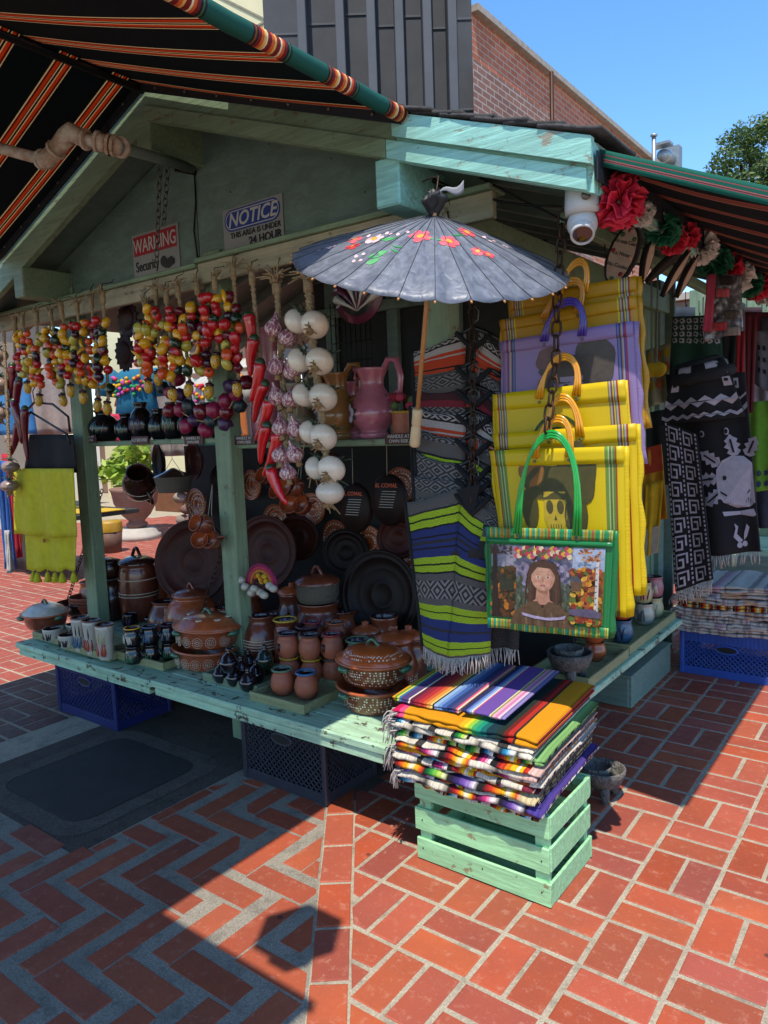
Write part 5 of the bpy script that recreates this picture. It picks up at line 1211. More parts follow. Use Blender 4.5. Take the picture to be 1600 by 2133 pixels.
def pot(name, lab, cat, c, prof, m, mi_in=None, sx=1, sy=1, n=30, group=None, wall=.006, rim=None, rz_=0, smooth=3):
    t = thing(name, lab, cat, c, group); pr = []
    for i in range(len(prof)-1):                              # soften the profile
        for k in range(smooth):
            u = k/smooth; p0, p1, p2, p3 = prof[max(i-1, 0)], prof[i], prof[i+1], prof[min(i+2, len(prof)-1)]
            q = [.5*((2*p1[a])+(-p0[a]+p2[a])*u+(2*p0[a]-5*p1[a]+4*p2[a]-p3[a])*u*u+(-p0[a]+3*p1[a]-3*p2[a]+p3[a])*u**3) for a in (0, 1)]; pr.append(tuple(q))
    pr.append(prof[-1]); P, k = vess(pr, wall)
    mats = [m, mi_in or M_inner]; mi = [0 if j < k else 1 for j in range(len(P)-1)]
    b = MB().lathe(P, n, c, Matrix.Rotation(rz_, 3, 'Z'), sx, sy, mi); obj('body', b, mats, t)
    if rim:
        r, z = prof[-1]; obj('rim', MB().tube([V(c)+Matrix.Rotation(rz_, 3, 'Z') @ V((r*sx*math.cos(a*PI/14)*.99, r*sy*math.sin(a*PI/14)*.99, z)) for a in range(28)], rim[0], 6, closed=True), rim[1], t)
    return t
def lug(t, p, d, m, s_=1.0):
    p, d = V(p), V(d).normalized(); sd = V((-d.y, d.x, 0)); obj('lug', MB().tube([p+sd*.024*s_, p+sd*.016*s_+d*.014*s_+V((0, 0, .004)), p+d*.02*s_+V((0, 0, .006)), p-sd*.016*s_+d*.014*s_+V((0, 0, .004)), p-sd*.024*s_], [.008*s_, .012*s_, .0135*s_, .012*s_, .008*s_], 8), m, t)
def loop(t, a, b, out, r, m, name='handle', n=10):
    a, b, out = V(a), V(b), V(out); pts = [a+(b-a)*(i/n)+out*math.sin(PI*i/n) for i in range(n+1)]; obj(name, MB().tube(pts, r, 8), m, t)
def rosette(t, c, R, z, m, az, s_=.02, flat=.0):
    """white slip rosette of dots on the side of an oval vessel of radius R at height z"""
    b = MB(); 
    for ring, cnt in ((.28, 6), (.6, 12), (1.0, 18)):
        for k in range(cnt):
            a = 2*PI*k/cnt; da = s_*ring*math.cos(a)/R; zz = z+s_*ring*math.sin(a); A = az+da
            b.ball(V(c)+V((math.cos(A)*R*1.005, math.sin(A)*R*1.005, zz)), .0024, 6, 4, (1, 1, 1))
    obj('slip_rosette', b, m, t)
M_slip = pm('white slip', '#cfc3ab', .5, .05)
def cazuela(c, R, lab, lid=True, m=None, ml=None, ros=False, sy=.86, hgt=.11):
    m = m or M_caz
    t = pot('cazuela', lab, 'casserole', c, [(R*.62, 0), (R*.76, .012), (R*.86, hgt*.5), (R*.90, hgt*.82), (R*1.0, hgt)], m, M_terra, 1, sy, 40, 'lidded clay casseroles', rim=(.007, M_terra))
    for a in (-.55*PI-.15, .45*PI, -PI*.98, 0): 
        p = V(c)+V((math.cos(a)*R*.93, math.sin(a)*R*.93*sy, hgt*.80)); lug(t, p, (math.cos(a), math.sin(a), 0), M_grn, 1.1)
    if ros:
        for k in range(7): rosette(t, c, R*.885*(1-.14*abs(math.sin(-PI/2-1.15+k*.42))*.9), hgt*.48, M_slip, -PI/2-1.15+k*.42, .026)
    if lid:
        pr = [(R*.97, hgt+.002), (R*.98, hgt+.010), (R*.80, hgt+.022), (R*.74, hgt+.036), (R*.50, hgt+.052), (R*.22, hgt+.060), (.0, hgt+.062)]
        l = obj('lid', MB().lathe(pr, 40, c, None, 1, sy), ml or M_lidd, t)
        loop(l, V(c)+V((-.032, 0, hgt+.058)), V(c)+V((.032, 0, hgt+.058)), (0, 0, .026), .008, M_grn, 'lid_handle')
    return t
# trays
def tray(px0, py0, px1, py1, dy, lab, hgt=.042, m=None):
    a, b = onz(px0, py0, ZT), onz(px1, py1, ZT); m = m or M_tray; y0 = (a.y+b.y)/2; x0, x1 = a.x, b.x
    t = thing('display_tray', lab, 'tray', ((x0+x1)/2, y0, ZT), 'shallow wooden display trays')
    obj('tray_base', MB().box(((x0+x1)/2, y0+dy/2, ZT+.006), (x1-x0-.004, dy-.004, .008)), m, t)
    for q, d in ((((x0+x1)/2, y0, ZT+hgt/2+.001), (x1-x0, .014, hgt)), (((x0+x1)/2, y0+dy, ZT+hgt/2+.001), (x1-x0, .014, hgt)), ((x0+.007, y0+dy/2, ZT+hgt/2+.001), (.012, dy-.015, hgt-.002)), ((x1-.007, y0+dy/2, ZT+hgt/2+.001), (.012, dy-.015, hgt-.002))):
        obj('tray_side', MB().box(q, d, ch=.002), m, t)
    return t
tray(70, 1329, 133, 1346, .26, 'olive wooden tray with white cups at the left counter end')
tray(136, 1348, 221, 1381, .26, 'olive wooden tray holding tall painted tumblers')
tray(226, 1362, 334, 1401, .30, 'green wooden tray holding black painted mugs')
tray(436, 1413, 527, 1452, .28, 'sage wooden tray with dark glass sugar bowls', m=M_green)
tray(526, 1456, 632, 1491, .30, 'olive wooden tray of clay drinking jars at the sunlit counter end')
# left end: oval lidded casserole, bowls
c = seat(98, 1316, .12); t = cazuela(c, .165, 'oval brown casserole with a pale painted lid at the far left counter end', True, M_terra2, M_wcup, hgt=.10)
for k in range(3):
    c = seat(168, 1290, .10)+V((0, .06, .012+k*.024)); pot('bowl', ['wide terracotta bowl at the bottom of the stack of three', 'wide terracotta bowl in the middle of the stack of three', 'wide terracotta bowl on top of the stack of three'][k], 'bowl', c, [(.06, 0), (.09, .02), (.115, .055), (.12, .07)], M_unglz, M_terra2, group='stacked bowls')
c = seat(205, 1300, .05)+V((0, .06, 0)); pot('flower_pot', 'small plain clay pot beside the stacked bowls', 'pot', c, [(.045, 0), (.055, .05), (.05, .10), (.06, .12)], M_unglz)
def strokes(t, c, R, z0, z1, n, m, rnd, w_=.004):
    b = MB()
    for k in range(n):
        a = -PI/2-.2+rnd.uniform(-1.1, 1.1); da = rnd.uniform(-.35, .35); pts = []
        for i in range(6): u = i/5; A = a+da*u*u; z = lerp(z0, z1, u); pts.append(V(c)+V((math.cos(A)*R*1.006, math.sin(A)*R*1.006, z)))
        b.tube(pts, [w_*.2, w_, w_*1.2, w_, w_*.7, w_*.2], 5)
    obj('brush_strokes', b, m, t)
rv = random.Random(4)
for px, py, lab in ((112, 1338, 'white cup with black leaf strokes, left of the two'), (145, 1352, 'white cup with black leaf strokes, right of the two'), (160, 1328, 'white cup with black strokes behind the front pair')):
    c = seat(px, py, .045, ZT+.012); t = pot('cup', lab, 'cup', c, [(.035, 0), (.05, .012), (.055, .04), (.058, .075)], M_wcup, M_inner, group='white painted cups'); strokes(t, c, .054, .012, .06, 12, M_blk, rv); loop(t, c+V((-.05, -.01, .018)), c+V((-.055, -.01, .06)), (-.035, 0, 0), .006, M_wcup)
for px, py, lab, cm_ in ((172, 1358, 'tall tumbler with blue rim and black brush pattern', M_bluec), (196, 1365, 'tall tumbler with rust band, middle of three', M_redc), (223, 1376, 'tall white tumbler with red and blue flowers and scrolls', M_redc)):
    c = seat(px, py, .04, ZT+.012); hh = .19; t = pot('tumbler', lab, 'tumbler', c, [(.036, 0), (.040, .03), (.044, .10), (.050, hh)], M_wcup, M_inner, group='tall painted tumblers', rim=(.004, M_terra2)); strokes(t, c, .044, .02, .09, 9, cm_, rv, .006); strokes(t, c, .046, .09, .16, 7, M_blk if px < 210 else M_creamc, rv, .003)
for i, px in enumerate((277, 314, 352)):
    for k in range(2):
        c = seat(px, 1386-4*i+(0), .042, ZT+.012)+V((0, .01, k*.098)); t = pot('mug', 'black painted mug, %s column from the left, %s' % (('first', 'second', 'third')[i], ('lower', 'upper')[k]), 'mug', c, [(.038, 0), (.046, .02), (.046, .05), (.039, .075), (.041, .092)], M_bmug, M_inner, group='black painted mugs', rim=(.0035, [M_yel, M_bluec, M_vio][i]) if k else None)
        strokes(t, c, .046, .012, .06, 16, [M_wcup, M_bluec, M_bflow][i] if k else M_grn, rv, .0035); loop(t, c+V((.042, .01, .02)), c+V((.042, .01, .07)), (.028, 0, 0), .005, M_bmug)
for k, (px, py) in enumerate(((295, 1328), (335, 1325), (375, 1330), (250, 1320), (400, 1335))):
    c = seat(px, py, .042, ZT)+V((0, .08, 0)); t = pot('mug', 'dark glazed mug in the back row, %s' % ('beside the tray centre', 'behind the third column', 'next to the jug foot', 'behind the tumblers', 'touching the casserole')[k], 'mug', c, [(.040, 0), (.048, .03), (.046, .07), (.044, .10)], M_bmug, M_inner, group='dark mugs behind the tray'); strokes(t, c, .047, .03, .08, 6, M_vio if k % 2 else M_grn, rv, .004)
# casserole pair in the middle
c = seat(432, 1405, .15); cazuela(c, .195, 'brown casserole base with white rosettes, lower of the middle pair', False, M_ros, None, True, .8, .105)
c2 = c+V((.015, .01, .115)); t = cazuela(c2, .20, 'lidded brown casserole with white rosettes stacked on the middle pair', True, M_ros, M_terra, True, .8, .105)
for k in range(7):
    a = k*PI*2/7-1.2; b = MB(); cc = c2+V((math.cos(a)*.12, math.sin(a)*.12*.8, .150)); 
    b.prism(circ(0, 0, .017, .017, 12), cc, (1, 0, 0), (0, 1, .0), .004); obj('slip_disc', b, M_slip, t)
# dark glass sugar bowls
M_gls = pm('dark amethyst glass', '#1b0f16', .1, .25, 30, .3, 60, coat=.8); M_gls2 = pm('dark green glass', '#14261c', .1, .25, 30, .3, 60, coat=.8)
sg = MB().lathe([(0, 0), (.026, 0), (.034, .012), (.042, .035), (.045, .05), (.040, .055), (.036, .06), (.030, .078), (.014, .09), (.010, .096), (.013, .104), (.009, .114), (0, .117)], 18, fn=lambda a, t: 1+.05*math.cos(9*a)*(t < .5))
m1, m2 = sg.mesh('sugar_bowl', M_gls), sg.mesh('sugar_bowl', M_gls2)
pos = [(462, 1425), (490, 1432), (518, 1443), (475, 1408), (505, 1415), (535, 1425), (488, 1393), (520, 1400), (552, 1408), (500, 1380), (535, 1388)]
lb = ['front left', 'front middle', 'front right', 'second row left', 'second row middle', 'second row right', 'third row left', 'third row middle', 'third row right', 'back row left', 'back row right']
for k, (px, py) in enumerate(pos):
    c = seat(px, py, .03, ZT+.012); o = inst('sugar_bowl', m2 if k in (8, 10) else m1, None, c, rotm(0, 0, k), .95); prop(o, 'dark glass lidded sugar bowl, %s of the sage tray' % lb[k], 'sugar bowl', 'dark glass sugar bowls')
for px, py, lab in ((478, 1352, 'tall dark glass bowl piled on the sage tray'), (553, 1345, 'green glass bowl piled on the sage tray beside the clay jars')):
    c = seat(px, py+52, .035, ZT+.10); o = inst('sugar_bowl', m2 if px > 500 else m1, None, c, rotm(0, 0, 1), 1.0); prop(o, lab, 'sugar bowl', 'dark glass sugar bowls')
# clay drinking jars (cantaritos)
cp = [(.030, 0), (.042, .012), (.054, .045), (.050, .082), (.040, .102), (.044, .118)]
def canta(c, lab, rimm, s_=1.0, m=None, mark=None):
    t = pot('clay_jar', lab, 'jar', c, [(r*s_, z*s_) for r, z in cp], m or M_unglz, M_inner, group='clay drinking jars', rim=(.0055*s_, rimm))
    if mark:
        b = MB()
        for q in range(4): b.tube([c+V((math.cos(A)*R_q, math.sin(A)*R_q, z)) for A, R_q, z in ((-1.9+q*.10, .052*s_, .04*s_), (-1.86+q*.10, .0555*s_, .055*s_), (-1.88+q*.10, .053*s_, .08*s_))], .0022, 5)
        obj('brush_mark', b, M_blk, t)
    return t
M_rb, M_rgr, M_rr, M_rpu, M_ry, M_rdk = (pm('rim '+n_, h, .35, .1, coat=.3) for n_, h in (('blue', '#2a6a9a'), ('sage', '#5a7a5c'), ('red', '#8a2028'), ('plum', '#3c2038'), ('yellow', '#b58f20'), ('dark', '#3a2a2a')))
canta(seat(590, 1452, .04, ZT+.012), 'clay drinking jar with green rim at the front of the tray', M_rgr); canta(seat(640, 1460, .04, ZT+.012), 'clay drinking jar with blue rim at the front of the tray', M_rb)
b0 = seat(596, 1428, .04, ZT+.012)+V((0, .03, 0)); canta(b0, 'clay drinking jar with yellow rim under the one with black strokes', M_ry); canta(b0+V((0, -.005, .118)), 'upper clay drinking jar with plum rim and black strokes', M_rpu, mark=1)
b0 = seat(642, 1432, .04, ZT+.012)+V((0, .03, 0)); canta(b0, 'clay drinking jar with yellow rim under the plain one', M_ry); canta(b0+V((0, -.005, .118)), 'plain upper clay drinking jar with dark rim in the tray middle', M_rdk)
b0 = seat(690, 1430, .04, ZT+.012)+V((0, .02, 0)); canta(b0, 'clay drinking jar at the tray right under the red rimmed one', M_rdk); canta(b0+V((0, 0, .118)), 'upper clay drinking jar with red rim at the tray right', M_rr, mark=1)
b0 = seat(628, 1405, .04, ZT+.012)+V((0, .10, 0)); canta(b0+V((0, 0, .115)), 'red rimmed clay jar in the back row beside the brown jar', M_rr); canta(b0, 'clay drinking jar under the back row red rimmed one', M_rr)
b0 = seat(682, 1405, .04, ZT+.012)+V((0, .08, 0)); canta(b0+V((0, 0, .115)), 'terracotta rimmed clay jar at the back right of the tray', M_terra); canta(b0, 'clay drinking jar under the terracotta rimmed one', M_terra)
# big dotted casserole pair, sunlit
c = seat(778, 1496, .12); cazuela(c, .165, 'dotted brown casserole base, lower of the sunlit pair at the counter corner', False, M_caz, None, False, .86, .105)
cazuela(c+V((.002, .012, .112)), .172, 'lidded dotted orange casserole, upper of the sunlit pair at the counter corner', True, M_caz, M_lidd, False, .86, .105)
# back row of jars
c = V((ony(820, 1300, 2.62).x, 2.62, ZT)); h0 = .20
t = pot('lidded_jar', 'round lidded clay jar with dotted band behind the sunlit casserole', 'jar', c, [(.07, 0), (.10, .05), (.105, .13), (.085, .20), (.072, .23), (.082, .245)], M_jard, M_inner, group='jars in the back row')
l = obj('lid', MB().lathe([(.088, .245), (.09, .255), (.06, .275), (.03, .285), (0, .287)], 28, c), M_terra, t); obj('lid_knob', MB().lathe([(.012, .283), (.018, .30), (.02, .312), (0, .318)], 14, c), M_terra2, l)
loop(t, c+V((.075, -.06, .15)), c+V((.098, -.03, .15)), (.01, -.03, .012), .008, M_grn)
jl = [(743, 2.62, .058, .215, M_greyj, 'pale grey jar lettered TOXICO with a painted man', M_rgr), (690, 2.64, .058, .21, M_terra2, 'brown jar between the grey jar and the plum rimmed jar', M_terrad), (640, 2.62, .062, .24, M_terrad, 'dark jar with plum rim and yellow label', M_rpu), (594, 2.60, .062, .26, M_terra2, 'brown jar with yellow rim beside the clay jug', M_ry)]
for px, Y, R, hh, mm, lab, rm in jl:
    x = ony(px, 1290, Y).x; c = V((x, Y, ZT)); t = pot('tall_jar', lab, 'jar', c, [(R*.7, 0), (R*.95, .03), (R, hh*.5), (R*.92, hh*.8), (R*.78, hh*.9), (R*.95, hh)], mm, M_inner, group='jars in the back row', rim=(.006, rm))
    if mm is M_greyj:
        b = MB(); y_ = Y-R-.003
        b.prism(circ(x+.028, ZT+.135, .013, .016), (0, y_+.008, 0), ux, uz, .004); b.prism([(x+.008, ZT+.075), (x+.05, ZT+.075), (x+.045, ZT+.115), (x+.015, ZT+.115)], (0, y_+.008, 0), ux, uz, .004); obj('painted_man', b, M_blk, t)
        b = MB().prism([(x+.005, ZT+.06), (x+.05, ZT+.06), (x+.05, ZT+.082), (x+.005, ZT+.075)], (0, y_+.006, 0), ux, uz, .004); obj('painted_sash', b, M_ry, t)
        text('lettering', 'TOXICO', (x-.018, y_-.001, ZT+.11), (0, 0, 1), (-1, 0, 0), .022, M_blk, t)
    if mm is M_terrad: obj('label_patch', MB().prism(rect(x+.005, ZT+.09, x+.045, ZT+.14), (0, Y-R-.004, 0), ux, uz, .004), M_ry, t)
# clay jug holding a woven rainbow fan
c = V((ony(545, 1300, 2.60).x, 2.60, ZT)); t = pot('clay_jug', 'brown jug with carved bands in front of the middle post', 'jug', c, [(.07, 0), (.095, .05), (.10, .12), (.085, .19), (.06, .23), (.065, .26)], M_terra2, M_inner, group='jars in the back row')
for z in (.10, .115, .13, .145): obj('carved_band', MB().tube([c+V((.1015*math.cos(a*PI/16), .1015*math.sin(a*PI/16), z)) for a in range(32)], .0025, 5, closed=True), M_slip, t)
fc = ony(545, 1215, 2.54); fan = thing('woven_fan', 'magenta and yellow woven arch ornament with little drums on top of the jug', 'ornament', fc)
for k, (R, mm) in enumerate(((.105, cm('#8c1c4c')), (.090, cm('#b5344a')), (.074, cm('#b5742a')), (.058, cm('#6a1c2c')))): obj('arch', MB().tube([fc+V((R*math.cos(PI*i/14), 0, R*math.sin(PI*i/14)-.01)) for i in range(15)], .0085, 8), mm, fan)
for k in range(10): obj('petal', MB().ball(fc+V((rv.uniform(-.035, .045), -.01, rv.uniform(.0, .045))), .014, 8, 5), cm(['#c9a01c', '#b5501c', '#c9a01c'][k % 3]), fan)
for k in range(8):
    a = (k-3.5)*.034; q = fc+V((a, -.025-.01*(k % 2), -.03-.018*(k % 3)+.04*abs(k-3.5)/3.5)); d = obj('little_drum', MB().lathe([(0, -.016), (.017, -.016), (.020, 0), (.017, .016), (0, .016)], 12, q, rotm(1.1, .5*(k-3.5)/3.5, 0)), M_wcup, fan)
# stove-like pot with a basket, large plates, ring comal, dark canisters at the back
c = V((ony(665, 1300, 2.85).x, 2.85, ZT)); t = pot('clay_brazier', 'brown clay pot with curled handles carrying a lidded basket', 'pot', c, [(.10, 0), (.13, .06), (.14, .14), (.12, .22), (.10, .26), (.115, .30)], M_terra2, M_inner)
for e in (-1, 1): loop(t, c+V((e*.10, -.09, .12)), c+V((e*.03, -.13, .12)), (0, -.02, .08), .014, M_terrad)
bq = c+V((0, 0, .305)); t = thing('lidded_basket', 'round reed basket with clay lid on the clay pot', 'basket', bq); obj('weave', MB().lathe([(0, 0), (.10, 0), (.112, .03), (.115, .09), (.105, .10), (0, .10)], 28, bq), M_basket, t); l = obj('lid', MB().lathe([(.12, .10), (.12, .112), (.08, .135), (.03, .145), (0, .146)], 28, bq), M_terra2, t); loop(l, bq+V((-.035, 0, .14)), bq+V((.035, 0, .14)), (0, 0, .045), .009, M_terra2)
def disc(name, lab, cat, c, R, m, tilt=.25, rz_=0, deep=.04, group=None):
    M = rotm(PI/2-tilt, 0, rz_); t = thing(name, lab, cat, V(c)-V((0, 0, R)), group); obj('dish', MB().lathe([(0, -deep), (R*.6, -deep), (R*.9, -.004), (R, 0), (R, .008), (R*.97, .013), (R*.93, .006), (R*.86, .0), (R*.84, .004), (R*.81, -.004), (R*.64, -deep+.008), (R*.6, -deep+.012), (R*.57, -deep+.008), (R*.3, -deep+.009), (R*.27, -deep+.013), (R*.24, -deep+.008), (0, -deep+.008)], 48, c, M), m, t); return t
disc('large_platter', 'very large maroon clay platter leaning behind the left jugs', 'platter', ony(400, 1170, 2.95), .27, M_plat, .2, .35)
disc('large_platter', 'large brown platter leaning right of the middle post', 'platter', ony(552, 1150, 3.0), .22, M_plat, .15, .2)
disc('large_platter', 'dark black platter in shadow behind the grey jar', 'platter', ony(790, 1240, 3.0), .24, M_platd, .15, .1)
# left back: jugs and canisters
c = V((ony(400, 1270, 2.72).x, 2.72, ZT)); t = pot('round_jug', 'large round brown jug with white star flowers on the left counter', 'jug', c, [(.08, 0), (.14, .06), (.16, .14), (.13, .22), (.10, .25), (.115, .27)], M_terra, M_inner); rosette(t, c, .157, .13, M_slip, -PI/2-.6, .024); rosette(t, c, .155, .17, M_slip, -PI/2-.85, .02)
l = obj('lid', MB().lathe([(.11, .27), (.11, .28), (.06, .30), (0, .31)], 28, c), M_terra2, t); loop(l, c+V((-.03, 0, .30)), c+V((.03, 0, .30)), (0, 0, .035), .01, M_terra2)
c = V((ony(345, 1265, 2.68).x, 2.68, ZT)); pot('round_jug', 'smaller olive brown jug tucked beside the large round jug', 'jug', c, [(.06, 0), (.10, .05), (.11, .11), (.085, .17), (.07, .20), (.08, .215)], M_terra2, M_inner)
c = V((ony(290, 1240, 2.85).x, 2.85, ZT)); t = pot('canister', 'tall brown canister with carved bands and a looped lid', 'canister', c, [(.10, 0), (.12, .05), (.125, .2), (.12, .32), (.11, .36), (.12, .38)], M_terra2, M_inner)
for z in (.17, .19, .28): obj('carved_band', MB().tube([c+V((.1265*math.cos(a*PI/16), .1265*math.sin(a*PI/16), z)) for a in range(32)], .003, 5, closed=True), M_slip, t)
l = obj('lid', MB().lathe([(.125, .38), (.125, .392), (.07, .42), (0, .43)], 28, c), M_terrad, t); loop(l, c+V((-.05, 0, .41)), c+V((.05, 0, .41)), (0, 0, .07), .011, M_terrad)
c = V((ony(230, 1245, 2.75).x, 2.75, ZT)); t = pot('canister', 'dark glossy canister with black ring pattern beside the left post', 'canister', c, [(.08, 0), (.10, .04), (.105, .15), (.09, .20), (.085, .25), (.10, .28)], M_terrad, M_inner); rosette(t, c, .105, .16, M_slip, -PI/2-.3, .02)
c2 = c+V((0, 0, .29)); t = pot('canister', 'small dark lidded canister stacked by the left post', 'canister', c2, [(.07, 0), (.085, .03), (.085, .07), (.075, .10)], M_terrad, M_inner); obj('lid', MB().lathe([(.08, .10), (.08, .108), (.03, .125), (0, .13)], 24, c2), M_terrad, t)
c = V((ony(160, 1260, 2.70).x, 2.70, ZT)); pot('bowl', 'black wide bowl at the counter back behind the yellow shawl', 'bowl', c, [(.08, 0), (.12, .04), (.14, .09)], M_terrad, M_inner)
# middle row of glazed ware on the inner counter
mid = [(470, 2.80, .085, .20, 0, 'round brown pot behind the middle post'), (520, 2.95, .095, .24, 1, 'tall glazed pot between the post and the jug'), (575, 2.88, .08, .18, 2, 'squat glazed pot behind the jug'), (610, 3.0, .10, .28, 0, 'tall orange jar left of the basket pot'), (715, 2.95, .09, .24, 1, 'orange jar right of the basket pot'), (760, 2.80, .085, .19, 2, 'round glazed pot behind the grey jar'), (800, 2.90, .09, .26, 0, 'tall glazed jar behind the dotted jar'), (850, 2.75, .085, .22, 1, 'glazed jar half hidden by the lowest poncho'), (260, 3.0, .09, .22, 0, 'round pot behind the dark canister'), (330, 2.98, .09, .26, 1, 'tall jar behind the olive jug'), (375, 2.95, .085, .20, 2, 'round pot behind the large round jug'), (445, 2.72, .07, .15, 1, 'small pot left of the middle post'), (195, 2.85, .085, .2, 2, 'brown pot behind the left post'), (680, 2.78, .07, .16, 0, 'small round pot behind the brown jar')]
for k, (px, Y, R, hh, kd, lab) in enumerate(mid):
    c = V((ony(px, 1280, Y).x, Y, ZT)); prf = [[(R*.6, 0), (R*.95, hh*.2), (R, hh*.5), (R*.7, hh*.8), (R*.8, hh)], [(R*.65, 0), (R*.9, hh*.15), (R*.95, hh*.6), (R*.7, hh*.86), (R*.85, hh)], [(R*.7, 0), (R*1.05, hh*.25), (R*1.05, hh*.55), (R*.85, hh*.85), (R*.95, hh)]][kd]
    t = pot('glazed_pot', lab, 'pot', c, prf, [M_terra, M_ros, M_jard, M_terra2][k % 4], M_inner, group='glazed pots on the inner counter', rim=(.006, M_terra2) if k % 3 else None)
    if k % 2: l = obj('lid', MB().lathe([(R*.84, hh+.004), (R*.86, hh+.014), (R*.5, hh+.035), (.014, hh+.042), (.018, hh+.058), (0, hh+.064)], 24, c), M_terra, t)
    else: rosette(t, c, R*.99, hh*.5, M_slip, -PI/2-.5, .024); rosette(t, c, R*.99, hh*.5, M_slip, -PI/2-1.2, .02)
# ================================================================== CRATE AND BLANKETS AT THE CORNER
cr = thing('wooden_crate', 'mint green slatted wooden crate under the pile of blankets', 'crate', (-1.24, 2.3, 0))
cx0, cx1, cy0, cy1 = -1.51, -.975, 2.125, 2.475
for k, (z0, z1) in enumerate(((0.004, .086), (.119, .205), (.240, .318))):
    j = [random.uniform(-.004, .004) for _ in range(4)]
    for yy in (cy0, cy1): obj('slat', MB().box(((cx0+cx1)/2+j[0], yy, (z0+z1)/2), (cx1-cx0, .011, z1-z0), rotm(0, j[1]*1.5, 0), ch=.0025), M_crate, cr)
    for xx in (cx0+.006, cx1-.006): obj('slat', MB().box((xx, (cy0+cy1)/2, (z0+z1)/2+j[2]), (.011, cy1-cy0-.013, z1-z0), rotm(j[3]*1.5, 0, 0), ch=.0025), M_crate, cr)
for xx in (cx0+.035, cx1-.035):
    for yy in (cy0+.019, cy1-.019): obj('corner_post', MB().box((xx, yy, .16), (.05, .024, .31)), M_crate, cr)
for k in range(4): obj('bottom_slat', MB().box(((cx0+cx1)/2, cy0+.05+k*.083, .012), (cx1-cx0-.03, .07, .01)), M_crate, cr)
for (x, y, z) in ((cx1-.03, cy0-.006, .05), (cx0+.03, cy0-.006, .05), (cx1-.03, cy0-.006, .16), (cx0+.03, cy0-.006, .16), (cx0+.28, cy0-.006, .055)): obj('nail', MB().ball((x, y, z), .003, 6, 4), M_iron, cr)
bpal = {'warm': ['#1c1a1a', '#8a1420', '#c2361c', '#e07a12', '#e2b21c', '#efe4c8', '#e2b21c', '#c2361c'], 'cool': ['#0f1f2c', '#14506a', '#2c8ab5', '#a8cfe0', '#efe9dc', '#1c1a1a'], 'green': ['#0f2418', '#14602c', '#3c9a3c', '#a8c84a', '#d8d8a0', '#1c1a1a'], 'pink': ['#3a1428', '#8a1c5a', '#c83c7a', '#e0a0b8', '#efe4dc', '#1c1a1a'], 'purp': ['#1c1430', '#3c2a6a', '#6a4a9a', '#a890c0', '#e0d8e0', '#1c1a1a'], 'white': ['#cfc6b4', '#d8d0c0', '#c9bfae', '#3a3634', '#d2c8b8', '#cfc4b0'], 'oran': ['#c98410', '#d29014', '#cf8a12', '#d8940f', '#a84a14'], 'brown': ['#3a2a20', '#6a4a34', '#9a8064', '#d0c0a4', '#2a2220', '#b5622c']}
def serseq(order, rnd):
    q = []
    for o in order:
        for h in bpal[o]: q.append((rnd.uniform(.5, 1.3)*(2.2 if o in ('white', 'oran') else 1), h))
    return q[:30]
def outfringe(parent, p0, n, L, rnd, m):
    b = MB()
    for k in range(n):
        p = V(p0)+V((rnd.uniform(-.004, .02), rnd.uniform(-.01, .09), rnd.uniform(-.008, .008))); o = rnd.uniform(.015, .045); f = rnd.uniform(-.03, .012); l = L*rnd.uniform(.6, 1.2)
        b.tube([p+V((.01, 0, 0)), p+V((-o*.7, f*.5, -.006)), p+V((-o, f, -l*.5)), p+V((-o*1.05+rnd.gauss(0, .006), f+rnd.gauss(0, .006), -l))], [.003, .0028, .0026, .0018], 4)
    return obj('fringe', b, m, parent)
def slab(parent, name, P, z, th, m, sd, over=0, wave=.009, edge=.75):
    """one folded layer: rounded all round, P = (x0,x1,y0,y1), z(x,y) underside height"""
    x0, x1, y0, y1 = P; nu, nr = 40, 10; b = MB(); vs = []; uv = []
    prof = []
    for i in range(nr+1): a = -PI/2+PI*i/nr; prof.append((th*edge*math.cos(a), th/2+th/2*math.sin(a)))
    ring = []; ny = 6
    path = [('f', o, zz) for o, zz in prof]                          # front round, bottom->top
    sec = []
    for o, zz in prof: sec.append((y0-o, zz))
    for k in range(1, ny): sec.append((lerp(y0, y1, k/ny), th))
    for o, zz in prof[::-1]: sec.append((y1+o, zz))
    for k in range(1, ny): sec.append((lerp(y1, y0, k/ny), 0))
    n = len(sec)
    for i in range(nu+1):
        x = lerp(x0, x1, i/nu); wx = wave*nz(x*9, sd, 1.5); wf = .018*nz(x*7, sd, 7)+.006*nz(x*31, sd, 3)
        for (y, zz) in sec:
            jit = wave*.7*nz(x*26, y*10, sd)
            endr = 1 if 0 < i < nu else .35
            vs.append(V((x, y+(wf if y < (y0+y1)/2 else 0), z(x, y)+wx+jit+th/2+(zz-th/2)*endr))); uv.append((i/nu, y*1.5))
    fs = [[i*n+k, i*n+(k+1) % n, (i+1)*n+(k+1) % n, (i+1)*n+k] for i in range(nu) for k in range(n)]
    fs += [list(range(n)), [nu*n+k for k in range(n)][::-1]]
    b.add(vs, fs, uv, 0, True); return obj(name, b, m, parent)
rbk = random.Random(17)
def zs(x, y): return (y-2.1)*.075+.014*math.sin((x+1.3)*4)+(x+1.25)*-.028
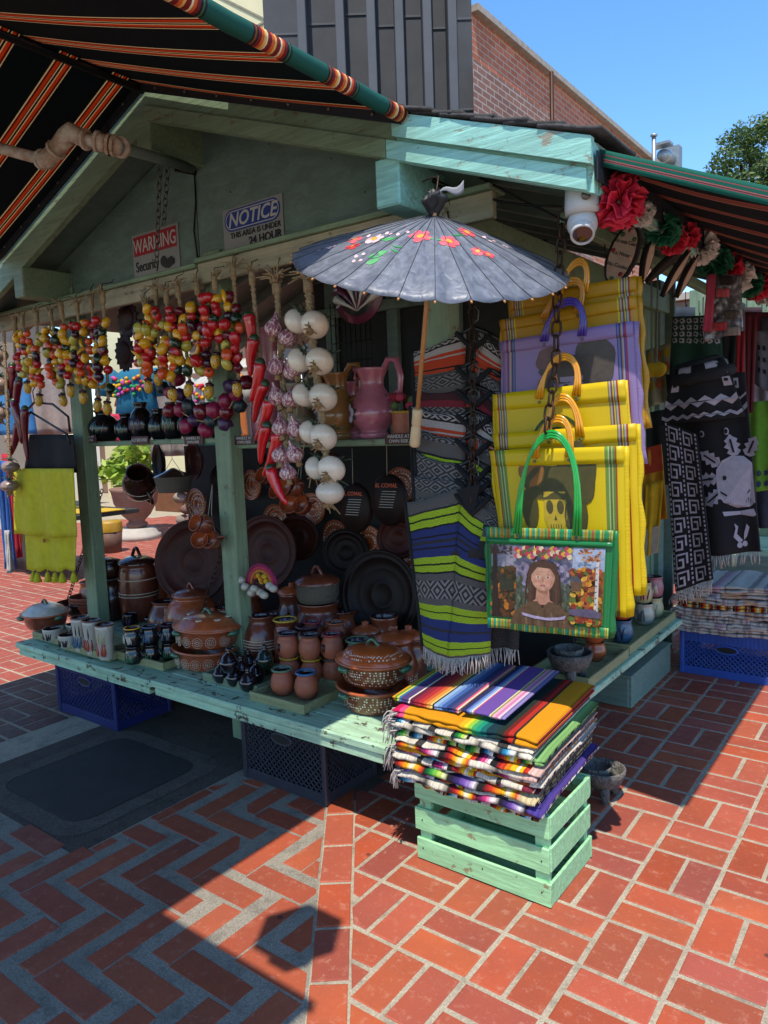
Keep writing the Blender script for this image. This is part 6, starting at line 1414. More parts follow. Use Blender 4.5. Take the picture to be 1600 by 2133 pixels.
bl = [('blanket with black, grey and rust bands at the bottom of the pile on the crate', ['cool', 'brown', 'warm', 'white'], '#8a4a2c'), ('violet edged striped blanket second from the bottom of the pile', ['purp', 'pink', 'warm', 'white'], '#4a3a86'), ('blanket with rainbow banding low in the pile on the crate', ['warm', 'green', 'purp', 'warm'], '#cbb98e'), ('white striped blanket with maroon lines in the middle of the pile', ['white', 'pink', 'warm', 'white'], '#7a2638'),
      ('blanket with bright orange to blue rainbow fold in the middle of the pile', ['oran', 'warm', 'cool', 'pink'], '#e2dacb'), ('white and red striped blanket above the middle of the pile', ['white', 'warm', 'pink', 'warm'], '#d8b0a4'), ('pale green striped blanket in the upper pile', ['green', 'warm', 'cool', 'green'], '#7fae68'), ('cream blanket with black lines in the upper pile', ['cool', 'white', 'green', 'white'], '#e6ddc8')]
Mtop = stripes('amber and green gradient serape', [(4, '#c2104a'), (3, '#d8487a'), (2, '#d2901a'), (34, '#d28c0e'), (3, '#dca61c'), (2.2, '#d2c22c'), (2.4, '#8cb83c'), (2.4, '#3c9a5c'), (3, '#168a6a'), (3, '#0f5f5c'), (5, '#0f3038'), (4, '#1c2a24'), (2.5, '#6a1a14'), (2.5, '#b0281c'), (1.4, '#2a2420'), (12, '#d28c0e')], 0, 1, .95, 200, bump=.5, soft=False)
zb = .312; tt = .0305
for k, (lab, order, endc) in enumerate(bl):
    t = thing('folded_blanket', lab, 'blanket', (-1.26, 2.3, zb), 'folded blankets on the mint crate'); m = stripes('serape %d' % k, serseq(order, rbk)+[(2.5, endc)], 0, 1, .95, 170, bump=.5, jitter=.02, soft=k % 2 == 0, lines=60)
    m2 = stripes('serape back %d' % k, serseq(order[::-1], rbk)+[(2.5, endc)], 0, (2, 1, 1, 2, 1, 1, 2, 1)[k], .95, 170, bump=.5, jitter=.02, soft=k % 2 == 1, lines=60)
    ox, oy = rbk.uniform(-.014, .014), rbk.uniform(-.012, .012); sp = .018*(k/7); cut = rbk.choice((.3, .36, .64, .7)); za = 0
    for q, fr in enumerate((cut, 1-cut)):
        lz = zb+za; za += tt*fr; dy_ = rbk.uniform(-.014, .012); sg_ = rbk.uniform(0, 9)
        slab(t, 'fold', (-1.555-sp+ox, -.995+ox+rbk.uniform(-.012, .012), 2.085+oy+dy_, 2.55+oy), lambda x, y: lz+zs(x, y)-.010*max(0, 1-(y-2.07)/.10)*(1+nz(x*5, sg_)), tt*fr*1.06, m if q else m2, k*3.1+q)
    if k in (1, 3, 4, 6, 7): outfringe(t, V((-1.555-sp+ox, 2.08+oy, zb+.016+zs(-1.55, 2.1))), 26, .07 if k != 4 else .10, rbk, M_fr)
    zb += tt
t = thing('folded_blanket', 'amber and green gradient blanket on top of the pile on the crate', 'blanket', (-1.26, 2.3, zb), 'folded blankets on the mint crate')
for q in range(2): lz = zb+q*.016; slab(t, 'fold', (-1.57, -.995, 2.09, 2.56), lambda x, y: lz+zs(x, y), .016, Mtop, 60+q, wave=.003)
outfringe(t, V((-1.57, 2.08, zb+.014+zs(-1.57, 2.1))), 22, .06, rbk, M_fr)
zb += .033
Ms1 = stripes('red to yellow gradient serape', [(2, '#d29014'), (1.2, '#3c8a3c'), (1.2, '#c9c03a'), (1.4, '#2c6a9a'), (5, '#4c3a6a'), (1, '#d8d0c0'), (3, '#5c1a34'), (3, '#8a1c30'), (3, '#ae2c2c'), (2.4, '#c2562c'), (2.4, '#cf8a3a'), (1.4, '#d8b86a'), (1.2, '#2a2420'), (2.4, '#8aa8c8'), (2.4, '#6a88b8'), (3, '#3c5a96'), (3, '#26386a'), (2.4, '#46406a'), (1.2, '#d0506a'), (1, '#d8d0c0')], 0, 1, .95, 200, bump=.5)
Ms2 = stripes('violet serape', [(4, '#2a2a5a'), (2, '#5a74b0'), (2, '#8aa4c8'), (1, '#d8d0c0'), (1, '#c24a6a'), (12, '#6a4a96'), (1, '#d8cfa0'), (1.4, '#8a8a3c'), (2, '#d8a0b4'), (2, '#c878a0'), (2, '#d8b8c8'), (1.4, '#6a6a8a'), (2, '#8a7ab0')], 0, 1, .95, 200, bump=.5)
t1 = thing('folded_blanket', 'red and blue gradient serape folded on the left of the pile top', 'blanket', (-1.45, 2.35, zb), 'small serapes on the pile top'); t2 = thing('folded_blanket', 'violet and pink serape folded on the pile top beside the amber one', 'blanket', (-1.25, 2.35, zb), 'small serapes on the pile top')
for q in range(2): lz = zb+q*.010+.001; slab(t1, 'fold', (-1.60, -1.315, 2.13, 2.56), lambda x, y: lz+zs(x, y)+.004, .010, Ms1, 80+q, wave=.002)
for q in range(3): lz = zb+.0+q*.009; slab(t2, 'fold', (-1.30, -1.17+.02*q, 2.15-.012*q, 2.56), lambda x, y: lz+zs(x, y)+.003, .009, Ms2, 90+q, wave=.002)
# ================================================================== MILK CRATES
def milkcrate(name, lab, x0, x1, y0, y1, h, m, group='plastic milk crates'):
    t = thing(name, lab, 'crate', ((x0+x1)/2, (y0+y1)/2, 0), group); w_ = .011
    for z0, z1 in ((.0, .05), (h-.075, h)):
        for a, b in (((x0, y0), (x1, y0)), ((x1, y0), (x1, y1)), ((x1, y1), (x0, y1)), ((x0, y1), (x0, y0))):
            d = V((b[0]-a[0], b[1]-a[1], 0)).normalized()*.004
            obj('rim_band', MB().bar(V((*a, (z0+z1)/2))+d, V((*b, (z0+z1)/2))-d, .009, z1-z0, ch=.002), m, t)
    for x in (x0, x1):
        for y in (y0, y1): obj('corner_post', MB().box((x, y, h/2), (.026, .026, h), ch=.007), m, t)
    def side(A, B):
        A, B = V((*A, 0)), V((*B, 0)); L = (B-A).length; d = (B-A)/L; b = MB(); z0, z1 = .05, h-.075; st = .030; hh = z1-z0
        n = int(L/st)+int(hh/st)+1
        for k in range(n):
            for sg in (1, -1):
                s0 = k*st-hh if sg == 1 else k*st; s1 = s0+hh*sg; zA, zB = z0, z1
                if sg == 1:
                    if s0 < 0: zA = z0-s0; s0 = 0
                    if s1 > L: zB = z1-(s1-L); s1 = L
                else:
                    if s0 > L: zA = z0+(s0-L); s0 = L
                    if s1 < 0: zB = z1+s1; s1 = 0
                if zB-zA < .01 or s0 < 0 or s0 > L: continue
                b.bar(A+d*s0+V((0, 0, zA)), A+d*s1+V((0, 0, zB)), .006, .0065, up=(d.y, -d.x, 0), ch=.001)
        obj('lattice', b, m, t)
        nr = int(L/.022); rb = MB()
        for k in range(nr): rb.box(A+d*((k+.5)*L/nr)+V((0, 0, h-.038)), (.004, .016, .06) if abs(d.y) < .5 else (.016, .004, .06), ch=.001)
        obj('rib_band', rb, m, t)
        mid = (A+B)/2+V((0, 0, h-.105)); out = V((d.y, -d.x, 0)); 
        obj('hand_hole', MB().tube([mid+d*(.062*math.cos(a*PI/10))+V((0, 0, .024*math.sin(a*PI/10)))+out*.003 for a in range(20)], .007, 6, closed=True), m, t)
        pl = MB(); pl.prism([(.058*math.cos(a*PI/10), .021*math.sin(a*PI/10)) for a in range(20)], mid+out*.004, d, (0, 0, 1), .003); obj('hand_hole_shade', pl, M_black, t)
    side((x0, y0), (x1, y0)); side((x1, y0), (x1, y1)); side((x0, y1), (x0, y0)); side((x1, y1), (x0, y1))
    obj('floor_panel', MB().box(((x0+x1)/2, (y0+y1)/2, .008), (x1-x0-.01, y1-y0-.01, .008)), m, t)
    return t
M_mblk = pm('charcoal crate plastic', '#2c2d38', .5, .12, 10, .1); M_mblu = pm('dark blue crate plastic', '#16205c', .45, .12, 10, .1); M_mblu2 = pm('mid blue crate plastic', '#2c4fa2', .45, .12, 10, .1)
milkcrate('milk_crate', 'charcoal plastic milk crate under the right half of the counter', -2.55, -2.055, 2.225, 2.56, .345, M_mblk)
milkcrate('milk_crate', 'dark blue plastic milk crate under the left half of the counter', -4.14, -3.565, 2.205, 2.55, .335, M_mblu)
for k in range(9):
  c = V((-3.6-.055*k, 2.30+.05*(k % 3), .255+.006*(k % 2))); pot('stored_cup', ['white cup in the dark blue crate at its front right corner', '', 'white cup in the dark blue crate, second from its right corner', '', 'white cup in the middle of the dark blue crate', '', 'white cup in the dark blue crate, second from its left corner', '', 'white cup in the dark blue crate at its left end'][k], 'cup', c, [(.02, 0), (.03, .02), (.032, .055)], M_wcup, M_inner, group='cups in the blue crate', n=14) if k % 2 == 0 else None
# ================================================================== SHELF GOODS
ZR, ZL = 1.559, 1.587
M_pinkg = clay('pink glaze', '#b06a78', '#9a5666', .25, .5); M_tan = clay('tan glaze', '#9c7240', '#865c30', .25, .5); M_creamg = clay('ivory glaze', '#a89c84', '#8f836c', .3, .4)
M_leafp = pm('painted dark leaf', '#1e2a20', .5, .1); M_petp = pm('painted white petal', '#bdb6c0', .5, .06); M_petv = pm('painted violet heart', '#3a2a70', .5, .1)
def pitcher(px, pbot, Y, hh, R, m, lab, flower_=True, z=ZR, side=1):
    c = V((ony(px, 800, Y).x, Y, z)); t = pot('pitcher', lab, 'pitcher', c, [(R*.62, 0), (R*.66, hh*.07), (R*.58, hh*.11), (R*.92, hh*.25), (R, hh*.38), (R*.78, hh*.58), (R*.52, hh*.72), (R*.52, hh*.84), (R*.72, hh*.98)], m, M_terra2, group='painted pitchers on the shelf', wall=.005)
    obj('spout', MB().sheet(lambda u, v: c+V((-side*(R*.62+R*.45*v*math.cos((u-.5)*PI)), (u-.5)*R*.9*(1-.6*v), hh*(.84+.18*v))), 8, 5, .006), m, t)
    a, b_ = c+V((side*R*.60, 0, hh*.93)), c+V((side*R*.78, 0, hh*.55)); pts = [a, a+V((side*.03, 0, .05*hh/.33)), a+V((side*.075, 0, .045)), a+V((side*.095, 0, -.03)), lerp(a, b_, .75)+V((side*.075, 0, 0)), b_]
    obj('handle', MB().tube(pts, [.013, .015, .015, .014, .013, .011], 10), m, t)
    if flower_:
        b = MB(); fz = hh*.36
        def on(a_, z_): return c+V((math.sin(a_)*(R*1.012), -math.cos(a_)*(R*1.012), z_))
        for k in range(8):
            A = 2*PI*k/8+.3; pts = []
            for tt_, ww in ((.1, .1), (.45, .95), (.8, 1), (1, 0), (.8, -1), (.45, -.95)): x_ = .075*tt_*math.cos(A)-.014*ww*math.sin(A); y_ = .075*tt_*math.sin(A)+.014*ww*math.cos(A); pts.append(on(-.62+x_/R*.8, fz+y_*.75))
            b.add(pts, [[0, 1, 2, 3, 4, 5]], mi=2, sm=True)
        obj('painted_leaf', b, [M_leafp, M_leafp, M_leafp], t)
        b = MB()
        for k in range(5):
            A = 2*PI*k/5+.2; b.add([on(-.62+(.022*math.cos(A)+.021*math.cos(q*PI/5))/R*.9, fz+.022*math.sin(A)+.021*math.sin(q*PI/5)) -V((0, .002, 0)) for q in range(10)], [list(range(10))])
        obj('painted_petal', b, M_petp, t)
        b = MB().add([on(-.62+.014*math.cos(q*PI/5)/R, fz+.016*math.sin(q*PI/5))-V((0, .0032, 0)) for q in range(10)], [list(range(10))]); obj('painted_heart', b, M_petv, t)
    return t
pitcher(775, 885, 2.63, .315, .105, M_pinkg, 'pink pitcher with a white pansy on the right shelf'); pitcher(700, 885, 2.63, .31, .095, M_tan, 'tan pitcher with a blue edged handle behind the onions')
pitcher(618, 885, 2.66, .28, .085, M_creamg, 'ivory pitcher with green leaves behind the garlic'); pitcher(722, 870, 2.72, .27, .10, M_pinkg, 'second pink pitcher standing behind the front pink one', False)
c = V((ony(553, 760, 2.68).x, 2.68, ZR)); pot('tall_vase', 'tall pink vase behind the red chillies', 'vase', c, [(.06, 0), (.09, .06), (.085, .2), (.06, .36), (.07, .52), (.085, .56)], M_pinkg, M_inner)
c = V((ony(838, 860, 2.62).x, 2.62, ZR)); t = pot('clay_cup', 'ribbed clay cup with red paper flowers at the shelf end', 'cup', c, [(.042, 0), (.045, .05), (.046, .11)], M_unglz, M_inner, rim=(.006, M_ry))
for k in range(7): obj('paper_flower', MB().ball(c+V((rv.uniform(-.04, .04), rv.uniform(-.03, .03), .13+rv.uniform(0, .06))), .018, 8, 5, fn=lambda a, t_: 1+.2*math.cos(5*a)), cm(['#8c1c2c', '#a8344a', '#5a6a3a'][k % 3]), t)
M_darkp = clay('black burnished clay', '#141215', '#0c0b0d', .22, .5)
for px, R, hh, lab, Y in ((216, .075, .13, 'round black burnished pot at the left shelf end', 2.62), (262, .05, .11, 'small dark figure pot beside the round black pot', 2.64), (295, .055, .15, 'dark jar in the middle of the left shelf', 2.63), (330, .045, .12, 'small dark jar on the left shelf', 2.64), (360, .05, .14, 'dark jar left of the gourd wreath on the shelf', 2.63), (398, .055, .12, 'dark round jar below the gourd wreath', 2.62), (432, .045, .13, 'narrow dark jar against the middle post', 2.66)):
    R *= 1.3; hh *= 1.45; c = V((ony(px, 880, Y).x, Y, ZL)); t = pot('burnished_pot', lab, 'pot', c, [(R*.6, 0), (R*.95, hh*.25), (R, hh*.5), (R*.7, hh*.75), (R*.45, hh*.85), (R*.6, hh)], M_darkp, M_black, group='dark pots on the left shelf'); strokes(t, c, R*.98, hh*.25, hh*.6, 6, M_vio if px % 2 else M_grn, rv, .004)
# welcome plate
c = ony(748, 606, 2.56); t = thing('wall_plate', 'round plate with white calla lilies and BIENVENIDOS lettering under the parasol', 'plate', c-V((0, 0, .13)))
M_plm = clay('maroon plate', '#5c1a34', '#48122a', .3, .4); M_plg = clay('dark green plate', '#1c2c26', '#14201c', .3, .4)
obj('plate', MB().lathe([(0, 0), (.125, 0), (.14, .006), (.138, .012), (.0, .012)], 40, c, rotm(PI/2, 0, 0)), M_plm, t); obj('plate_centre', MB().lathe([(.0, 0), (.105, 0), (.105, .003), (0, .003)], 36, c-V((0, .0125, 0)), rotm(PI/2, 0, 0)), M_plg, t)
for k in range(7):
    A = -PI/2+(k-3)*.36; d = V((math.cos(A+PI), 0, math.sin(A+PI))); s0 = c+V((0, -.018, -.085)); e = s0+d*(.13)
    obj('lily_petal', MB().tube([s0, s0.lerp(e, .5), e, e+V((d.x*.02, 0, .002))], [.003, .007, .020, .006], 8), M_wcup if k % 2 == 0 else M_plm, t)
for k, ch in enumerate('BIENVENIDOS'):
    A = PI+.45-(k*.30); p = c+V((math.cos(A)*.1215, -.0145, math.sin(A)*.1215)); text('lettering', ch, p, (math.sin(A), 0, -math.cos(A)), (math.cos(A), 0, math.sin(A)), .026, M_wink, t)
# ================================================================== UNDER THE SHELF
M_str = pm('cotton string', '#a89c8a', .9, .1)
def hungcups(px, py, Y, lab, s_=1, n=4):
    c = ony(px, py, Y); t = thing('cup_bunch', lab, 'cups', c-V((0, 0, .12)), 'bunches of hanging clay cups')
    for k in range(n):
        p = c+V(((-.048 if k % 2 else .04)*s_, .012*(k % 3)-.02, (.035 if k < 2 else -.05)*s_)); M = rotm(PI/2-.45, .35*(1 if k % 2 else -1), .3*(k-1.5))
        P, kk = vess([(.022*s_, 0), (.040*s_, .015), (.048*s_, .05), (.046*s_, .06)], .004); u = obj('cup', MB().lathe(P, 22, p, M, mi=[0 if j < kk else 1 for j in range(len(P)-1)]), [M_terra2, M_terra], t); loop(u, p+M @ V((.045*s_, 0, .015)), p+M @ V((.046*s_, 0, .05)), M @ V((.03, 0, 0)), .005, M_terra2)
    for e in (-1, 1): obj('string', MB().tube([c+V((e*.03, 0, .0)), c+V((e*.012, 0, .10)), c+V((.02, .01, .25))], .0016, 4), M_str, t)
hungcups(440, 1110, 2.46, 'bunch of small clay cups hanging from the middle post'); hungcups(625, 1035, 2.80, 'bunch of clay cups in shadow behind the lowest garlic', 1.1); hungcups(575, 1010, 2.90, 'dark bunch of cups hanging behind the chilli tip', 1.0, 3)
M_pack = NT('printed griddle card')
def _pk(s):
    co = s.co(); n1 = s.noise(s.co(scale=(1, 1, 3)), 26, 5, .7); o = s.ramp(n1, [(.35, '#1c1714'), (.48, '#5a2c18'), (.58, '#8a6a44'), (.7, '#3a2a20')]); s.l(o, s.b.inputs['Base Color']); return s.done(.35, coat=.3)
M_pack = _pk(M_pack); M_orl = pm('orange print ink', '#b5481c', .5, .05)
for px, py, lab in ((737, 1058, 'round griddle with printed food card hanging below the onions'), (808, 1042, 'round griddle with printed food card beside the ponchos')):
    c = ony(px, py, 2.86); t = thing('griddle', lab, 'griddle', c-V((0, 0, .12)), 'packaged round griddles'); M = rotm(PI/2, 0, 0)
    obj('pan', MB().lathe([(0, .012), (.10, .012), (.108, -.006), (.112, -.006), (.112, 0), (.10, .02), (0, .02)], 36, c+V((0, .01, 0)), M, 1, 1.15), M_platd, t); obj('card', MB().lathe([(0, 0), (.086, 0), (.086, .002), (0, .002)], 32, c-V((0, .006, 0)), M, 1, 1.15), M_pack, t)
    text('lettering', 'EL COMAL', c+V((0, -.0105, .072)), ux, uz, .028, M_orl, t, shear=.15, bold=.0006)
    bq = MB()
    for k in range(7): bq.prism(rect(-.05+.004*k, -.035+k*.013, .035+.004*k, -.033+k*.013), c-V((0, .0098, 0)), ux, uz, .0004)
    obj('print_lines', bq, M_wink, t)
    obj('string', MB().tube([c+V((0, 0, .12)), c+V((.005, 0, .3))], .0016, 4), M_str, t)
c = ony(292, 1012, 2.75); t = thing('hanging_jug', 'dark maroon jug with carved dots hanging tilted under the left shelf', 'jug', c-V((0, 0, .12))); M = rotm(.5, .75, 0)
P, kk = vess([(.05, -.10), (.085, -.06), (.105, .02), (.09, .08), (.06, .12), (.07, .14)], .006); obj('body', MB().lathe(P, 30, c, M, mi=[0 if j < kk else 1 for j in range(len(P)-1)]), [M_terrad, M_inner], t); loop(t, c+M @ V((.10, 0, .06)), c+M @ V((.09, 0, -.05)), M @ V((.06, 0, 0)), .011, M_terrad); loop(t, c+M @ V((-.10, 0, .06)), c+M @ V((-.09, 0, -.05)), M @ V((-.06, 0, 0)), .011, M_terrad)
for z in (-.02, .03): obj('carved_band', MB().tube([c+M @ V((.104*math.cos(a*PI/14), .104*math.sin(a*PI/14), z)) for a in range(28)], .0022, 5, closed=True), M_slip, t)
obj('string', MB().tube([c+V((-.02, 0, .12)), c+V((.02, 0, .28))], .002, 4), M_str, t)
c = ony(362, 1005, 2.72); t = thing('hanging_basket', 'round reed basket hanging on strings under the left shelf', 'basket', c-V((0, 0, .06))); obj('weave', MB().lathe([(0, -.055), (.09, -.055), (.10, -.02), (.112, .03), (.118, .035), (.105, .035), (.09, -.045), (0, -.045)], 30, c), M_basket, t); obj('lid', MB().lathe([(.115, .036), (.06, .06), (.012, .085), (0, .086)], 26, c), M_terrad, t)
for e in (-1, 1): obj('string', MB().tube([c+V((e*.11, 0, .03)), c+V((0, 0, .14)), c+V((0, 0, .26))], .0016, 4), M_str, t)
# dark pans hung in the gloom behind, giving the interior depth
for k, (px, py, R, Y) in enumerate(((330, 965, .13, 3.0), (405, 960, .12, 3.05), (560, 980, .11, 3.1), (690, 980, .10, 3.1), (470, 1000, .12, 3.2), (620, 1120, .14, 3.2), (720, 1150, .14, 3.25), (830, 1120, .12, 3.2))):
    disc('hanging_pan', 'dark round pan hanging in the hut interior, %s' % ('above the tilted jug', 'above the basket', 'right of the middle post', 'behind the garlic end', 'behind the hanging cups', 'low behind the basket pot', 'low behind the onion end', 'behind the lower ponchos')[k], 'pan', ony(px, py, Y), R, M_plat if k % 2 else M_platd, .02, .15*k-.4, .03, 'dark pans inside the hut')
for k, (px, py, R, Y) in enumerate(((525, 1010, .10, 3.33), (575, 1085, .11, 3.33), (650, 1060, .10, 3.33), (700, 1120, .11, 3.34), (770, 1130, .10, 3.33), (835, 1010, .10, 3.33), (480, 1080, .10, 3.30), (410, 1050, .11, 3.30), (850, 1180, .10, 3.3))):
    c = ony(px, py, Y); t = disc('clay_plate', 'terracotta plate with a dotted ring on the back wall, %s' % ('upper left', 'behind the platter edge', 'above the basket lid', 'right of the basket', 'low under the griddles', 'right of the griddles', 'just right of the post', 'left of the post', 'lowest right')[k], 'plate', c, R, M_ros if k % 2 else M_terra, .03, .1*(k % 3-1), .02, 'plates on the back wall')
    for rr_, n_ in ((.78, 26), (.45, 16)):
        b = MB()
        for q in range(n_): A = 2*PI*q/n_; b.ball(c+V((math.cos(A)*R*rr_, -.006, math.sin(A)*R*rr_)), .0045, 6, 4)
        obj('slip_ring', b, M_slip, t)
# a few upper interior things: dark cabinet, wire rack
rk_ = thing('wire_rack', 'dark wire rack standing behind the shelf under the parasol', 'rack', V((ony(720, 760, 3.2).x, 3.2, ZR)))
for k in range(9): x = ony(690, 700, 3.2).x+k*.035; obj('wire', MB().tube([(x, 3.2, 1.75), (x, 3.2, 2.3)], .003, 5), M_hook, rk_)
for k in range(6): z = 1.78+k*.1; xa, xb = ony(690, 700, 3.2).x, ony(690, 700, 3.2).x+.28; obj('wire', MB().tube([(xa, 3.2, z), (xb, 3.2, z)], .003, 5), M_hook, rk_)
# ================================================================== LEFT: SHAWL ON A HANGER
def P2(px, py, Y=2.40): return ony(px, py, Y)
sh_ = thing('shawl', 'bright yellow lace edged shawl with black fringe hanging at the far left', 'shawl', P2(95, 1235))
M_ysh = pm('lemon yellow cloth', '#c2b414', .85, .12, 18, .3, 260); M_bf = stripes('black hanging fringe', [(1, '#141315'), (1, '#2a282c')], 0, 46, .8, 100)
def quad(a, b, c, d, amp=.008, k=14, sd=0): return lambda u, v: a.lerp(b, u).lerp(d.lerp(c, u), v)+V((0, amp*math.sin(u*k+sd)*(.4+v), 0))
obj('black_fringe', MB().sheet(quad(P2(62, 905), P2(152, 905), P2(157, 985), P2(50, 985)), 40, 4, .004), M_bf, sh_)
obj('front_panel', MB().sheet(quad(P2(28, 976, 2.36), P2(82, 976, 2.36), P2(98, 1118, 2.36), P2(30, 1112, 2.36), .012, 9), 20, 12, .004), M_ysh, sh_); obj('front_panel', MB().sheet(quad(P2(80, 976, 2.35), P2(155, 976, 2.35), P2(166, 1118, 2.35), P2(92, 1120, 2.35), .012, 9, 2), 20, 12, .004), M_ysh, sh_)
lp = quad(P2(52, 1100, 2.39), P2(160, 1100, 2.39), P2(158, 1185, 2.39), P2(56, 1185, 2.39), .01, 16); obj('lace_panel', MB().sheet(lambda u, v: lp(u, v)-V((0, 0, .018*abs(math.sin(u*PI*5))*v)), 40, 8, .003), M_ysh, sh_)
for k in range(6):
    p = lp((k+.5)/6, 1)-V((0, 0, .022)); tz = obj('tassel', MB().lathe([(0, 0), (.008, 0), (.016, -.02), (.024, -.05), (.026, -.062), (0, -.06)], 14, p), M_ysh, sh_); obj('cord', MB().tube([p, p+V((0, 0, .03))], .003, 5), M_ysh, tz)
obj('embroidered_rose', MB().ball(P2(92, 1126, 2.37), .014, 10, 6, (1.2, .3, 1)), cm('#a8442c'), sh_)
hc = P2(72, 838, 2.38); obj('hanger', MB().tube([P2(50, 862, 2.38), hc, P2(110, 842, 2.38), P2(142, 868, 2.38), P2(146, 900, 2.38)], .007, 8), M_hang, sh_); obj('hanger', MB().tube([P2(52, 880, 2.37), P2(64, 858, 2.37), P2(140, 905, 2.37), P2(146, 925, 2.37)], .007, 8), M_hang, sh_); obj('hanger_hook', MB().tube([hc, P2(68, 815, 2.38), P2(76, 800, 2.38)], .003, 6), M_hook, sh_)
# ================================================================== RIGHT SIDE COUNTER
M_stone = NT('grey volcanic stone')
def _st(s):
    co = s.co(); v = s.n('TexVoronoi', Scale=90); s.l(co, v.inputs['Vector']); n1 = s.noise(co, 30, 5, .7); o = s.mix(s.ramp(n1, [(.3, 0), (.7, 1)]), '#4a4845', '#77726b'); s.l(o, s.b.inputs['Base Color']); s.bump(s.math('ADD', v.outputs['Distance'], n1), .7, .008); return s.done(.95, spec=.15)
M_stone = _st(M_stone)
def molca(c, R, lab, legs=True, hh=None):
    hh = hh or R*.85; z0 = R*.55 if legs else 0; t = thing('molcajete', lab, 'mortar', c, 'grey stone mortars'); P, kk = vess([(R*.5, z0), (R*.8, z0+hh*.3), (R*.95, z0+hh*.7), (R, z0+hh)], R*.13); obj('bowl', MB().lathe(P, 32, c, fn=lambda a, q: 1+.012*math.sin(3*a)), M_stone, t)
    if legs:
        for k in range(3): A = -PI/2+.5+k*2*PI/3; p = V(c)+V((math.cos(A)*R*.62, math.sin(A)*R*.62, 0)); obj('leg', MB().tube([p+V((-math.cos(A)*R*.1, -math.sin(A)*R*.1, z0+hh*.45)), p+V((0, 0, z0*.6)), p+V((math.cos(A)*R*.06, math.sin(A)*R*.06, 0))], [R*.24, R*.2, R*.14], 10), M_stone, t)
    return t
c = seat(1178, 1440, .07); molca(c+V((0, .05, 0)), .105, 'large three legged stone mortar on the side counter'); molca(c+V((-.005, .05, .105*.55+.05)), .068, 'smaller stone bowl resting inside the large mortar', False)
molca(seat(1146, 1452, .06)+V((0, -.03, 0)), .07, 'low stone mortar just behind the blanket pile', False, .05)
g0 = V((-1.10, 2.93, 0)); molca(g0, .095, 'three legged stone mortar standing on the paving right of the crate'); molca(g0+V((-.025, -.01, .095*.55+.035)), .065, 'small stone bowl set in the mortar on the paving', False)
def trayx(x0, x1, y0, y1, lab):
    t = thing('display_tray', lab, 'tray', ((x0+x1)/2, (y0+y1)/2, ZT), 'shallow wooden display trays'); h_ = .05
    obj('tray_base', MB().box(((x0+x1)/2, (y0+y1)/2, ZT+.006), (x1-x0-.004, y1-y0-.004, .008)), M_tray, t)
    for q, d in ((((x0+x1)/2, y0, ZT+h_/2+.001), (x1-x0, .014, h_)), (((x0+x1)/2, y1, ZT+h_/2+.001), (x1-x0, .014, h_)), ((x0+.007, (y0+y1)/2, ZT+h_/2+.001), (.012, y1-y0-.015, h_-.002)), ((x1-.007, (y0+y1)/2, ZT+h_/2+.001), (.014, y1-y0-.015, h_-.002))): obj('tray_side', MB().box(q, d, ch=.002), M_tray, t)
trayx(-1.52, -1.225, 3.10, 3.62, 'olive wooden tray at the near end of the side counter'); trayx(-1.52, -1.235, 3.68, 4.48, 'olive wooden tray at the far end of the side counter with painted cups')
mug2 = [(.034, 0), (.046, .02), (.05, .055), (.042, .09), (.045, .105)]
def mugp(px, py, m, lab, lift=0, mk=None, dy=0):
    c = seat(px, py, .04, ZT+.012)+V((0, dy, lift)); t = pot('painted_mug', lab, 'mug', c, [(r*1.15, z*1.15) for r, z in mug2], m, M_inner, group='painted mugs on the side counter'); strokes(t, c, .0575, .02, .09, 9, mk or M_wcup, rv, .004); loop(t, c+V((-.05, -.02, .03)), c+V((-.05, -.02, .10)), (-.035, -.01, 0), .006, m)
mugp(1296, 1340, M_bluec, 'slate blue mug with dark scrolls, lower front of the side counter', 0, pm('navy stroke', '#1c2a4a', .4)); mugp(1294, 1338, M_redc, 'coral red mug with pale leaf, stacked on the blue mug', .122)
mugp(1342, 1302, M_wcup, 'white mug with grey clouds under the cream mug', 0, pm('grey stroke', '#5a5a62', .4)); mugp(1338, 1300, M_creamc, 'cream mug stacked on the white clouded mug', .122, cm('#9a3a34')); mugp(1356, 1292, M_creamc, 'pale green mug behind the clouded mug', 0, None, .05); mugp(1356, 1290, M_pinkc, 'rose mug stacked at the back of the side counter', .122, None, .05); mugp(1300, 1296, M_wcup, 'white mug behind the coral red mug', .10, None, .08)
for px, py, lab, lf in ((1232, 1385, 'small red clay cup lower behind the large mortar', 0), (1230, 1385, 'small red clay cup upper behind the large mortar', .09), (1205, 1372, 'small red clay cup beside the upper one behind the mortar', .09)):
    c = seat(px, py, .04, ZT+.012)+V((0, .05, lf)); t = pot('clay_cup', lab, 'cup', c, [(.034, 0), (.052, .03), (.054, .055), (.044, .085), (.048, .092)], M_terra, M_inner, group='red clay cups on the side counter')
bx = thing('wooden_box', 'grey green wooden box on the paving under the side counter', 'box', (-1.45, 4.3, 0))
M_gg = painted('grey green box paint', '#7a8f80', wear=.4, dirtamt=.3)
for q, d in (((-1.335, 4.34, .085), (.02, .74, .17)), ((-1.60, 4.34, .085), (.02, .74, .17)), ((-1.467, 3.975, .085), (.25, .02, .168)), ((-1.467, 4.70, .085), (.25, .02, .168)), ((-1.467, 4.34, .178), (.29, .76, .018))): obj('board', MB().box(q, d), M_gg, bx)
milkcrate('milk_crate', 'mid blue plastic milk crate carrying pale blankets at the right', -1.262, -.74, 4.735, 5.15, .285, M_mblu2)
def zs2(x, y): return .01*math.sin(x*7)+.02*(y-4.7)
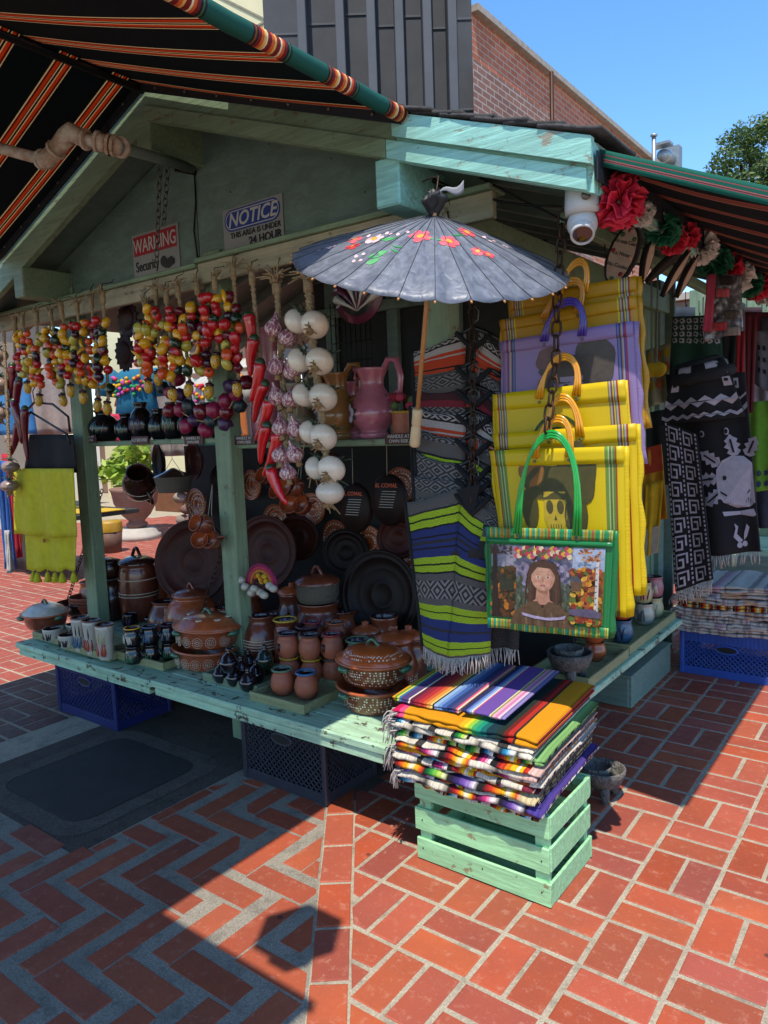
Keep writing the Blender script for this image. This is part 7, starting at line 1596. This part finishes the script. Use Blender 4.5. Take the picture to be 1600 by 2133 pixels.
zb = .287; pl_ = [['white', 'brown', 'white', 'brown'], ['white', 'pink', 'white', 'cool'], ['pink', 'white', 'brown', 'white'], ['white', 'warm', 'brown', 'white'], ['brown', 'warm', 'brown', 'warm'], ['white', 'oran', 'white', 'pink'], ['white', 'purp', 'oran', 'white'], ['white', 'pink', 'white', 'purp']]
nm_ = ['lowest of the pale stack', 'second from the bottom', 'third from the bottom', 'fourth from the bottom with black scrolls', 'red and black one in the middle', 'third from the top of the pale stack', 'second from the top of the pale stack', 'topmost, lilac and yellow stripes']
def pale(q): return [(w_, tuple(lerp(x, y, .55) for x, y in zip(lin(h)[:3], (.52, .46, .44)))) for w_, h in q]
for k in range(8):
    t = thing('folded_blanket', 'pale patterned blanket on the blue crate, '+nm_[k], 'blanket', (-1, 4.9, zb), 'pale blankets on the blue crate'); m = stripes('pale blanket %d' % k, pale(serseq(pl_[k], rbk)) if k != 4 else serseq(pl_[k], rbk), 0, (2, 1, 3, 2, 3, 2, 1, 1)[k], .95, 150, bump=.5, jitter=.05)
    for q in range(2): lz = zb+q*.019; slab(t, 'fold', (-1.29+.01*(k % 3), -.70, 4.70-.012*(k % 2), 5.16), lambda x, y: lz+zs2(x, y), .019, m, 200+k*2+q)
    if k in (1, 3, 5): outfringe(t, V((-1.29, 4.70, zb+.015)), 24, .06, rbk, M_fr)
    zb += .0385
# ================================================================== RIGHT: HANGING GOODS UNDER THE EAVE
ax = thing('knit_poncho', 'black and white knitted poncho with an axolotl picture hanging at the right', 'poncho', ony(1475, 1230, 3.85))
M_kb = pm('black knit', '#161417', .95, .12, 40, .7, 420); M_kw = pm('white knit', '#a8a0aa', .95, .1, 40, .7, 420)
def q4(pts, Y, amp=.015, k=9, sd=0):
    a, b, c, d = [ony(p[0], p[1], Y+(p[2] if len(p) > 2 else 0)) for p in pts]
    return lambda u, v: a.lerp(b, u).lerp(d.lerp(c, u), v)+V((0, amp*math.sin(u*k+sd)*(.2+v)+amp*.5*nz(u*3, v*4, sd), 0))
body = q4([(1386, 780), (1552, 775), (1582, 1150), (1424, 1160)], 3.88, .03)
obj('body', MB().sheet(body, 24, 28, .008), M_kb, ax)
def ondec(fn, shapes, mats, parent, name='knit_picture', off=.010):
    b = MB()
    for n_, (poly, mi) in enumerate(shapes): b.add([fn(u, v)+V((0, -off-.00006*n_-.011*mi, 0)) for u, v in poly], [list(range(len(poly)))], mi=mi)
    return obj(name, b, mats, parent)
S = []
zig = [(i/12, .16+.035*(i % 2)) for i in range(13)]; S.append((zig+[(u, v+.028) for u, v in zig[::-1]], 0)); zig2 = [(i/12, .105+.03*(i % 2)) for i in range(13)]; S.append((zig2+[(u, v+.014) for u, v in zig2[::-1]], 0))
for i in range(8): S.append((rect(.05+.115*i, .03, .11+.115*i, .085), 0)); S.append((rect(.07+.115*i, .045, .095+.115*i, .07), 1))
for dx, dy, a in ((.60, .50, -2.5), (.56, .575, 3.05), (.60, .65, 2.5), (.80, .455, -1.75), (.95, .46, -1.1)):
    ca, sa = math.cos(a), math.sin(a); S.append(([(dx+(x*ca-y*sa), dy+(x*sa+y*ca)*.42) for x, y in [(0, -.035), (.05, -.085), (.09, -.05), (.13, -.10), (.17, -.055), (.21, -.08), (.25, -.03), (.29, 0), (.25, .03), (.21, .08), (.17, .055), (.13, .10), (.09, .05), (.05, .085), (0, .035)]], 0))
    S.append(([(dx+(x*ca-y*sa), dy+(x*sa+y*ca)*.42) for x, y in ((.04, -.012), (.22, -.012), (.22, .012), (.04, .012))], 1))
S.append(([(.55, .60), (.56, .53), (.64, .48), (.76, .455), (.90, .46), (1.0, .50), (1.0, .72), (.92, .745), (.76, .745), (.62, .71), (.56, .66)], 0))
S += [(circ(.66, .575, .022, .013), 1), (circ(.655, .571, .007, .004), 0), (circ(.90, .585, .028, .015), 1), (circ(.893, .58, .009, .005), 0)]
S += [([(.60, .645), (.68, .672), (.78, .680), (.88, .672), (.95, .645), (.95, .652), (.88, .682), (.78, .691), (.68, .683), (.60, .655)], 1)]
for i in range(14): x = .58+.03*i; S.append(([(x, .705+.02*math.sin(i)), (x+.012, .715+.02*math.sin(i)), (x+.004, .735+.01*math.sin(i))], 1))
S += [([(.60, .76), (.80, .765), (.97, .755), (1, .79), (.96, .80), (.80, .785), (.62, .785)], 0), ([(.72, .83), (.76, .85), (.74, .89), (.80, .93), (.76, .945), (.70, .905), (.73, .86)], 0), ([(.86, .84), (.89, .86), (.85, .91), (.81, .93), (.82, .89)], 0), (circ(.76, .955, .03, .016), 0), (circ(.82, .95, .03, .016), 0)]
S += [(circ(.42, .33, .035, .018), 0), (circ(.42, .33, .026, .012), 1), (circ(.72, .32, .03, .02), 0), (circ(.72, .32, .022, .014), 1)]
ondec(body, S, [M_kw, M_kb], ax)
nk = ony(1452, 790, 3.86)
for kk_, (rx_, rz2, dz_) in enumerate(((.09, .020, .075), (.105, .026, .05), (.125, .030, .018))): obj('cowl_roll', MB().tube([nk+V((math.cos(a*PI/12)*rx_+.012*kk_, math.sin(a*PI/12)*rx_*.8, dz_+.02*math.sin(a*PI/12+1)+.012*nz(a*.8, kk_))) for a in range(24)], rz2, 8, closed=True), M_kb if kk_ != 1 else stripes('checked cowl knit', [(1, '#161417'), (1, '#a8a0aa')], 0, 9, .95, 120), ax)
yoke = q4([(1400, 770, -.06), (1512, 752, -.06), (1550, 868, -.04), (1374, 886, -.04)], 3.85, .03, 7, 1); obj('cowl', MB().sheet(yoke, 16, 10, .008), M_kb, ax)
ondec(yoke, [([(i/10, .55+.09*(i % 2)) for i in range(11)]+[(i/10, .66+.09*(i % 2)) for i in range(10, -1, -1)], 0)]+[(rect(.06+.2*i, .12, .18+.2*i, .2), 0) for i in (0, 1, 3, 4)]+[(rect(.06+.2*i, .26, .18+.2*i, .42), 0) for i in (0, 4)]+[(rect(.09+.2*i, .29, .15+.2*i, .34), 1) for i in (0, 4)]+[([(i/14, .84+.05*(i % 2)) for i in range(15)]+[(i/14, .90+.05*(i % 2)) for i in range(14, -1, -1)], 0)], [M_kw, M_kb], ax)
slv = q4([(1385, 880, -.06), (1452, 905, -.08), (1488, 1205, -.09), (1408, 1232, -.05)], 3.85, .018, 8, 3); obj('sleeve', MB().sheet(slv, 14, 26, .008), M_kb, ax)
S = [(rect(.02, i/34, .07, (i+.55)/34), 0) for i in range(34)]+[(rect(.93, i/34, .98, (i+.55)/34), 0) for i in range(34)]+[(rect(.46, i/34, .50, (i+.55)/34), 0) for i in range(34)]
for i in range(9):
    v0_ = .01+i*.11
    for u0_ in (.12, .56):
        w_, h_ = .30, .09
        for a, b2, c_, d_ in ((0, 0, 1, .12), (0, 0, .14, 1), (0, .86, .7, 1), (.56, .34, .7, 1), (.28, .34, .7, .48), (.86, 0, 1, .75)): S.append((rect(u0_+a*w_, v0_+b2*h_, u0_+c_*w_, v0_+d_*h_), 0))
ondec(slv, S, [M_kw, M_kb], ax, 'key_pattern')['kind'] = 'stuff'
fringe([slv(i/6, 1) for i in range(7)], 26, .07, .003, M_fr, ax, rp, .012); fringe([body(.2+.8*i/6, 1) for i in range(7)], 34, .06, .003, M_fr, ax, rp, .012)
hk = ony(1460, 735, 3.84); obj('hanger_hook', MB().tube([hk, hk+V((.01, 0, .06)), hk+V((0, 0, .12))], .003, 6), M_hook, ax)
def garment(name, lab, cat, pts, Y, m, dec=None, frn=None, amp=.015, th=.006):
    t = thing(name, lab, cat, ony(pts[2][0], pts[2][1], Y)); f_ = q4(pts, Y, amp, 11, len(lab)); obj('cloth', MB().sheet(f_, 18, 18, th), m, t)
    if dec: ondec(f_, dec[0], dec[1], t, dec[2], .006)
    if frn: fringe([f_(i/5, 1) for i in range(6)], 18, frn, .003, M_fr, t, rp)
    return t, f_
M_gshirt = pm('bottle green knit', '#1c3a2c', .95, .1, 30, .4, 300)
garment('knit_shirt', 'green knitted top with white lattice yoke above the axolotl poncho', 'shirt', [(1402, 660), (1500, 655), (1508, 790), (1395, 780)], 4.15, M_gshirt, ([(wob(.08+.14*(i % 7), .08+.11*(i//7), .055, .045, 10, .2, i), 0) for i in range(28)]+[(wob(.08+.14*(i % 7), .08+.11*(i//7), .028, .022, 8, .1, i), 1) for i in range(28)], [M_kw, M_gshirt], 'lattice_yoke'))
garment('hanging_shawl', 'long black shawl beside the green knitted top', 'shawl', [(1495, 690), (1535, 690), (1530, 800), (1492, 830)], 4.25, M_kb)
garment('scarf', 'plain red scarf hanging to the right of the axolotl poncho', 'scarf', [(1530, 690), (1552, 690), (1548, 820), (1530, 820)], 4.35, cm('#8c1420'), None, None, .008)
garment('scarf', 'dark maroon scarf hanging beside the red scarf', 'scarf', [(1552, 650), (1578, 650), (1568, 860), (1556, 860)], 4.5, cm('#5a1420'), None, None, .008)
garment('grey_dress', 'grey embroidered dress cut by the right picture edge', 'dress', [(1570, 690), (1625, 690), (1625, 830), (1572, 800)], 4.6, cm('#5c5860'), ([(rect(.15+.2*i, .25+.2*j, .26+.2*i, .33+.2*j), 0) for i in range(3) for j in range(3)], [M_kb], 'embroidery'))
garment('green_skirt', 'leaf green gathered skirt with dark flower hem at the right edge', 'skirt', [(1560, 838), (1625, 832), (1640, 1020), (1548, 1024)], 4.5, cm('#5c8a1c'), ([(wob(.1+.14*i, .80, .05, .035, 12, .25, i), 0) for i in range(7)]+[(wob(.1+.14*i, .92, .05, .035, 12, .25, i), 0) for i in range(7)], [cm('#2a2c4a')], 'flower_hem'), None, .03)
garment('tea_towel', 'orange and yellow cloth with white lace hanging behind the bags', 'cloth', [(1338, 935), (1378, 925), (1392, 1080), (1340, 1090)], 3.9, cm('#c98a14'), ([(rect(0, 0, 1, .35), 0)], [cm('#a83a1c')], 'orange_panel'))
garment('tea_towel', 'yellow cloth with white pleated end hanging low behind the bags', 'cloth', [(1345, 1010), (1382, 1000), (1372, 1150), (1340, 1160)], 3.85, cm('#c9a014'), ([(rect(0, .62, 1, 1), 0)], [cm('#b5a898')], 'pleated_end'))
garment('tea_towel', 'patterned white and yellow cloth beside the axolotl poncho collar', 'cloth', [(1345, 730), (1400, 712), (1405, 830), (1350, 850)], 4.4, cm('#8f8a70'), ([(wob(.2+.3*(i % 3), .15+.25*(i//3), .11, .09, 14, .2, i), i % 2) for i in range(9)], [cm('#b59414'), cm('#a8502c')], 'printed_flowers'))
garment('dark_dress', 'dark patterned dress hanging between the bags and the axolotl poncho', 'dress', [(1345, 860), (1400, 850), (1402, 1010), (1350, 1010)], 4.5, cm('#1c2420'))
for k, (px, py, lab) in enumerate(((1345, 770, 'yellow butterfly shaped purse on long straps'),)):
    c = ony(px+18, py, 4.0); t = thing('strap_purse', lab, 'purse', c); obj('bow', MB().ball(c, .05, 12, 8, (1, .4, .7), fn=lambda a, q: 1+.3*math.cos(2*a)), cm('#c29a14'), t)
    for e in (-1, 1): obj('strap', MB().tube([c+V((e*.012, 0, .02)), c+V((e*.016, .0, .45)), c+V((e*.004, 0, .66))], .005, 5), cm('#6a7a72'), t)
# packaged hair combs in crinkled film
c0 = ony(1505, 640, 3.6); t = thing('film_packet', 'crinkled clear packet with pink card and combs hanging below the flower garland', 'packet', c0-V((0, 0, .17)))
M_film = pm('crinkled silver film', '#8a8288', .15, .35, 22, .9, 40, coat=.6, c2='#2a2428'); pk = q4([(1472, 575), (1545, 572), (1548, 690), (1466, 712)], 3.6, .012, 5)
obj('film', MB().sheet(lambda u, v: pk(u, v)+V((0, .012*nz(u*9, v*9), .006*nz(u*7+4, v*9))), 22, 26, .004), M_film, t); ck = q4([(1474, 572), (1492, 570), (1484, 692), (1464, 690)], 3.585, .004, 5); obj('pink_card', MB().sheet(ck, 4, 8, .003), cm('#b5405c'), t)
for k, (px, py) in enumerate(((1512, 585), (1505, 610), (1522, 655), (1500, 680), (1528, 690))): obj('comb', MB().sheet(q4([(px-14, py-8), (px+14, py-10), (px+13, py+8), (px-13, py+9)], 3.575, .004, 20), 8, 3, .006), cm(['#2a2024', '#b5505c', '#4a4038', '#a8343c', '#8a7a74'][k]), t)
# wooden slice plaques with lettering
M_bark2 = pm('dark bark edge', '#241a16', .9, .3, 30, .9, 60); M_slice = pm('pale cut wood', '#b09480', .7, .15, 14, .2)
sp_ = thing('wood_slice_plaque', 'oval wood slice plaque lettered En esta Casa hanging under the eave', 'plaque', ony(1298, 600, 2.80)); c = ony(1297, 532, 2.80)
tl = (ony(1318, 478, 2.80)-ony(1276, 588, 2.80)).normalized(); side_ = tl.cross(V((0, 1, 0))).normalized(); side_ = side_ if side_.x > 0 else -side_
hl = (ony(1318, 472, 2.80)-ony(1276, 596, 2.80)).length/2; ov = [(math.cos(a*PI/18)*.058*(1+.05*nz(a*.9)), math.sin(a*PI/18)*hl*(1+.03*nz(a*.7))) for a in range(36)]
obj('bark', MB().prism(ov, c+V((0, .008, 0)), side_, tl, .016 if side_.cross(tl).y < 0 else -.016), M_bark2, sp_); yq = c+V((0, -.010, 0)); sg = 1 if side_.cross(tl).y < 0 else -1
obj('cut_face', MB().prism([(x*.78, y*.93) for x, y in ov], yq, side_, tl, .003*sg), M_slice, sp_)
for k, s_ in enumerate(('En esta Casa', 'La Nena', 'No Cocina')): text('lettering', s_, yq+tl*(.045-.042*k)+V((0, -.005, 0)), side_, tl, .02, M_ink, sp_, wmax=.08)
for k in range(9): obj('painted_rose', MB().ball(yq+tl*(hl*.82*math.cos(k*.8))+side_*(.036*math.sin(k*.8))+V((0, -.004, 0)), .009, 8, 5, (1, .35, 1)), cm(['#8c2c34', '#3c5a34', '#b58a7a'][k % 3]), sp_)
for k, (a, b2) in enumerate((((1362, 480), (1335, 590)), ((1428, 510), (1345, 588)), ((1436, 520), (1378, 618)), ((1452, 530), (1408, 620)))):
    Y = 2.9+.16*k; A, B2 = ony(*a, Y), ony(*b2, Y); t = thing('wood_slice_plaque', 'wood slice plaque hanging edge-on, %s behind the lettered one' % ('first', 'second', 'third', 'fourth')[k], 'plaque', B2, 'wood slices hanging edge-on'); d = (B2-A); n_ = V((.55, -.35, 0)).normalized()
    obj('bark', MB().sheet(lambda u, v: A+d*v+V((.35, .9, 0)).normalized()*((u-.5)*.045*math.sin(PI*min(.97, max(.03, v)))), 8, 16, .022), M_bark2, t); obj('cut_face', MB().sheet(lambda u, v: A+d*(.04+.92*v)+V((.35, .9, 0)).normalized()*((u-.5)*.032*math.sin(PI*min(.97, max(.03, v))))+V((.9, -.35, 0)).normalized()*.0125, 8, 16, .003), M_slice, t)
    obj('wire', MB().tube([A, A+V((0, 0, .08))], .0015, 4), M_hook, t)
# paper flower garland along the eave
gl = thing('paper_flower_garland', 'garland of red, white and green paper flowers strung along the right eave', 'garland', onx(1420, 520, EX-.02))
M_pap = {'r': pm('crepe red', '#dc1e40', .7, .2, 30, .2), 'w': pm('crepe white', '#dcd4cc', .8, .1, 30, .2), 'g': pm('crepe green', '#136b4a', .7, .2, 30, .2)}
rf = random.Random(2)
pomm = {}
for k_, m_ in M_pap.items():
    for vv in range(2):
        b = MB()
        for i in range(46):
            d = V((rf.gauss(0, 1), rf.gauss(0, 1), rf.gauss(0, 1))).normalized(); sx_ = d.orthogonal().normalized(); sy_ = d.cross(sx_); A = rf.uniform(0, PI); ex_, ey_ = sx_*math.cos(A)+sy_*math.sin(A), sy_*math.cos(A)-sx_*math.sin(A); ss = rf.uniform(0, 20)
            b.sheet(lambda u, v: d*(.25+.72*v)*rf.uniform(.985, 1.0)+ex_*((u-.5)*(.3+.75*v))+ey_*(.16*math.sin(u*7+ss)*v+.10*nz(u*4, v*3, ss)), 6, 4, .012)
        pomm[(k_, vv)] = b.mesh('paper_flower', m_)
gpts = [(1288, 420, 'r', .068), (1338, 445, 'w', .036), (1382, 482, 'g', .052), (1402, 500, 'r', .046), (1428, 492, 'r', .046), (1460, 515, 'w', .060), (1490, 548, 'g', .062), (1514, 560, 'r', .062), (1541, 578, 'w', .062), (1560, 592, 'g', .060), (1578, 598, 'r', .062), (1597, 610, 'w', .062)]
prev = None
for k, (px, py, kk, rr) in enumerate(gpts):
    c = onx(px, py, EX+.02 if k == 0 else EX); inst('paper_flower', pomm[(kk, k % 2)], gl, c, rotm(k, k*1.7, k*.6), rr*1.22)
    if prev is not None: obj('string', MB().tube([prev, (prev+c)/2-V((0, 0, .012)), c], .002, 4), M_str, gl)
    prev = c
# security camera under the eave corner
sc_ = thing('security_camera', 'white turret security camera under the eave corner above the bags', 'camera', onx(1215, 450, -.92)); M_wp = pm('white camera plastic', '#b5b2ad', .4, .05, 6, 0); M_lens = pm('camera lens glass', '#3a1c18', .08, .1, coat=1)
cc = onx(1213, 432, -.92); obj('mount', MB().lathe([(0, .06), (.052, .06), (.054, .0), (.052, -.022), (0, -.022)], 24, cc), M_wp, sc_); obj('sensor', MB().lathe([(0, .004), (.014, .004), (.014, 0)], 14, cc+V((.03, -.046, .02)), frame3((.5, -.85, 0))), M_steel, sc_)
cb2 = cc-V((0, 0, .05)); obj('turret', MB().ball(cb2, .047, 22, 14), M_wp, sc_); dl = V((.25, -.62, -.75)).normalized(); obj('barrel', MB().lathe([(.036, 0), (.037, .055), (.033, .06), (.030, .052), (0, .05)], 24, cb2, frame3(dl)), M_wp, sc_); obj('lens', MB().lathe([(.029, .053), (.02, .056), (0, .058)], 20, cb2, frame3(dl)), M_lens, sc_)
# wires, hooks and small chains under the eave
wv = thing('loose_cables', 'loose dark cables tied under the eave beside the camera', 'cables', ony(1080, 400, 2.4))
for a, b2, c_ in (((880, 360), (1000, 430), (1170, 430)), ((1000, 370), (1090, 420), (1200, 470)), ((870, 350), (940, 420), (960, 380))): A, B2, C2 = ony(*a, 2.42), ony(*b2, 2.44), ony(*c_, 2.40); obj('cable', MB().tube([A.lerp(B2, i/8).lerp(B2.lerp(C2, i/8), i/8) for i in range(9)], .004, 6), M_hook, wv)
for k in range(9):
    c = onx(1260+28*k, 520+18*k, -1.07); t = thing('wall_hook', 'bent wire hook under the side eave, number %d from the front' % (k+1), 'hook', c, 'wire hooks under the side eave'); t['label'] = 'bent wire hook on the rail under the side eave, '+('nearest the camera corner', 'second from the hut corner', 'third from the hut corner', 'fourth from the hut corner', 'fifth from the hut corner', 'fourth from the far end', 'third from the far end', 'second from the far end', 'farthest of all')[k]; obj('wire', MB().tube([c+V((0, 0, .05)), c, c+V((.0, .012, -.025)), c+V((0, .03, -.012))], .002, 5), M_hook, t)
# ================================================================== LEFT BACKGROUND
def bgp(px, py, d): return dep(px, py, d)
# mannequin blouses and hanging clothes of the far stall
def blouse(px, py, d, wd, hh, m, lab, mm=None):
    c = bgp(px, py, d); rt_ = r_.copy(); rt_.z = 0; rt_.normalize(); t = thing('mannequin', lab, 'mannequin', c-V((0, 0, hh)), 'dressed mannequins in the far stall'); nn = V((-rt_.y, rt_.x, 0))
    M = Matrix((rt_, nn, V((0, 0, 1)))).transposed()
    obj('torso', MB().lathe([(0, .10), (.045, .10), (.05, .03), (.08, .0), (.16, -.05), (.19, -.1), (.17, -.25), (.18, -.45), (0, -.45)], 22, c, M, 1, .6), pm('mannequin skin', '#b09a86', .6), t)
    obj('blouse', MB().lathe([(.12, -.0), (.21, -.06), (.225, -.15), (.20, -.3), (.24, -hh), (.235, -hh)], 26, c, M, 1, .65, fn=lambda a, q: 1+.04*math.sin(9*a)*q), m, t)
    b = MB()
    for k in range(46): A = -PI/2+rv.uniform(-1, 1); z = -rv.uniform(.08, .26); p = c+M @ V((math.cos(A)*.235, math.sin(A)*.235*.66, z)); b.ball(p, .02, 6, 4, mi=k % 4)
    obj('embroidery', b, [cm('#d8a014'), cm('#c2283c'), cm('#2c8a4a'), cm('#c84a9a')], t)
    for e in (-1, 1): obj('sleeve', MB().tube([c+M @ V((e*.17, 0, -.06)), c+M @ V((e*.29, 0, -.14)), c+M @ V((e*.31, 0, -.26))], [.09, .10, .11], 12), m, t)
blouse(280, 770, 7.5, .5, .55, cm('#14627c'), 'mannequin in a blue embroidered blouse beyond the hut'); blouse(445, 785, 7.0, .5, .55, cm('#b5b0a8'), 'mannequin in a white embroidered blouse beyond the hut'); blouse(310, 800, 8.6, .5, .55, cm('#a8502c'), 'mannequin in a rust blouse behind the blue one')
hw = [(216, 850, 7.8, .18, .35, '#b01c48'), (245, 862, 7.2, .22, .28, '#c2284a'), (345, 800, 8.2, .4, .8, '#8a8078'), (10, 790, 8, .5, .6, '#3a78a8'), (60, 800, 9, .6, .7, '#b59a8a'), (14, 945, 5.6, .07, .8, '#b5283c'), (2, 960, 5.4, .07, .8, '#2c5aa0'), (24, 1000, 5.8, .08, .5, '#c29414'), (105, 760, 8.5, .5, .8, '#9a8a80'), (400, 790, 8.8, .4, .8, '#3c8a7a'), (470, 780, 9, .4, .8, '#c26a2c')]
for k, (px, py, d, wd, hh, h) in enumerate(hw): hangcloth('hanging_garment', bgp(px, py, d), wd, hh, cm(h), 'garment hanging in the background stalls, '+('crimson, beside the left post', 'rose red, below the blue blouse', 'grey, right of the blue blouse', 'steel blue, at the left edge', 'beige, at the left edge', 'red bag like cloth at the left edge', 'blue cloth at the very left edge', 'ochre cloth at the left edge', 'taupe, left of the post', 'teal, seen through the strings', 'orange, seen through the strings')[k], 'garment', (r_.x, r_.y, 0), None, .15, k, 'garments in the background stalls')
rb2 = hangcloth('ribbon', bgp(14, 1105, 5.2), .03, .30, cm('#b5b2b0'), 'narrow white ribbon hanging at the left edge', 'ribbon', (r_.x, r_.y, 0))
# planter urn on a stone base
ub = onz(288, 1122, 0); ur = thing('planter_urn', 'large weathered clay urn on a pale stone base beyond the hut', 'urn', ub); M_urn = pm('weathered clay urn', '#8f6a58', .85, .2, 4, .4, 30); M_pst = pm('pale carved stone', '#b0a698', .85, .12, 4, .3, 30)
obj('stone_base', MB().lathe([(0, 0), (.36, 0), (.36, .08), (.32, .10), (.30, .16), (.26, .18), (0, .18)], 28, ub), M_pst, ur); P, kk = vess([(.14, .18), (.17, .24), (.12, .29), (.22, .39), (.33, .58), (.36, .76), (.39, .81)], .035); obj('bowl', MB().lathe(P, 30, ub), M_urn, ur)
pl = thing('leafy_plant', 'bright green plant growing behind the urn', 'plant', ub+V((-.7, .5, 0))); pr_ = random.Random(8)
obj('stem', MB().tube([ub+V((-.7, .5, 0)), ub+V((-.6, .5, 1.0))], .03, 6), M_bark, pl); obj('foliage', leaves([(ub+V((-.7+pr_.uniform(-.5, .5), .5+pr_.uniform(-.3, .3), 1.0+pr_.uniform(-.2, .75))), .28) for _ in range(12)], 60, .12, pr_), leafmat('bright leaf', '#5a7a1c', '#8aa82c', '#a8b84a'), pl)
sw = thing('rubble_wall', 'low rubble stone wall around the urn', 'wall', ub+V((1.2, 1.2, 0)))
for k in range(40):
    i, j = k % 10, k//10; p = ub+V((-.6+.32*i+.1*(j % 2), 1.3+.1*rv.random(), .11+.2*j)); obj('stone', MB().ball(p, .15, 10, 7, (1.05, .8, .66), fn=lambda a, q: 1+.1*math.cos(3*a+k)), pm('rubble %d' % (k % 3), ['#8a7a70', '#7a5a50', '#9a8c80'][k % 3], .9, .2, 5, .4, 20), sw)
yb = onz(232, 1150, 0); t = thing('yellow_bucket', 'yellow topped brown bucket standing near the urn', 'bucket', yb); obj('bucket', MB().lathe([(0, 0), (.14, 0), (.17, .3), (.16, .3), (0, .28)], 20, yb), pm('brown tub', '#6a4a3a', .7), t); obj('yellow_lid', MB().lathe([(.175, .30), (.175, .42), (.16, .45), (0, .45)], 20, yb), pm('yellow plastic', '#b58a20', .5), t)
# backdrop buildings of the market street, left and behind
def block(lab, x0, x1, y0, y1, h, hx, name='market_building'):
    t = thing(name, lab, 'building', ((x0+x1)/2, y0, 0)); obj('wall', MB().box(((x0+x1)/2, (y0+y1)/2, h/2), (x1-x0, y1-y0, h), ch=.02), pm('plaster '+hx, hx, .9, .12, 1.2, .2, 15), t)
    for k in range(int((y1-y0)/1.6)): obj('door', MB().box((x1+.01, y0+.9+k*1.6, 1.05), (.05, .9, 2.1)), pm('dark doorway', '#2a2420', .8), t)
    obj('cornice', MB().box(((x0+x1)/2, (y0+y1)/2, h+.06), (x1-x0+.2, y1-y0+.2, .12)), M_pst, t); return t
block('pale plaster market building far left beyond the stalls', -22, -16, -2, 9, 4.2, '#a89a8a'); block('brick coloured low market building behind the urn', -20, -13.5, 12.5, 18, 4.0, '#8a6a5a'); block('low stall building at the end of the right walkway', -6, 4, 13.5, 18, 3.6, '#7a6a5c')
# neighbouring stall on the left edge with goods table
nt_ = thing('goods_table', 'dark goods table with yellow cloth at the left edge', 'table', (-8.6, 4.9, 0)); obj('table_top', MB().box((-8.6, 4.9, .72), (1.6, .9, .05)), M_dark, nt_); obj('skirt_cloth', MB().sheet(lambda u, v: (lerp(-9.4, -7.8, u), 4.44+.02*math.sin(u*30), .7-.66*v), 30, 4, .008), cm('#3c3430'), nt_); obj('yellow_runner', MB().box((-8.6, 4.9, .755), (1.62, .5, .012)), cm('#c29a1c'), nt_)

# stall further along the right walkway
fr_ = thing('walkway_stall', 'dark stall side with hanging goods further along the right walkway', 'stall', (-.6, 6.6, 0))
for k in range(26): obj('wall_board', MB().box((-1.75+k*.115, 6.9+random.uniform(-.006, .006), 1.35), (.105, .02, 2.7)), M_greenV, fr_)
obj('header_board', MB().box((-.4, 6.85, 2.35), (2.9, .04, .16)), M_green, fr_); obj('counter', MB().box((-.5, 6.5, .55), (2.0, .7, .06)), M_count, fr_); obj('counter_front', MB().box((-.5, 6.16, .28), (2.0, .03, .5)), M_gg, fr_)
for k, (px, Y, y0, y1, h) in enumerate(((1560, 5.6, 640, 800, '#3a2430'), (1590, 5.4, 650, 830, '#7a1a2a'), (1612, 5.2, 660, 860, '#3c3a44'), (1585, 5.0, 690, 840, '#8a8288'), (1540, 5.8, 850, 1040, '#243026'), (1575, 5.9, 1010, 1100, '#2c2a34'), (1500, 6.0, 640, 900, '#4a2c1c'), (1420, 6.0, 640, 900, '#2a3440'))):
    garment('hanging_garment', ('dark plum garment right of the film packet', 'wine red garment at the right edge', 'slate garment cut by the right edge', 'silver grey garment above the green skirt', 'dark green garment behind the axolotl poncho', 'dark garment below the green skirt', 'brown garment behind the black shawl', 'slate blue garment behind the green knitted top')[k], 'garment', [(px-28, y0), (px+28, y0), (px+30, y1), (px-30, y1)], Y, cm(h))
